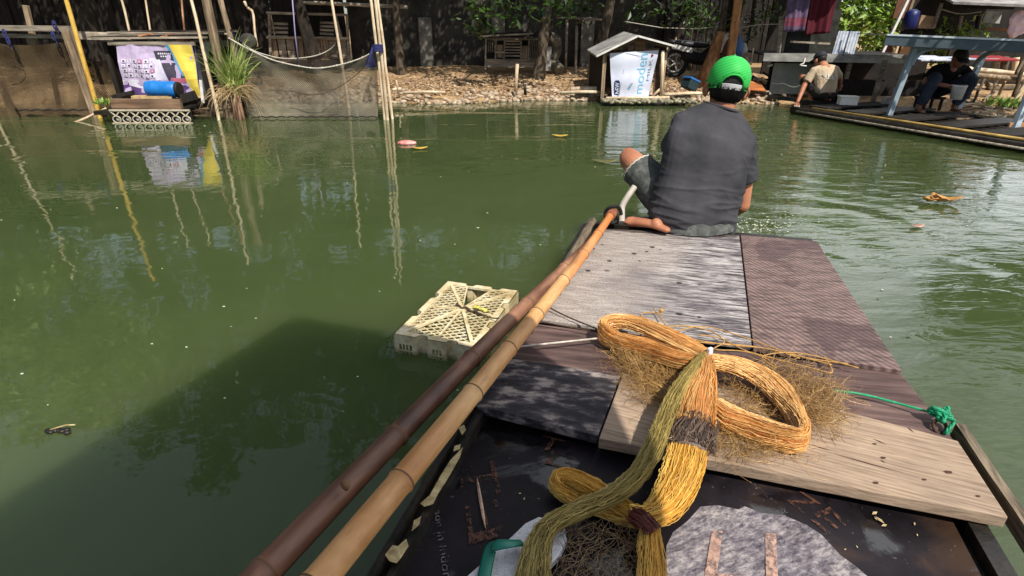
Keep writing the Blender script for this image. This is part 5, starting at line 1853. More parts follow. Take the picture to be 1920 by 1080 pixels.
# float base: boards, brick-like blocks and the honeycomb edge of plastic trays
part("base_board", MB().prism([V((hx0 - .06, YH - .55, .16)), V((hx1 - .28, YH - .55, .16)), V((hx1 - .2, YH + 1.1, .16)), V((hx0 - .02, YH + 1.1, .16))], .05), M['hull'], hut)
part("front_board", MB().beam(D(210, 194, 8.28), D(340, 195, 8.26), .06, .13), m_wood("brown_front_board", lin(150, 122, 98), lin(88, 66, 50), 0, 20), hut)
kb = MB()
for x in (252, 268, 282, 297, 312): kb.box(D(x + 6, 184, 8.45), (.11, .12, .07), .1)
part("block", kb, m_flat("tan_block", lin(186, 158, 112), .9, .3), hut)
tray = MB()
x0, x1 = D(206, 210, 8.2).x, D(356, 210, 8.2).x
n_c = 8
w_ = (x1 - x0) / n_c
for k in range(n_c):
    cx_ = x0 + (k + .5) * w_
    for zc, rad in ((.055, .045),):
        tray.tube([V((cx_ + cos(q * pi / 8) * w_ * .40, 8.2, zc + sin(q * pi / 8) * .045)) for q in range(16)], .008, 6, closed=True)
    tray.beam(V((cx_ - w_ * .5, 8.2, .17)), V((cx_, 8.2, .10)), .014, .014, up=(0, 1, 0))
    tray.beam(V((cx_ + w_ * .5, 8.2, .17)), V((cx_, 8.2, .10)), .014, .014, up=(0, 1, 0))
tray.beam(V((x0, 8.2, .18)), V((x1, 8.2, .18)), .03, .022)
tray.beam(V((x0, 8.2, .0)), V((x1, 8.2, .0)), .03, .022)
part("tray_edge", tray, m_flat("pale_tray_plastic", lin(188, 176, 152), .6, .3), hut)
tw = MB(); tw.beam(V((x0, 8.24, .09)), V((x1, 8.24, .09)), .02, .16)
for k in range(n_c): tw.ellipsoid(V((x0 + (k + .5) * w_, 8.232, .055)), w_ * .26, .012, .026, None, 10, 6, 1)
part("tray_back", tw, [M['black'], m_flat("pale_disc", lin(200, 196, 184), .6, .1)], hut)
for a_, b_, w_h in ((D(210, 182, 8.5), D(252, 172, 8.6), (.05, .05)), (D(338, 186, 8.5), D(366, 178, 8.55), (.16, .12)), (D(340, 205, 8.3), D(384, 190, 8.7), (.05, .03))):
    part("dark_board", MB().beam(a_, b_, *w_h), M['dark_timber'], hut)
# blue drum
drum = thing("blue_drum", "blue plastic drum lying on the ledge of the purple banner hut", "drum", D(305, 181, 8.5))
c0, c1 = D(276, 166, 8.47), D(333, 168, 8.47)
ax = (c1 - c0).normalized(); up_ = V((0, 0, 1)); sd_ = V((0, 1, 0))
db = MB()
L_ = (c1 - c0).length
prof = [(0, .02), (.0, .085), (.01, .102), (.04, .110), (.10, .112), (.115, .117), (.13, .112), (.33, .112), (.345, .117), (.36, .112)]
prof = [(q, r) for q, r in prof if q < L_ - .05] + [(L_ - .04, .110), (L_ - .01, .102), (L_, .085), (L_, .02)]
db.loft([[c0 + ax * q + up_ * cos(k * pi / 12) * r + sd_ * sin(k * pi / 12) * r for k in range(24)] for q, r in prof])
part("barrel", db, m_flat("blue_drum_plastic", lin(28, 112, 186), .42, .2), drum)
part("lid", MB().tube([c1 + ax * .0, c1 + ax * .035], [.108, .100], 24), M['black'], drum)
# green weed by the hut
def weed(name, label, c, n, L, mat, cat="weed", spread=.15):
    mb = MB()
    for k in range(n):
        p = c + V((random.gauss(0, spread * .5), random.gauss(0, spread * .4), 0))
        d = V((random.gauss(0, .6), random.gauss(0, .5), random.uniform(.4, 1.2))).normalized()
        l = L * random.uniform(.4, 1.1)
        q = p + d * l; s_ = d.cross(V((random.gauss(0, 1), random.gauss(0, 1), .2))).normalized() * l * .14
        mb.add([p, lerp(p, q, .5) + s_, q, lerp(p, q, .5) - s_], [(0, 1, 2, 3)])
    return solo(name, mb, mat, label, cat, c, recalc=False)
weed("weed", "small green weed at the left corner of the purple banner hut", D(197, 196, 8.6), 60, .12, M['leaf_b'])
weed("weed", "green leafy weed on the far right bank below the log pile", D(1886, 200, 8.9), 110, .17, M['leaf_b'], spread=.28)

# ---------------- reed grass clump
rg = thing("reed_grass", "clump of reed grass growing from a root ball beside the thick post", "grass clump", V((base(448, 8.65), 8.65, 0)))
gm, gd = MB(), MB()
c = V((base(449, 8.62), 8.62, .06))
def blade(mb, p, d, l, w, droop):
    pts = []; q = p.copy(); dd = d.copy()
    for k in range(8):
        pts.append(q.copy()); dd = (dd + V((0, 0, -droop * (k + 1) / 8))).normalized(); q = q + dd * l / 7
    vs = []
    for k, p_ in enumerate(pts):
        t = (pts[min(k + 1, 7)] - pts[max(k - 1, 0)]).normalized(); s_ = t.cross(V((.2, 1, .1))).normalized() * w * (1 - k / 7.2)
        vs += [p_ - s_, p_ + s_]
    mb.add(vs, [(2 * k, 2 * k + 1, 2 * k + 3, 2 * k + 2) for k in range(7)])
for k in range(150):
    a = random.uniform(0, 2 * pi)
    d = V((cos(a) * random.uniform(.1, .8), sin(a) * random.uniform(.1, .5), 1)).normalized()
    blade(gm, c + V((random.gauss(0, .05), random.gauss(0, .05), .30 + random.uniform(0, .14))), d, random.uniform(.35, .85), .010, random.uniform(.1, .55))
for k in range(110):
    a = random.uniform(0, 2 * pi)
    d = V((cos(a) * .8, sin(a) * .5, random.uniform(-.1, .6))).normalized()
    blade(gd, c + V((random.gauss(0, .05), random.gauss(0, .05), .28 + random.uniform(0, .12))), d, random.uniform(.35, .65), .009, random.uniform(.5, 1.0))
part("blades", gm, M['grass'], rg, recalc=False); part("dry_blades", gd, M['grass_dry'], rg, recalc=False)
rb = MB()
for k in range(14):
    a = random.uniform(0, 2 * pi); r = random.uniform(0, .07)
    rb.tube([c + V((cos(a) * (r + .03), sin(a) * (r + .03), -.2)), c + V((cos(a) * r, sin(a) * r, .12)), c + V((cos(a) * r * .6, sin(a) * r * .6, .36))], [.022, .028, .016], 7)
part("root_ball", rb, m_mottle("reddish_roots", lin(96, 62, 44), lin(178, 140, 112), 22, stretch=(1, 1, .15)), rg)

# ---------------- netting pen in the middle left
pen2 = thing("net_pen", "grey sagging net hung on white ropes between the grass clump and the tied poles", "net pen", V((base(590, 8.7), 8.7, 0)))
topA = [D(430, 72, 8.8), D(462, 90, 8.8), D(510, 112, 8.75), D(560, 124, 8.7), D(596, 128, 8.7), D(640, 121, 8.7), D(680, 108, 8.7), D(704, 94, 8.7)]
tA = crom(topA, 5)
def tfn(u):
    k = u * (len(tA) - 1); i = min(int(k), len(tA) - 2)
    return lerp(tA[i], tA[i + 1], k - i)
nn = net_sheet(D(470, 232, 8.8), D(708, 232, 8.7), None, None, 0, 40, 16, .07, tfn, 7)
part("netting", nn, M['net_grey'], pen2, "grey silty netting", recalc=False)
rb = MB(); rb.tube(tA, .011, 6)
for k in range(0, len(tA), 3):
    rb.ellipsoid(tA[k], .020, .018, .016, None, 6, 4)
part("head_rope", rb, M['rope'], pen2)
topB = [D(425, 45, 9.6), D(440, 66, 9.8), D(470, 92, 10.0), D(510, 106, 10.1), D(545, 110, 10.1), D(590, 105, 10.1), D(620, 92, 10.1), D(633, 76, 10.0)]
tB = crom(topB, 5)
def tfb(u):
    k = u * (len(tB) - 1); i = min(int(k), len(tB) - 2)
    return lerp(tB[i], tB[i + 1], k - i)
nn = net_sheet(D(450, 196, 10.0), D(640, 196, 10.0), None, None, 0, 30, 12, .05, tfb, 2)
part("netting", nn, M['net_black'], pen2, "dark thin netting on the far side", recalc=False)
rb = MB(); rb.tube(tB[6:], .009, 6)
part("head_rope", rb, M['rope'], pen2)
rb = MB(); rb.tube(tB[:9], .010, 6); rb.tube([D(633, 62, 9.98) + V((.02, 0, 0)), D(632, 84, 9.98)], .016, 6)
part("twine", rb, M['rope_blue'], pen2)
rb = MB()
rb.tube(crom([D(700, 108, 8.66), D(668, 140, 8.66), D(630, 166, 8.64), D(590, 178, 8.62), D(540, 170, 8.62)], 5), .006, 6)
part("slack_line", rb, M['rope_dark'], pen2)
rb = MB()
for k in range(60):
    rb.ellipsoid(D(476 + k * 3.9, 219 + 1.0 * sin(k * 1.3), 8.66), .020, .018, .010, None, 6, 4)
part("waterline_scum", rb, M['hull'], pen2, kind='stuff')
solo("cord", MB().tube([D(560, 122, 10.0), D(553, 60, 10.0), D(546, -30, 10.0)], .010, 6), m_flat("lilac_cord", lin(150, 140, 176), .7), "thin lilac cord hanging down to the grey net", "cord")
pole("white pole with blue twine behind the grey net", "stake", (646, 150), 9.9, (622, 0), .026, M['bamboo_p'], 2.6)
G4 = "bamboo poles tied in a bundle"
pole("pale bamboo pole in the tied bundle, leaning left at its top", "bamboo_pole", (722, 218), 8.55, (696, 5), .024, M['bamboo_p'], 2.6, group=G4)
pole("straightest pale bamboo pole in the tied bundle", "bamboo_pole", (727, 219), 8.50, (704, 5), .024, M['bamboo_p'], 2.7, group=G4)
pole("pale bamboo pole at the right of the tied bundle", "bamboo_pole", (735, 217), 8.62, (709, 5), .022, M['bamboo_p'], 2.5, group=G4)
tk = MB()
c = D(708, 88, 8.5)
for k in range(5): tk.tube([c + V((cos(q * pi / 5) * .07, sin(q * pi / 5) * .07, .02 * k - .06 + .01 * sin(q))) for q in range(10)], .012, 6, closed=True)
for k in range(6): tk.tube([c + V((-.06, -.05, 0)), c + V((-.09 - .02 * k, -.05, -.10 - .03 * k)), c + V((-.05 - .015 * k, -.05, -.26))], .012, 5)
solo("twine_knot", tk, M['rope_blue'], "dark blue twine knotted round the tied bamboo poles", "twine")

# ================================================================== BANK: back yard
def trunk_tree(name, label, base_, lean, r, H, crown_c, crown_r, leafmat, n, seed, bark, group=None, low=None, lsize=.16, cat="tree", branches=6, flatten=1.0):
    rnd = random.Random(seed)
    root = thing(name, label, cat, base_, group)
    base_ = V(base_); tip = base_ + V(lean) + V((0, 0, H))
    tb = MB()
    mid = lerp(base_, tip, .5) + V((rnd.uniform(-.15, .15), rnd.uniform(-.1, .1), 0))
    pts = crom([base_ - V((0, 0, .4)), base_, lerp(base_, mid, .5), mid, tip], 6)
    tb.tube(pts, [lerp(r * 1.25, r * .4, (i / (len(pts) - 1)) ** .8) * (1.12 if 5 < i < 8 else 1) for i in range(len(pts))], 12)
    for k in range(branches):
        s_ = lerp(base_, tip, rnd.uniform(.55, 1.0))
        e = V(crown_c) + V((rnd.gauss(0, .45) * crown_r[0], rnd.gauss(0, .45) * crown_r[1], rnd.uniform(-.5, .6) * crown_r[2]))
        m_ = lerp(s_, e, .5) + V((0, 0, .25))
        q = crom([s_, m_, e], 5)
        tb.tube(q, [lerp(r * .45, .015, i / (len(q) - 1)) for i in range(len(q))], 7)
    if low:
        for (lc, lr, ln) in low:
            q = crom([lerp(base_, tip, .9), lerp(tip, V(lc), .5) + V((0, 0, .3)), V(lc)], 5)
            tb.tube(q, [lerp(r * .4, .012, i / (len(q) - 1)) for i in range(len(q))], 7)
    part("trunk", tb, bark, root)
    # leaves: clumps through the volume
    cl = MB()
    clumps = []
    k = 0
    while k < max(10, n // 60):
        v = V((rnd.uniform(-1, 1), rnd.uniform(-1, 1), rnd.uniform(-1, 1)))
        if v.length > 1: continue
        k += 1
        clumps.append((V(crown_c) + V((v.x * crown_r[0], v.y * crown_r[1], v.z * crown_r[2])), rnd.uniform(.25, .6), 60))
    if low:
        for (lc, lr, ln) in low: clumps.append((V(lc), lr, ln))
    vs = []; fs = []
    for c_, rr, m_ in clumps:
        for _ in range(m_):
            g_ = V((rnd.gauss(0, 1), rnd.gauss(0, 1), rnd.gauss(0, .75))) * rr * .6
            p = c_ + g_
            d = V((rnd.gauss(0, 1), rnd.gauss(0, 1), rnd.gauss(-.45, .5))).normalized()
            s_ = d.cross(V((rnd.gauss(0, .4), rnd.gauss(0, .4), 1))).normalized()
            l = lsize * rnd.uniform(.6, 1.3); w = l * .24
            nrm = s_.cross(d) * l * .06
            o = len(vs)
            vs += [p, p + d * l * .45 + s_ * w - nrm, p + d * l, p + d * l * .45 - s_ * w - nrm, p + d * l * .5]
            fs += [(o, o + 1, o + 4), (o + 1, o + 2, o + 4), (o + 2, o + 3, o + 4), (o + 3, o, o + 4)]
    cl.add(vs, fs)
    part("crown", cl, leafmat, root, recalc=False)
    return root

gz_ = bank_z
def gb(px, py, Y):
    p = D(px, py, Y); return V((p.x, Y, gz_(p.x, Y) - .02))

TG = "trees shading the bank"
trunk_tree("tree", "dark trunk standing before the board shack at left", gb(592, 108, 13.0), (-.3, -.6, 0), .16, 4.6, (-4.4, 11.8, 5.2), (3.0, 2.1, 2.3), M['leaf_a'], 5200, 1, M['bark_dark'], TG)
trunk_tree("tree", "straight thin trunk right of the board shack, brown and bare", gb(751, 124, 12.6), (-.2, -.5, 0), .10, 4.8, (-1.9, 11.9, 5.6), (2.4, 2.0, 2.4), M['leaf_a'], 4200, 2, M['bark'], TG)
trunk_tree("tree", "leaning grey trunk in front of the slatted coop", gb(1010, 135, 12.3), (.6, -.5, 0), .13, 4.4, (.9, 11.3, 4.7), (2.5, 1.8, 2.4), M['leaf_a'], 4600, 3, M['bark'], TG,
           low=[(D(900, 20, 10.9), .30, 80), (D(965, 14, 11.0), .34, 80), (D(1045, 4, 10.9), .32, 80), (D(896, 48, 11.2), .2, 36)], lsize=.17)
trunk_tree("tree", "leaning grey trunk left of the white banner hut", gb(1112, 136, 12.4), (.9, -.4, 0), .13, 4.4, (2.2, 12.2, 5.0), (2.2, 2.0, 2.2), M['leaf_a'], 3600, 4, M['bark'], TG,
           low=[(D(1100, 14, 12.3), .26, 60), (D(1210, 12, 12.6), .35, 80)], lsize=.16)
trunk_tree("tree", "dark slanting trunk behind the white banner hut", gb(1255, 120, 13.6), (.8, -.3, 0), .14, 4.2, (4.0, 13.1, 5.0), (2.2, 1.9, 2.2), M['leaf_a'], 3600, 5, M['bark_dark'], TG,
           low=[(D(1300, 22, 11.6), .34, 120), (D(1345, 40, 11.8), .3, 80), (D(1290, 8, 11.6), .3, 80)], lsize=.13)
trunk_tree("tree", "thick dark trunk beside the peeled orange trunk", gb(1345, 120, 12.6), (.35, -.2, 0), .24, 4.0, (4.6, 12.0, 4.5), (1.7, 1.3, 1.7), M['leaf_a'], 2800, 6, M['bark_dark'], TG,
           low=[(D(1430, 22, 11.9), .34, 120), (D(1405, 68, 12.0), .12, 26), (D(1412, 40, 12.1), .2, 40)], lsize=.13)
trunk_tree("tree", "tall tree beyond the left pen with a dark bare trunk", gb(178, 60, 11.8), (.1, -.3, 0), .17, 5.0, (-8.3, 10.9, 5.2), (3.0, 2.0, 2.3), M['leaf_a'], 4800, 7, M['bark_dark'], TG)
trunk_tree("tree", "tree overhanging the pond past the left edge", V((-11.0, 9.4, -.1)), (.6, -.4, 0), .2, 4.2, (-9.2, 9.2, 4.4), (2.4, 1.9, 1.6), M['leaf_pale'], 3400, 8, M['bark_dark'], TG)
trunk_tree("tree", "dark trunk behind the sticks of the purple banner hut", gb(310, 90, 12.6), (.2, -.4, 0), .15, 5.4, (-6.0, 12.2, 6.6), (3.0, 2.0, 2.2), M['leaf_a'], 3600, 9, M['bark_dark'], TG)
trunk_tree("tree", "sunlit bright green tree behind the dark shack at right", V((10.2, 16.6, .4)), (.1, 0, 0), .18, 2.4, (10.3, 16.6, 2.6), (2.8, 1.6, 2.0), M['leaf_b'], 9000, 10, M['bark'], TG, lsize=.22,
           low=[(D(1580, 34, 15.6), .6, 160), (D(1640, 60, 15.6), .55, 160), (D(1665, 20, 15.4), .5, 120), (D(1600, 10, 15.6), .5, 120)])
trunk_tree("tree", "leafy tree added unseen past the right edge to shade the seated man", V((8.2, 7.2, -.1)), (-1.2, 0, 0), .09, 2.0, (7.25, 7.2, 2.45), (.7, .7, .35), M['leaf_a'], 4200, 11, M['bark'], TG)  # added out of view so its crown shades the man under the frame
trunk_tree("tree", "dark tree rising far behind the bank wall, centre", V((-1.0, 17.0, .4)), (0, 0, 0), .3, 8.0, (-1.0, 16.6, 8.2), (6.5, 2.2, 6.4), M['leaf_a'], 9500, 12, M['bark_dark'], TG, lsize=.36)
trunk_tree("tree", "dark tree rising far behind the board shack", V((-5.0, 17.4, .4)), (0, 0, 0), .3, 7.0, (-5.0, 17.2, 6.4), (4.5, 1.8, 5.0), M['leaf_a'], 6000, 15, M['bark_dark'], TG, lsize=.36)
trunk_tree("tree", "dark tree rising behind the net pen at the far left", V((-14.5, 13.5, .4)), (0, 0, 0), .3, 6.0, (-14.0, 13.2, 5.6), (4.0, 2.2, 4.6), M['leaf_a'], 6000, 16, M['bark_dark'], TG, lsize=.34)
trunk_tree("tree", "dark tree rising far behind the bank wall, left", V((-9.5, 16.0, .4)), (0, 0, 0), .3, 8.0, (-9.0, 15.8, 8.2), (6.0, 2.4, 6.4), M['leaf_a'], 9500, 13, M['bark_dark'], TG, lsize=.36)

# peeled orange trunk pair
pole("tall peeled orange trunk behind the green cap", "bare_tree", (1368, 125), 11.6, (1384, 0), .085, M['bark_orange'], 3.6, .07, cat="tree")
mb = MB()
p0 = gb(1322, 138, 11.6); p1 = D(1352, 60, 11.75); p2 = D(1362, -10, 11.9)
mb.tube(crom([p0 - V((0, 0, .3)), p0, lerp(p0, p1, .5), p1], 5), [.19] * 5 + [lerp(.18, .075, k / 10) for k in range(11)], 12)
mb.tube([p1, lerp(p1, p2, .5), p2 + (p2 - p1) * 1.2], [.07, .06, .045], 10, 1)
solo("bare_tree", mb, [M['bark_orange'], M['bark']], "splayed orange trunk with a grey upper stem left of the green cap", "tree", p0)

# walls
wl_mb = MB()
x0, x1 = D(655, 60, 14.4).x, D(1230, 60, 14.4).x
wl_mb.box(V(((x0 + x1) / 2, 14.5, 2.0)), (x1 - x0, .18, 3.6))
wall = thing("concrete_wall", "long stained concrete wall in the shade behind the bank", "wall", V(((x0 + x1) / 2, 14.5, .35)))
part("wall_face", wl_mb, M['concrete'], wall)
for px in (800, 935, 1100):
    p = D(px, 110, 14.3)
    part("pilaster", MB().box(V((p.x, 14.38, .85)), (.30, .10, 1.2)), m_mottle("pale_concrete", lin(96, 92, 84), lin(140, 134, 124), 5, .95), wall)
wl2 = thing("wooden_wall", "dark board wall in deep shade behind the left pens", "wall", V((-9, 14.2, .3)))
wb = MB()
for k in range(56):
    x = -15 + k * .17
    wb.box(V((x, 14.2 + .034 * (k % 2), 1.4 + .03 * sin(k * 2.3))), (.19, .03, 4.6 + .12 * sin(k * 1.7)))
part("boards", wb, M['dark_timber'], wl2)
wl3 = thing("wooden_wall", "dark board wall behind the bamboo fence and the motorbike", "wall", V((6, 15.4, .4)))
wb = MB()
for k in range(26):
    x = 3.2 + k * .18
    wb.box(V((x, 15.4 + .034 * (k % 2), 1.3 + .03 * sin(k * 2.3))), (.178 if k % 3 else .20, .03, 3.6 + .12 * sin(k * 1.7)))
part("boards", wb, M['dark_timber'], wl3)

# board shack
sh_ = thing("board_shack", "old shack of slats and upright boards in the shade behind the grey net", "shack", V((base(575, 13.6), 13.6, .38)))
YS = 13.6
def sb_box(px0, py0, px1, py1, Y, th, mat, nm, lab=None):
    a = D(px0, py1, Y); b = D(px1, py0, Y)
    return part(nm, MB().box((a + b) / 2, (abs(b.x - a.x), th, abs(b.z - a.z))), mat, sh_, lab)
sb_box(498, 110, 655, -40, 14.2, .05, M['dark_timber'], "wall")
for k in range(9):
    x = 508 + k * 16
    sb_box(x, 72, x + 12, 110, 13.62, .03, M['grey_timber'] if k % 3 else M['timber_v'], "upright_board")
mb = MB()
for k in range(4): mb.beam(D(503, 44 + k * 8, 13.6), D(540, 44 + k * 8 + 1, 13.6), .02, .05)
part("shutter", mb, M['grey_timber'], sh_)
mb = MB()
for k in range(5): mb.beam(D(600, 42 + k * 7, 13.6), D(626, 43 + k * 7, 13.6), .02, .045)
part("shutter", mb, M['grey_timber'], sh_)
for a, b in (((500, 24), (648, 28)), ((500, 70), (655, 72)), ((505, 24), (508, 110)), ((570, 26), (572, 72)), ((650, 26), (655, 112)), ((628, 28), (640, 70))):
    part("frame_bar", MB().beam(D(*a, 13.55), D(*b, 13.55), .05, .06, up=(0, 1, .01)), M['grey_timber'], sh_)
rf = MB(); rf.prism([V((D(480, 0, 12.9).x, 12.7, 2.1)), V((D(680, 0, 12.9).x, 12.7, 2.1)), V((D(680, 0, 12.9).x, 15, 2.5)), V((D(480, 0, 12.9).x, 15, 2.5))], .04)
part("roof", rf, M['tin'], sh_)  # roof above the view, drawn forward to shade the shack front
solo("beam_pole", MB().tube([D(560, 4, 12.9), D(764, 13, 12.7)], .035, 8), M['grey_timber'], "horizontal pole tied between the shack and the thin trunk", "pole")
# twisted white driftwood piece by the shack
solo("bare_branch", MB().tube(crom([D(458, 2, 11.6), D(464, 14, 11.6), D(474, 24, 11.6), D(478, 60, 11.5), D(482, 88, 11.5)], 5), [.02 + .02 * abs(noise.noise(V((k * .6, 0, 0)))) for k in range(21)], 8), M['bamboo_p'], "bare pale twisted branch hanging in the dark behind the short post", "branch")
mb = MB(); mb.ellipsoid(D(466, 78, 11.4), .16, .12, .15, None, 12, 8)
solo("old_sack", mb, M['concrete'], "grey sack lying in the shade behind the reed grass", "sack")

# slatted coop
co = thing("chicken_coop", "low grey slatted wooden coop with small doors under a board roof", "coop", V((D(958, 125, 12.9).x, 12.9, .38)))
YC = 12.8
def cbx(px0, py0, px1, py1, Y, th, mat, nm):
    a = D(px0, py1, Y); b = D(px1, py0, Y)
    return part(nm, MB().box((a + b) / 2, (abs(b.x - a.x), th, abs(b.z - a.z))), mat, co)
cbx(911, 112, 1012, 126, YC, .04, M['grey_timber'], "skirt_board")
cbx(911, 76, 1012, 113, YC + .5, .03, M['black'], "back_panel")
for a, b in (((910, 72), (1014, 74)), ((911, 112), (1012, 112)), ((911, 72), (910, 130)), ((930, 74), (929, 112)), ((946, 74), (945, 112)), ((977, 75), (977, 112)), ((992, 75), (991, 112)), ((1012, 74), (1006, 130)), ((930, 98), (946, 98))):
    part("frame_bar", MB().beam(D(*a, YC - .03), D(*b, YC - .03), .03, .03, up=(0, 1, .01)), M['grey_timber'], co)
mb = MB()
for k in range(6): mb.beam(D(947, 77 + k * 5.5, YC), D(976, 77.5 + k * 5.5, YC), .02, .028)
part("slatted_door", mb, M['grey_timber'], co)
mb = MB()
for k in range(5): mb.beam(D(913 + k * 3.6, 76, YC), D(912.5 + k * 3.6, 98, YC), .014, .014, up=(0, 1, .01))
for k in range(6): mb.beam(D(993 + k * 3.2, 76, YC), D(991 + k * 3.2, 111, YC), .014, .014, up=(0, 1, .01))
part("slats", mb, M['grey_timber'], co)
cbx(932, 84, 943, 108, YC, .02, M['timber_v'], "door"); cbx(979, 86, 990, 110, YC, .02, M['timber_v'], "door")
rf = MB()
for k in range(4):
    rf.beam(D(890 + 4 * k, 70 - 2 * k, YC - .25 + .25 * k), D(1030 + 4 * k, 66 - 2.5 * k, YC - .2 + .25 * k), .22, .03)
part("roof_board", rf, M['dark_timber'], co)
mb = MB(); mb.beam(D(900, 68, 12.4), D(1000, 63, 12.4), .05, .03)
part("roof_slat", mb, M['grey_timber'], co)
solo("pale_board", MB().box((D(1026, 110, 12.5)), (.16, .03, .46)), M['tin'], "pale upright board leaning beside the slatted coop", "board")
mb = MB()
p = D(1042, 96, 12.9)
mb.tube(crom([D(1030, 68, 12.9), D(1043, 78, 12.9), D(1044, 98, 12.9), D(1036, 112, 12.9), D(1042, 124, 12.8), D(1050, 133, 12.7)], 5), [.09, .10, .11, .12, .12, .11, .1, .1, .1, .1, .1, .1, .1, .1, .1, .1, .1, .1, .12, .12, .12, .12, .12, .12, .12, .1], 12)
solo("rolled_mat", mb, m_mottle("grey_rolled_mat", lin(70, 64, 54), lin(128, 118, 100), 8, .9), "bent roll of old matting beside the pale board", "mat roll")
PG = "thin posts before the concrete wall"
for px0, px1, lb, yt in ((1063, 1061, "left one of two thin grey posts before the concrete wall", 34), (1081, 1080, "right one of two thin grey posts before the concrete wall", 48)):
    a = gb(px1, 134, 12.9); b = D(px0, yt, 12.9)
    solo("thin_post", MB().tube([a - V((0, 0, .3)), b], .028, 8), M['grey_timber'], lb, "post", a, PG)
solo("cross_bar", MB().tube([D(1042, 33, 12.87), D(1130, 37, 12.87)], .02, 8), M['grey_timber'], "thin grey bar on top of the thin posts by the coop", "bar")
# white stake and dark stumps at the water edge
solo("stake", MB().tube([D(967, 172, 11.0), D(968, 150, 11.0), D(970, 120, 11.0)], [.035, .03, .032], 10), M['bamboo_p'], "white topped stake standing on the bank below the coop", "stake")
solo("stump", MB().tube([D(985, 178, 10.7), D(984, 158, 10.7)], [.03, .02], 8), M['hull'], "short dark stump at the water edge right of the white stake", "stump")
solo("stake", MB().tube([D(747, 176, 10.5), D(743, 150, 10.5)], [.016, .012], 8), M['bamboo_p'], "tiny pale stake at the water edge right of the tied poles", "stake")
# edging logs along the water
eg = "pale edging logs along the water"
for (a, b, r, lb) in (((735, 169, 10.65), (752, 167, 10.7), .03, "short broken edging log right of the tied poles"), ((755, 174, 10.5), (835, 173, 10.55), .025, "thin pale edging log right of the tied poles"),
                  ((1070, 168, 10.9), (1128, 167, 10.9), .045, "pale edging log left of the white banner hut"), ((1050, 174, 10.65), (1128, 173, 10.65), .03, "thin edging log at the water left of the white banner hut"),
                  ((1245, 178, 10.55), (1330, 175, 10.6), .03, "thin edging log right of the white banner hut")):
    solo("edging_log", MB().tube([D(*a), lerp(D(*a), D(*b), .5) + V((0, .02, .01)), D(*b)], r, 8), M['bamboo_p'], lb, "log", None, eg)

# leaf litter, stones on the bank
rnd = random.Random(4)
lm = MB()
for k in range(9000):
    x = rnd.uniform(-7.5, 5.2); y = 10.78 + abs(rnd.gauss(0, .9))
    z = gz_(x, y)
    if z < .005: continue
    p = V((x, y, z + .012)); a = rnd.uniform(0, 6.3); l = rnd.uniform(.015, .055); w = l * rnd.uniform(.25, .5)
    d = V((cos(a), sin(a), rnd.gauss(0, .25))); s_ = V((-sin(a), cos(a), rnd.gauss(0, .25)))
    lm.add([p - d * l, p + s_ * w + V((0, 0, .01)), p + d * l, p - s_ * w], [(0, 1, 2, 3)])
solo("leaf_litter", lm, m_leaf("dry_leaf", lin(118, 92, 70), lin(222, 198, 168), .9), "dry brown leaves strewn over the sunlit bank", "leaf litter", (0, 10.8, 0), kind='stuff', recalc=False)
sm = MB()
for k in range(650):
    x = rnd.uniform(-6.5, 4.8); y = 10.62 + abs(rnd.gauss(0, .25)) + (.35 if rnd.random() < .3 else 0)
    yb = 10.75 + 0.25 * sin(x * 0.9) + 0.12 * sin(x * 2.3 + 1)
    y = yb - .06 + abs(rnd.gauss(0, .28)); z = max(gz_(x, y), -.01)
    s_ = rnd.uniform(.02, .06)
    sm.ellipsoid((x, y, z + s_ * .3), s_ * rnd.uniform(.8, 1.6), s_, s_ * .7, Matrix.Rotation(rnd.uniform(0, 3), 3, 'Z'), 7, 5)
solo("stones", sm, m_mottle("bank_stone", lin(120, 104, 86), lin(196, 176, 150), 14, .95), "small pale stones along the water edge", "stones", (0, 10.8, 0), kind='stuff')

# blue box on the bank
bx = thing("blue_box", "blue topped dark plastic box lying tilted on the bank behind the green cap", "box", gb(1292, 166, 10.9))
c = D(1294, 156, 10.9); R_ = Matrix.Rotation(.5, 3, 'Z') @ Matrix.Rotation(.35, 3, 'Y')
part("tub", MB().box(c - V((0, 0, .03)), (.24, .2, .16), R=R_), m_flat("dark_teal_plastic", lin(38, 56, 60), .5), bx, bevel=.012)
part("lid", MB().box(c + R_ @ V((0, 0, .07)), (.26, .22, .035), R=R_), m_flat("blue_plastic_lid", lin(52, 110, 178), .45), bx, bevel=.008)
part("handle", MB().tube([c + R_ @ V((-.08, 0, .09)), c + R_ @ V((-.04, 0, .14)), c + R_ @ V((.04, 0, .14)), c + R_ @ V((.08, 0, .09))], .012, 8), M['black'], bx)
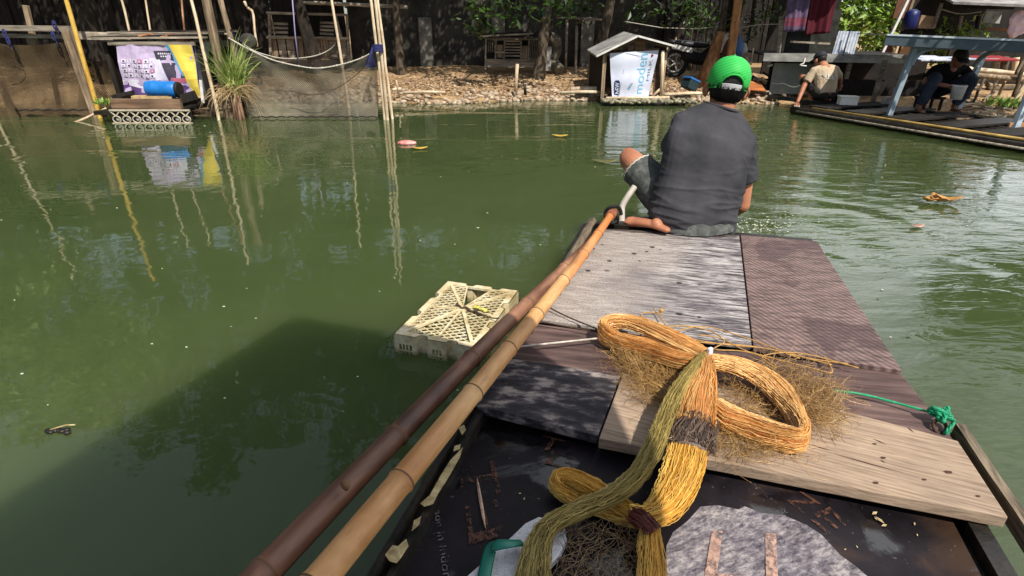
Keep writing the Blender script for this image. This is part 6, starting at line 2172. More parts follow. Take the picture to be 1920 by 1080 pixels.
# bamboo fence and motorbike
fn = thing("bamboo_fence", "dim bamboo fence in the shade behind the motorbike", "fence", gb(1290, 132, 13.4))
for k in range(24):
    px = 1252 + k * 4.2
    a = gb(px, 134, 13.4); b = D(px + rnd.uniform(-2, 2), rnd.uniform(66, 88), 13.4)
    part("picket", MB().tube([a, b], [.022, .02], 6), M['bamboo_p'] if k % 4 == 0 else M['grey_timber'], fn)
part("rail", MB().tube([D(1250, 104, 13.36), D(1352, 106, 13.36)], .02, 6), M['grey_timber'], fn)
mbk = thing("motorbike", "dark motorbike with white panels parked before the bamboo fence", "motorbike", gb(1310, 136, 12.4))
g0 = gb(1310, 136, 12.4)
def wheel(cx, cz):
    mb = MB(); mb.tube([g0 + V((cx + cos(k * pi / 12) * .24, 0, cz + sin(k * pi / 12) * .24)) for k in range(24)], .045, 8, closed=True)
    w = part("wheel", mb, M['black'], mbk)
    mb = MB(); mb.tube([g0 + V((cx + cos(k * pi / 10) * .17, 0, cz + sin(k * pi / 10) * .17)) for k in range(20)], .015, 6, closed=True)
    for k in range(5): mb.tube([g0 + V((cx, 0, cz)), g0 + V((cx + cos(k * 1.257) * .17, 0, cz + sin(k * 1.257) * .17))], .012, 5)
    part("rim", mb, M['tin'], w)
wheel(-.52, .28); wheel(.52, .28)
mb = MB(); limb(mb, [g0 + V((-.30, 0, .42)), g0 + V((0, 0, .36)), g0 + V((.18, 0, .48)), g0 + V((.34, 0, .68))], [.12, .13, .11, .09], 10)
part("body", mb, M['black'], mbk)
mb = MB(); limb(mb, [g0 + V((-.62, 0, .68)), g0 + V((-.3, 0, .64)), g0 + V((.05, 0, .62))], [.08, .12, .09], 10, flat=.6, up=(0, 0, 1))
part("seat", mb, m_flat("seat_black", lin(34, 33, 34), .5), mbk)
mb = MB(); mb.beam(g0 + V((.30, -.10, .52)), g0 + V((.46, -.06, .84)), .05, .20); mb.beam(g0 + V((-.62, -.11, .60)), g0 + V((-.22, -.13, .52)), .02, .09)
part("panel", mb, M['white'], mbk)
mb = MB(); mb.tube([g0 + V((.40, -.30, .93)), g0 + V((.42, -.1, .86)), g0 + V((.42, .1, .86)), g0 + V((.40, .3, .93))], .016, 8)
part("handlebar", mb, M['black'], mbk)
mb = MB(); mb.ellipsoid(g0 + V((.50, 0, .80)), .06, .09, .07)
part("headlight", mb, M['tin'], mbk)
mb = MB(); mb.tube([g0 + V((.52, -.05, .28)), g0 + V((.42, -.05, .80))], .022, 6); mb.tube([g0 + V((.52, .05, .28)), g0 + V((.42, .05, .80))], .022, 6)
part("fork", mb, M['tin'], mbk)

# ---------------- white banner hut
YM = 10.55
mh = thing("milk_banner_hut", "small pitched roof hut on the water fronted by a white printed banner", "hut", V((D(1190, 185, YM).x, YM + .5, 0)))
xl, xr = D(1131, 150, YM).x, D(1242, 150, YM).x
zf = .14; ze = D(1190, 98, YM).z; zr = D(1195, 72, YM).z
for x, y in ((xl, YM), (xr, YM), (xl - .12, YM + 1.0), (xr - .1, YM + 1.0)):
    part("post", MB().beam(V((x, y, -.5)), V((x, y, ze)), .06, .06, up=(0, 1, 0)), M['timber_v'], mh)
part("front_bamboo", MB().tube([D(1240, 182, YM - .08), D(1243, 95, YM - .08)], .030, 8), M['bamboo_p'], mh)
part("brace", MB().tube([D(1222, 182, YM - .06), D(1241, 164, YM - .06)], .025, 8), M['bamboo_p'], mh)
# roof: two sheets, thin snowy-white edge
xm = D(1196, 70, YM).x
rL = D(1118, 104, YM - .15); rP = D(1196, 66, YM - .15); rR = D(1265, 85, YM - .15)
bk = V((0, 1.35, .05))
r1 = MB(); r1.add([rL, rP, rP + bk, rL + bk] + [p - V((0, 0, .03)) for p in (rL, rP, rP + bk, rL + bk)], [(0, 1, 2, 3), (7, 6, 5, 4), (0, 4, 5, 1), (1, 5, 6, 2), (2, 6, 7, 3), (3, 7, 4, 0)])
part("roof_sheet", r1, M['tin'], mh)
r2 = MB(); r2.add([rP, rR, rR + bk, rP + bk] + [p - V((0, 0, .03)) for p in (rP, rR, rR + bk, rP + bk)], [(0, 1, 2, 3), (7, 6, 5, 4), (0, 4, 5, 1), (1, 5, 6, 2), (2, 6, 7, 3), (3, 7, 4, 0)])
part("roof_sheet", r2, M['tin'], mh)
eb = MB(); eb.beam(rL - V((0, .02, .012)), rP - V((0, .02, .012)), .03, .03); eb.beam(rP - V((0, .02, .012)), rR - V((0, .02, .012)), .03, .03)
part("roof_edge", eb, M['white'], mh)
tm = MB()
tm.beam(D(1134, 102, YM + .02), D(1236, 93, YM + .02), .04, .05)
tm.beam(D(1180, 80, YM + .04), D(1180, 96, YM + .04), .05, .03, up=(0, 1, 0)); tm.beam(D(1200, 76, YM + .04), D(1200, 95, YM + .04), .18, .03, up=(0, 1, 0))
tm.beam(D(1150, 94, YM + .0), D(1196, 74, YM + .0), .04, .03); tm.beam(D(1196, 74, YM + .0), D(1250, 88, YM + .0), .04, .03)
part("gable_frame", tm, m_wood("brown_gable_wood", lin(140, 106, 76), lin(76, 54, 38)), mh)
wl_ = MB()
wl_.beam(V((xl - .02, YM + .06, (zf + ze) / 2)), V((xl - .12, YM + 1.0, (zf + ze) / 2)), .02, ze - zf)
part("side_wall", wl_, M['dark_timber'], mh)
wl_ = MB(); wl_.beam(V((xl - .1, YM + 1.03, (zf + ze) / 2)), V((xr - .1, YM + 1.03, (zf + ze) / 2)), .02, ze - zf)
wl_.beam(V((xr - .14, YM + .03, (zf + ze) / 2)), V((xr, YM + .03, (zf + ze) / 2)), .02, ze - zf)
part("back_wall", wl_, m_wood("brown_hut_board", lin(112, 88, 66), lin(62, 46, 34)), mh)
# banner with writing
q00, q10, q01, q11 = D(1148, 184, YM - .05), D(1216, 182, YM - .05), D(1143, 100, YM - .05), D(1235, 94, YM - .05)
def mban(u, v, off=0.0):
    return lerp(lerp(q00, q10, u), lerp(q01, q11, u), v) + V((0, .012 * sin(u * 7 + v * 4) + .008 * sin(v * 13) - off, 0))
bn = MB(); bn.sheet(lambda u, v: mban(u, v), 16, 16)
m_w = [m_flat("white_banner_cloth", lin(206, 210, 226), .55, .12, 5), m_flat("pale_blue_print", lin(120, 186, 214), .55, .05), m_flat("navy_print", lin(40, 52, 96), .55, .05), m_flat("banner_white_print", lin(232, 234, 240), .55, .03), m_flat("dark_red_print", lin(120, 26, 48), .55, .05), m_flat("grey_crease", lin(150, 156, 170), .6, .1), m_flat("blue_grey_print", lin(110, 130, 150), .55, .05)]
# words run up the banner, turned a quarter turn to the left
def up_text(s, u_l, u_r, v_b, v_t, m, off=.006):
    # text x runs along +v, text y runs along -u
    text_on(bn, s, lambda a, b: mban(lerp(u_r, u_l, b), lerp(v_b, v_t, a), off), m)
up_text("moden", .60, .80, .08, .95, 1)
up_text("MILK", .855, .915, .36, .82, 6)
def disc(cu, cv, ru, rv, m, off, n=20):
    bn.add([mban(cu + cos(k * 2 * pi / n) * ru, cv + sin(k * 2 * pi / n) * rv, off) for k in range(n)], [tuple(range(n))], m)
# heart
hp = []
for k in range(24):
    t = k * 2 * pi / 24
    hx = 16 * sin(t) ** 3; hy = 13 * cos(t) - 5 * cos(2 * t) - 2 * cos(3 * t) - cos(4 * t)
    hp.append(mban(.885 - hy / 17 * .035, .895 + hx / 17 * .035, .006))
bn.add(hp, [tuple(range(24))], 4)
# NEW badge
bp = [(.06, .08), (.19, .06), (.21, .10), (.21, .36), (.18, .40), (.10, .40), (.07, .36)]
bn.add([mban(u, v, .006) for u, v in bp], [tuple(range(len(bp)))], 2)
up_text("NEW", .09, .195, .10, .35, 3, .012)
for (a, b) in (((.0, .80), (.32, .98)), ((.34, .98), (.24, .30)), ((.24, .30), (.16, .02)), ((.34, .98), (.62, .90)), ((.62, .88), (.92, .99))):
    p, q = mban(*a, .004), mban(*b, .004); s_ = V((.006, 0, .004))
    bn.add([p - s_, q - s_, q + s_, p + s_], [(0, 1, 2, 3)], 5)
for k in range(4):
    p = [(.40 + .02 * k, .20 + .03 * k), (.46 + .02 * k, .18 + .04 * k), (.47 + .02 * k, .21 + .04 * k), (.41 + .02 * k, .23 + .03 * k)]
    bn.add([mban(u, v, .005) for u, v in p], [(0, 1, 2, 3)], 5 if k % 2 else 1)
part("banner", bn, m_w, mh, "white banner with blue writing turned on its side", recalc=False)
fl = MB()
for k in range(7):
    y = YM - .35 + k * .22
    fl.tube([V((xl - .05, y, .03)), V((xr + .35 - .03 * k, y + .02, .03))], .055, 8)
part("float_bamboo", fl, M['hull'], mh)
part("sill", MB().tube([D(1136, 184, YM - .1), D(1255, 183, YM - .1)], .025, 8), M['bamboo_p'], mh)
ht = MB()
for k in range(160):
    x = rnd.uniform(xl - .05, xr + .5); y = YM - .36 + rnd.uniform(-.12, .22); s_ = rnd.uniform(.02, .05)
    ht.ellipsoid((x, y, .05 + rnd.uniform(0, .04)), s_ * 1.4, s_, s_ * .7, Matrix.Rotation(rnd.uniform(0, 3), 3, 'Z'), 6, 4)
solo("water_weed", ht, m_mottle("dry_water_weed", lin(88, 84, 62), lin(176, 168, 140), 20, .95), "clumped dry weed caught at the foot of the white banner hut", "weed", kind='stuff')

# ================================================================== RIGHT SIDE
# dark shack
YK = 11.2
sk = thing("dark_shack", "dark two level shack with a long pale beam and a grey tarp wall", "shack", V((D(1560, 185, YK).x, YK + .6, .1)))
def kp(px, py, Y): return D(px, py, Y)
def kbeam(a, b, Y, w, h, mat, nm, up=(0, 1, .01), Y1=None):
    return part(nm, MB().beam(D(*a, Y), D(*b, Y1 or Y), w, h, up=up), mat, sk)
part("long_beam", MB().beam(D(1432, 107, 10.6), D(1705, 111, 9.6), .035, .13), m_wood("pale_beam_wood", lin(206, 204, 196), lin(140, 138, 132), 0, 10, .05), sk)
part("shelf", MB().prism([D(1430, 106, 10.62) + V((0, .02, .05)), D(1708, 109, 9.62) + V((0, .02, .05)), D(1708, 109, 9.62) + V((.3, 1.5, .05)), D(1430, 106, 10.62) + V((.3, 1.5, .05))], .03), M['dark_timber'], sk)
tp = MB()
a, b, c, d = D(1452, 118, 10.75), D(1562, 120, 10.4), D(1556, 176, 10.35), D(1442, 177, 10.7)
tp.sheet(lambda u, v: lerp(lerp(d, c, u), lerp(a, b, u), v) + V((0, .035 * sin(u * 8) * (1 - v) + .02 * sin(u * 17 + v * 3), 0)), 18, 10)
part("tarp_wall", tp, m_flat("grey_tarp_wall", lin(142, 142, 132), .8, .25, 4), sk, recalc=False)
part("back_wall", MB().box(V((D(1505, 60, 12.6).x, 12.7, 1.25)), (1.35, .06, 2.3)), M['dark_timber'], sk)
part("upper_wall", MB().prism([D(1470, 104, 10.9) + V((0, 0, .74)), D(1560, 104, 10.7) + V((0, 0, .74)), D(1560, 104, 10.7) + V((0, .05, .74)), D(1470, 104, 10.9) + V((0, .05, .74))], .72), m_mottle("dark_sheet_wall", lin(34, 34, 30), lin(62, 62, 56), 6, .9), sk)
kbeam((1466, 30), (1458, 104), 10.85, .07, .05, M['grey_timber'], "post")
kbeam((1486, 0), (1468, 50), 10.85, .05, .04, M['grey_timber'], "post")
kbeam((1482, 78), (1556, 82), 10.62, .03, .02, M['grey_timber'], "wall_rail")
kbeam((1596, 110), (1580, 172), 10.2, .06, .05, M['grey_timber'], "post")
kbeam((1572, 112), (1560, 175), 10.3, .06, .05, M['dark_timber'], "post")
kbeam((1660, 112), (1632, 206), 9.4, .06, .05, M['grey_timber'], "post")
kbeam((1702, 0), (1652, 104), 10.6, .04, .04, M['white'], "post")
part("lower_shade_board", MB().beam(D(1440, 146, 11.2), D(1730, 150, 10.6), .03, .85), m_mottle("dark_shade_fill", lin(22, 19, 17), lin(44, 36, 32), 5, .9), sk)  # dark sheet standing in for the deep shade under the shack
part("roof", MB().prism([V((D(1440, 0, 10).x, 9.9, 2.35)), V((D(1600, 0, 10).x + .2, 9.9, 2.35)), V((D(1600, 0, 10).x + .6, 13.0, 2.7)), V((D(1440, 0, 10).x + .3, 13.0, 2.7))], .04), M['tin'], sk)  # unseen roof added above the view to shade the hung cloths
part("sill_ledge", MB().beam(D(1440, 181, 10.6), D(1660, 207, 9.3), .08, .06), M['hull'], sk)
part("skirt_board", MB().beam(D(1560, 172, 10.15), D(1735, 176, 9.75), .03, .42), m_mottle("skirt_shade_fill", lin(20, 17, 15), lin(40, 33, 28), 5, .9), sk)  # dark cover over the lit ground, imitating shade below the shack
ws = MB()
a, b, c, d = D(1573, 58, 10.15), D(1613, 59, 10.05), D(1600, 105, 10.0), D(1559, 105, 10.1)
ws.sheet(lambda u, v: lerp(lerp(d, c, u), lerp(a, b, u), v) + V((0, .005 * sin(u * 44), 0)), 80, 4)
o = part("corrugated_sheet", ws, M['tin_white'], sk, "pale blue corrugated sheet", recalc=False)
part("sheet_batten", MB().beam(D(1594, 58, 10.0), D(1580, 105, 9.98), .02, .015, up=(0, 1, 0)), m_flat("dark_batten", lin(80, 92, 110), .6), sk)
solo("tied_strip", MB().tube(crom([D(1510, 106, 10.3), D(1507, 118, 10.25), D(1500, 122, 10.25), D(1512, 124, 10.25)], 5), .012, 6), M['white'], "white cloth strip knotted on the long pale beam", "cloth strip")
# hanging cloths
def cloth(name, label, quad, Y0, Y1, mats, bands, seed):
    tl_, tr_, br_, bl_ = quad
    a, b, c, d = D(*tl_, Y0), D(*tr_, Y1), D(*br_, Y1), D(*bl_, Y0)
    mb = MB()
    nu, nv = 20, 16
    def f(u, v): return lerp(lerp(d, c, u), lerp(a, b, u), v) + V((0, .03 * sin(u * 9 + seed) * (1.1 - v) + .012 * sin(u * 25 + seed), 0))
    mb.sheet(f, nu, nv)
    for i in range(len(mb.f)):
        v = (i // nu + .5) / nv
        for m_, (v0, v1) in enumerate(bands):
            if v0 <= v < v1: mb.m[i] = m_
    o = solo(name, mb, mats, label, "cloth", recalc=False)
    md = o.modifiers.new("t", 'SOLIDIFY'); md.thickness = .004
    return o
cloth("hanging_cloth", "faded mauve patterned cloth with a pink band hanging from the dark shack", ((1480, -25), (1524, -25), (1508, 58), (1471, 60)), 10.5, 10.45,
      [m_flat("mauve_cloth", lin(98, 78, 104), .9, .5, 9), m_flat("pink_cloth_band", lin(124, 62, 80), .9, .4, 20)], [(0, 1), (.14, .34)], 1)
cloth("hanging_cloth", "dark red cloth hanging from the dark shack beside the mauve one", ((1522, -25), (1572, -25), (1556, 62), (1508, 66)), 10.6, 10.5, [m_flat("maroon_cloth", lin(82, 12, 28), .9, .3)], [(0, 1)], 4)
# clutter left of the shack: sacks, clothes line items, white tub, scrap
ct = "scrap heaped left of the dark shack"
c = gb(1425, 150, 11.0)
mb = MB()
for k in range(46):
    p = c + V((rnd.uniform(-.35, .55), rnd.uniform(-.3, .6), rnd.uniform(-.05, .32))); q = p + V((rnd.uniform(-.35, .35), rnd.uniform(-.2, .2), rnd.uniform(-.12, .2)))
    mb.beam(p, q, rnd.uniform(.015, .05), rnd.uniform(.01, .04), m=0 if k % 3 else 1)
solo("scrap_heap", mb, [M['dark_timber'], M['grey_timber']], "dark heap of scrap sticks left of the grey tarp wall", "scrap heap", c, kind='stuff')
tb = thing("white_bucket", "white square tub standing on the scrap behind the green cap", "tub", D(1394, 122, 11.4))
bxm = MB(); c_ = D(1394, 113, 11.4)
bxm.box(c_, (.16, .16, .012)); bxm.box(c_ + V((-.078, 0, -.07)), (.012, .16, .15)); bxm.box(c_ + V((.078, 0, -.07)), (.012, .16, .15)); bxm.box(c_ + V((0, .07, -.07)), (.15, .012, .15))
part("box", bxm, M['white'], tb)
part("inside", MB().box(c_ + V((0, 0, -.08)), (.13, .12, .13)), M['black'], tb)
for k, (px, py, s_, mt, lb) in enumerate(((1384, 84, .11, m_flat("blue_cloth", lin(86, 120, 166), .8), "small blue cloth bundle behind the orange trunk"), (1394, 92, .08, m_flat("pale_cloth", lin(176, 170, 164), .8), "small pale cloth bundle right of the blue one"), (1366, 88, .10, m_flat("brown_cloth", lin(112, 84, 70), .8), "small brown cloth bundle left of the orange trunk"))):
    mb = MB(); c_ = D(px, py, 11.9)
    mb.loft([[c_ + V((cos(q * pi / 6) * s_ * w * (1 + .25 * sin(q * 3 + k)), sin(q * pi / 6) * s_ * w * .6, z * s_)) for q in range(12)] for z, w in ((-2.2, .7), (-1, 1), (.2, .8), (1.1, .5), (1.5, .15))])
    solo("cloth_bundle", mb, mt, lb, "cloth", None, "cloths hung on the line behind the green cap")
solo("clothes_line", MB().tube([D(1170, 40, 11.9), D(1240, 52, 12.1), D(1300, 54, 12.0), D(1350, 50, 11.75)], .008, 6), M['rope'], "thin pale line strung from the leaning trunk to the orange trunk", "line")
solo("clothes_line", MB().tube([D(1384, 52, 11.6), D(1425, 46, 11.4), D(1470, 45, 10.8)], .008, 6), M['rope'], "thin pale line strung from the orange trunk to the dark shack", "line")
mb = MB(); mb.beam(D(1408, 122, 11.3), D(1413, 90, 11.3), .02, .02, up=(0, 1, 0)); mb.beam(D(1402, 118, 11.3), D(1400, 106, 11.3), .02, .02, up=(0, 1, 0))
mb.beam(D(1390, 120, 11.25), D(1410, 118, 11.25), .03, .03)
solo("chair_frame", mb, M['bamboo_p'], "broken pale wooden chair frame on the scrap right of the white tub", "chair")
mb = MB(); p = D(1418, 168, 10.6)
mb.add([p + V((-.16, 0, 0)), p + V((.16, -.05, -.02)), p + V((.14, .2, .10)), p + V((-.08, .18, .14))], [(0, 1, 2, 3)])
o = solo("orange_board", mb, m_wood("orange_ply_scrap", lin(206, 130, 74), lin(150, 84, 46)), "scrap of orange plywood on the bank right of the green cap", "board", recalc=False); md = o.modifiers.new("t", 'SOLIDIFY'); md.thickness = .02
solo("rail_scrap", MB().beam(D(1440, 124, 10.7), D(1448, 121, 10.7), .04, .03), M['white'], "short white scrap at the left end of the long pale beam", "scrap")

# bamboo raft of the two men
f0, f1 = G(1484, 205, .07), G(1960, 282, .07)
dirr = (f1 - f0).normalized(); inn = V((-dirr.y, dirr.x, 0))
if inn.y < 0: inn = -inn
br = thing("bamboo_raft", "long low raft of dark bamboo logs under the two men at right", "raft", lerp(f0, f1, .5) * 1)
br.location.z = 0
for k in range(11):
    a = f0 + inn * (.05 + k * .15) + dirr * rnd.uniform(-.12, .12) + V((0, 0, rnd.uniform(-.01, .01))); b = a + dirr * ((f1 - f0).length + rnd.uniform(0, .3))
    mb = MB(); stick(mb, a - V((0, 0, .01)), b - V((0, 0, .01)), .062, .055, 9, 14, .02)
    part("log", mb, M['hull'], br)
for k in range(7):
    a = f0 + dirr * (.4 + k * .62) + V((0, 0, .07)) + inn * .1
    part("deck_slat", MB().beam(a, a + inn * 1.45, .34, .025), M['hull'] if k % 2 else M['dark_timber'], br)
part("edge_strip", MB().tube([f0 + V((0, 0, .065)) + dirr * .4 - inn * .02, lerp(f0, f1, .5) + V((0, 0, .075)) - inn * .02, f1 + V((0, 0, .08)) - inn * .02], .016, 8), m_mottle("yellowish_bamboo_strip", lin(150, 120, 60), lin(196, 164, 92), 8), br)
part("edge_strip", MB().tube([f0 + V((0, 0, -.0)) + dirr * .2 - inn * .10, lerp(f0, f1, .5) + V((0, 0, .0)) - inn * .12, f1 - inn * .12], .014, 8), M['grey_timber'], br)

# white crate by the squatting man
wc = thing("white_crate", "small white foam box on the raft right of the squatting man", "box", D(1589, 206, 9.3))
c_ = D(1589, 190, 9.1); R_ = Matrix.Rotation(-.25, 3, 'Z')
bxm = MB(); bxm.box(c_, (.25, .20, .12), R=R_)
part("box", bxm, m_flat("white_foam", lin(236, 232, 220), .8, .15, 14), wc, bevel=.008)
part("lid", MB().box(c_ + V((0, 0, .07)), (.27, .22, .022), R=R_), m_flat("white_foam_lid", lin(232, 228, 214), .8, .1), wc, bevel=.006)
# splash strings dripping from the hand
mb = MB()
for k in range(5):
    p = D(1490 + k * 3, 198, 9.42)
    mb.tube([p, p - V((rnd.uniform(-.02, .02), 0, .10 + .03 * (k % 2)))], .006, 5)
solo("dripping_strings", mb, m_flat("wet_white_string", lin(214, 212, 200), .3), "wet white strings hanging from the hand of the squatting man", "strings")
# dark bits lying on deck
solo("slab", MB().box(D(1660, 200, 9.2), (.18, .05, .30), .3), M['tin'], "grey sheet leaning at the foot of the shack post near the white foam box", "sheet", bevel=.004)
solo("slab", MB().box(D(1676, 190, 9.3), (.10, .03, .42), -.3), M['tin_white'], "pale blue sheet leaning behind the front leg of the grey frame", "sheet", bevel=.004)
solo("folded_umbrella", MB().tube([D(1668, 206, 9.0), D(1676, 180, 9.0), D(1684, 158, 9.0)], [.008, .035, .012], 10), m_flat("pink_cloth", lin(196, 84, 120), .7), "folded pink cloth standing behind the front leg of the grey frame", "cloth")

# grey blue steel frame
fr = thing("steel_frame", "grey blue welded frame with a flat top standing over the raft at right", "frame", V((D(1780, 225, 8.4).x, 8.6, 0)))
YF = 8.2
def fb_(a, b, Y0, Y1, r, nm="leg"):
    return part(nm, MB().beam(D(*a, Y0), D(*b, Y1), r, r, up=(0, 1, .01)), M['frame_teal'], fr, bevel=.006)
fb_((1722, 72), (1664, 222), 8.25, 8.2, .07)
fb_((1846, 100), (1788, 220), 9.15, 8.75, .07)
fb_((1960, 100), (1884, 286), 7.6, 7.0, .07)
fb_((1664, 222), (1634, 300), 8.2, 8.05, .08)
tpb = MB()
ta, tb_ = D(1662, 64, 8.3), D(1960, 76, 7.4)
tpb.prism([ta, tb_, tb_ + V((.5, 1.6, .0)), ta + V((.5, 1.6, .0))], .012)
part("top_sheet", tpb, m_flat("grey_top_sheet", lin(176, 182, 186), .6, .3, 6), fr)
part("top_beam", MB().beam(ta - V((0, 0, .078)), tb_ - V((0, 0, .085)), .05, .125), m_flat("dark_teal_beam", lin(78, 92, 98), .6, .3, 7), fr, bevel=.006)
part("edge_light_strip", MB().beam(ta - V((0, .03, .006)), tb_ - V((0, .03, .008)), .02, .022), m_flat("pale_edge_light", lin(206, 214, 220), .6, .2, 9), fr)  # pale strip imitating the sunlit line along the top edge
part("lower_rail", MB().beam(D(1722, 92, 8.24), D(1860, 86, 8.0), .045, .045), M['frame_teal'], fr, bevel=.004)
def curve(pts, Y, r=.035, nm="brace"):
    return part(nm, MB().tube(crom([D(x, y, yy) for x, y, yy in pts], 6), r, 10), M['frame_teal'], fr)
curve([(1708, 122, 8.22), (1716, 108, 8.22), (1730, 96, 8.22), (1752, 90, 8.2)], 8.2)
curve([(1826, 124, 8.9), (1840, 108, 8.8), (1862, 96, 8.6), (1900, 88, 8.3)], 8.8)
mb = MB(); c_ = D(1806, 182, 8.74)
mb.tube([c_ + V((cos(q * pi / 6) * .06, sin(q * pi / 6) * .06, 0)) for q in range(12)], .03, 8, closed=True)
mb.tube([c_ + V((cos(q * pi / 6) * .06, sin(q * pi / 6) * .06, .05)) for q in range(12)], .03, 8, closed=True)
solo("black_tape", mb, M['black'], "black rag wrapped round the back leg of the grey frame", "rag")
solo("orange_board", MB().box(D(1906, 245, 7.2), (.28, .03, .20), .1), m_wood("orange_panel_wood", lin(214, 168, 124), lin(170, 120, 80)), "orange wooden panel at the right edge over the raft", "panel", bevel=.004)
solo("red_sign", MB().box(D(1916, 212, 7.3), (.10, .02, .14), .1), m_flat("dark_red_panel", lin(130, 24, 40), .6), "small dark red panel at the right edge above the orange panel", "panel", bevel=.003)

# log rack and driftwood bank on the right
rk = thing("log_rack", "untidy rack of pale poles and logs on the bank behind the grey frame", "log rack", V((D(1860, 195, 9.9).x, 9.9, .1)))
sticks = [((1800, 128), (1925, 140), 9.7, 9.3, .04), ((1808, 140), (1925, 150), 9.6, 9.2, .045), ((1815, 152), (1905, 140), 9.5, 9.5, .03), ((1846, 148), (1822, 196), 9.3, 9.1, .022), ((1870, 150), (1858, 180), 9.5, 9.5, .022),
          ((1885, 148), (1868, 190), 9.4, 9.4, .022), ((1866, 172), (1842, 188), 9.2, 9.2, .018), ((1920, 120), (1900, 182), 9.2, 9.2, .03), ((1925, 150), (1898, 196), 9.0, 9.0, .03), ((1925, 96), (1904, 140), 9.0, 9.0, .03),
          ((1790, 152), (1835, 160), 9.9, 9.9, .03), ((1795, 170), (1812, 160), 9.9, 9.9, .02), ((1800, 196), (1870, 198), 9.3, 9.2, .03), ((1790, 205), (1880, 210), 9.1, 9.0, .04), ((1800, 190), (1880, 192), 9.5, 9.5, .03),
          ((1850, 168), (1900, 164), 10.2, 10.2, .05), ((1845, 178), (1905, 180), 10.2, 10.2, .05), ((1850, 158), (1910, 172), 10.3, 10.3, .04), ((1870, 110), (1866, 142), 10.0, 10.0, .05), ((1884, 108), (1880, 140), 10.1, 10.1, .07), ((1905, 108), (1902, 136), 10.1, 10.1, .05)]
for k, (a, b, y0, y1, r) in enumerate(sticks):
    mb = MB(); stick(mb, D(*a, y0), D(*b, y1), r, r * .85, 8, 6, .015)
    part("stick", mb, [M['bamboo_p'], M['timber_v'], M['grey_timber'], M['bark']][k % 4], rk)
part("dark_back", MB().box(V((D(1870, 160, 10.9).x, 10.9, .5)), (2.2, .05, .9)), M['dark_timber'], rk)
mb = MB()
for k in range(60):
    p = G(rnd.uniform(1795, 1925), rnd.uniform(196, 226), .10) ; p.z = .12 + rnd.uniform(0, .06)
    q = p + V((rnd.uniform(-.35, .35), rnd.uniform(-.08, .08), rnd.uniform(-.02, .03)))
    mb.beam(p, q, rnd.uniform(.02, .05), .018, m=k % 2)
solo("driftwood_scraps", mb, [M['bamboo_p'], M['timber_v']], "pale scraps of wood littering the shore at the far right", "driftwood", kind='stuff')
sh_r = MB()
sh_r.prism([V((5.6, 9.3, .08)), V((9.5, 7.6, .08)), V((14, 9, .25)), V((14, 13, .4)), V((6.0, 11.4, .35))], .5)
solo("right_shore", sh_r, M['ground'], "low earth shore under the log rack at right", "shore", (8, 10, 0), kind='structure')

# house at top right
hs = thing("scrap_house", "patched house of plywood and scrap boards under a grey roof, far right", "house", V((D(1800, 100, 12).x, 12.2, .4)))
YR = 12.0
def hbx(px0, py0, px1, py1, Y, th, mat, nm, lab=None):
    a = D(px0, py1, Y); b = D(px1, py0, Y)
    return part(nm, MB().box((a + b) / 2, (abs(b.x - a.x), th, abs(b.z - a.z))), mat, hs, lab)
def hquad(q, Y, mat, nm, th=.03, lab=None):
    p = [D(x, y, Y) for x, y in q]
    mb = MB(); mb.add(p + [v + V((0, th, 0)) for v in p], [(0, 1, 2, 3), (7, 6, 5, 4), (0, 4, 5, 1), (1, 5, 6, 2), (2, 6, 7, 3), (3, 7, 4, 0)])
    return part(nm, mb, mat, hs, lab)
ply_o = m_mottle("orange_plywood", lin(178, 128, 84), lin(222, 174, 122), 5, .7, .1)
ply_b = m_mottle("brown_plywood", lin(92, 56, 36), lin(128, 82, 54), 5, .7, .1)
hquad(((1680, 115), (1690, 60), (1960, 60), (1960, 130)), 12.6, M['dark_timber'], "wall", .05)
hquad(((1690, 60), (1705, -20), (1960, -20), (1960, 60)), 12.7, M['dark_timber'], "wall", .05)
hquad(((1674, 34), (1684, -2), (1712, -2), (1700, 34)), 12.0, ply_b, "panel", lab="brown plywood panel under the roof")
hquad(((1650, 104), (1662, 68), (1682, 68), (1672, 104)), 12.0, m_flat("dull_red_board", lin(104, 60, 50), .8, .3), "panel")
hquad(((1686, 104), (1697, 71), (1721, 71), (1710, 104)), 11.9, ply_o, "door", lab="sunlit orange plywood door")
hquad(((1726, 88), (1732, 72), (1743, 72), (1738, 88)), 11.9, ply_o, "panel", lab="small orange plywood panel")
hquad(((1721, 53), (1728, 28), (1758, 32), (1752, 54)), 11.9, m_mottle("tan_plywood", lin(140, 112, 84), lin(178, 148, 114), 5, .7, .1), "panel", lab="tan plywood panel")
for a, b, w, mt in (((1678, 104), (1688, 71), .04, M['bamboo_p']), ((1750, 52), (1766, 6), .045, M['grey_timber']), ((1690, 58), (1712, 0), .05, M['timber_v']), ((1798, 56), (1804, 30), .04, M['grey_timber']), ((1895, 54), (1912, 20), .05, M['white']), ((1796, 86), (1800, 72), .03, M['white']), ((1830, 56), (1836, 30), .05, M['dark_timber']), ((1672, 104), (1696, 71), .03, M['timber_v'])):
    part("post", MB().beam(D(*a, 11.85), D(*b, 11.85), w, w, up=(0, 1, .01)), mt, hs)
part("eave_beam", MB().beam(D(1755, 12, 11.9), D(1960, 16, 11.7), .04, .06), M['dark_timber'], hs)
rf = MB(); ra, rb_ = D(1788, 3, 11.2), D(1990, 11, 10.4)
rf.prism([ra, rb_, rb_ + V((.8, 2.5, .5)), ra + V((.8, 2.5, .5))], .04)
part("roof", rf, m_mottle("grey_roof_sheet", lin(120, 116, 112), lin(172, 166, 162), 5, .8), hs)
hquad(((1842, 42), (1850, 20), (1880, 22), (1874, 44)), 12.0, M['tin'], "panel")
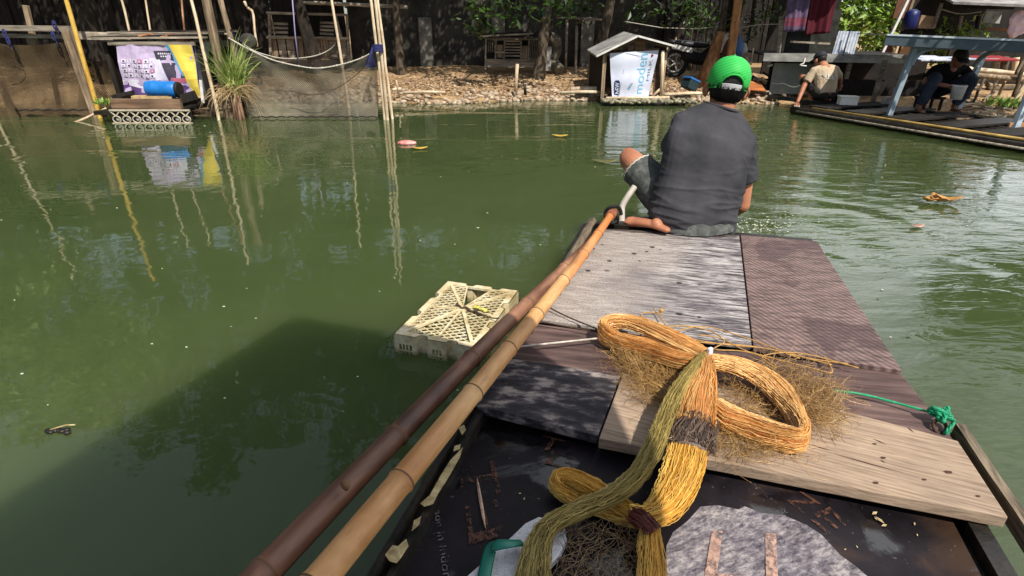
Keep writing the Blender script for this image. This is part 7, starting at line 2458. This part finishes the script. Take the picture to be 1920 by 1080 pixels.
part("cord", MB().tube(crom([D(1768, 18, 11.8), D(1800, 26, 11.8), D(1840, 22, 11.8)], 5), .008, 6), M['rope'], hs)
hquad(((1846, 56), (1850, 52), (1920, 54), (1916, 60)), 11.4, m_flat("rust_bits", lin(150, 100, 66), .9, .4, 30), "ledge")
dr = MB(); c_ = D(1708, 36, 11.7)
dr.loft([[c_ + V((cos(q * pi / 10) * r, sin(q * pi / 10) * r, z)) for q in range(20)] for z, r in ((-.17, .10), (-.15, .12), (-.05, .125), (.0, .13), (.05, .125), (.13, .12), (.15, .08), (.17, .05))])
solo("blue_jerrycan", dr, m_flat("navy_plastic", lin(14, 26, 84), .45, .2), "dark blue plastic can standing by the posts of the scrap house", "can")
cl = MB()
for k, (px, py, s_) in enumerate(((1908, 40, .16), (1915, 46, .15), (1918, 34, .10), (1904, 52, .14))):
    cl.ellipsoid(D(px, py, 10.9), s_, .08, s_ * 1.2, None, 10, 7)
me = remesh(cl, .02, 3, lambda c, n_: noise.noise(c * 9) * .03)
solo("pink_cloth_pile", me, m_flat("pale_pink_cloth", lin(214, 190, 204), .9, .3), "pale pink cloth draped at the top right edge of the house", "cloth", recalc=False)
for k, (px0, py0, px1, py1, Y, mt, lb) in enumerate((((1728), 112, 1752, 104, 9.9, M['tin_white'], "pale teal sheet lying behind the head of the seated man, left piece"), (1790, 110, 1832, 106, 9.9, M['tin_white'], "pale teal sheet lying behind the seated man, right piece"), (1846, 112, 1872, 104, 9.8, m_flat("red_sheet", lin(140, 30, 36), .6), "dark red sheet on the log rack"))):
    a = D(px0, py0, Y); b = D(px1, py1, Y + .5)
    mb = MB(); mb.add([a, V((b.x, a.y, a.z)), V((b.x, b.y, b.z)), V((a.x, b.y, b.z))], [(0, 1, 2, 3)])
    o = solo("loose_sheet", mb, mt, lb, "sheet", recalc=False); md = o.modifiers.new("t", 'SOLIDIFY'); md.thickness = .02
tk = trunk_tree("shrub", "green bush glimpsed under the top of the grey frame", V((D(1785, 80, 12.2).x, 12.25, .4)), (0, 0, 0), .03, .5, D(1784, 78, 12.1), (.22, .1, .16), M['leaf_b'], 200, 21, M['bark'], cat="bush", lsize=.12)
# ================================================================== FLOATING BITS
def float_leaf(px, py, L, mat, label, n=1, rz=0.0, name="floating_leaf", cat="leaf", curl=.3):
    c = G(px, py, .006)
    mb = MB()
    for k in range(n):
        a = rz + k * 1.1; cc = c + V((k * L * .35, -.01 * k, .004 * k))
        d = V((cos(a), sin(a), 0)); s_ = V((-sin(a), cos(a), 0))
        rows = []
        for i in range(9):
            t = i / 8; w = L * .26 * sin(pi * min(1, t * .92 + .05)) ** .8
            p = cc + d * (t - .5) * L + V((0, 0, curl * L * (abs(t - .5) ** 1.5)))
            rows.append([p - s_ * w + V((0, 0, curl * w * .6)), p, p + s_ * w + V((0, 0, curl * w * .6))])
        o = len(mb.v)
        mb.add([p for r in rows for p in r], [(3 * i + j, 3 * i + j + 1, 3 * i + j + 4, 3 * i + j + 3) for i in range(8) for j in range(2)], 0, True)
    o = solo(name, mb, mat, label, cat, c, recalc=False)
    md = o.modifiers.new("t", 'SOLIDIFY'); md.thickness = .003
    return o
m_lo = m_mottle("rusty_leaf", lin(140, 88, 40), lin(214, 160, 84), 26, .6)
m_ly = m_mottle("yellow_leaf", lin(196, 150, 50), lin(226, 190, 90), 20, .6)
float_leaf(1742, 378, .18, m_lo, "curled rusty brown leaves floating on the rippled water at right", 3, .4, curl=.7)
float_leaf(788, 279, .17, m_ly, "yellow orange leaf floating beside the pink float", 1, .25)
float_leaf(1050, 256, .20, m_ly, "flat yellow leaf floating left of the reflection of the white banner", 1, -.1)
float_leaf(1135, 305, .26, m_mottle("olive_leaf", lin(74, 76, 40), lin(120, 116, 70), 20, .6), "long olive leaf floating left of the knee of the man", 1, .05)
float_leaf(1720, 425, .10, m_mottle("pinkish_leaf", lin(150, 110, 96), lin(190, 150, 130), 20, .6), "small pinkish leaf floating below the rusty leaves", 1, .2)
mb = MB(); c_ = G(763, 270, .0)
mb.ellipsoid(c_ + V((0, 0, .012)), .115, .07, .032, None, 16, 10)
solo("pink_float", mb, m_mottle("faded_pink_plastic", lin(176, 92, 88), lin(220, 160, 150), 16, .5), "faded pink oval lump floating right of the tied poles", "float", c_)
mb = MB(); c_ = G(107, 810, 0)
for k in range(7):
    mb.ellipsoid(c_ + V((.012 * k - .03, rnd.uniform(-.012, .012), .004)), .013, .010, .008, None, 8, 5)
mb.tube([c_ + V((-.02, 0, .01)), c_ + V((.03, .012, .02)), c_ + V((.055, .018, .016))], .003, 5, 1)
solo("dark_debris", mb, [M['hull'], M['chip']], "small dark clump with a pale twig floating at the lower left", "debris", c_)
sp = MB()
for k in range(110):
    px = rnd.uniform(0, 1900); py = 215 + 560 * rnd.random() ** 1.8
    p = G(px, py, .004); r = rnd.uniform(.0015, .0045) * (1 + p.y * .08)
    sp.ellipsoid(p, r * rnd.uniform(1, 2), r, r * .5, None, 6, 4)
for k in range(120):
    px = rnd.gauss(1420, 45); py = rnd.gauss(420, 10)
    p = G(px, py, .004); r = rnd.uniform(.002, .006)
    sp.ellipsoid(p, r * 1.6, r, r * .5, None, 6, 4)
solo("foam_specks", sp, m_flat("pale_foam", lin(190, 196, 170), .4, .1), "tiny pale specks and bubbles scattered over the water", "specks", (0, 0, 0), kind='stuff')
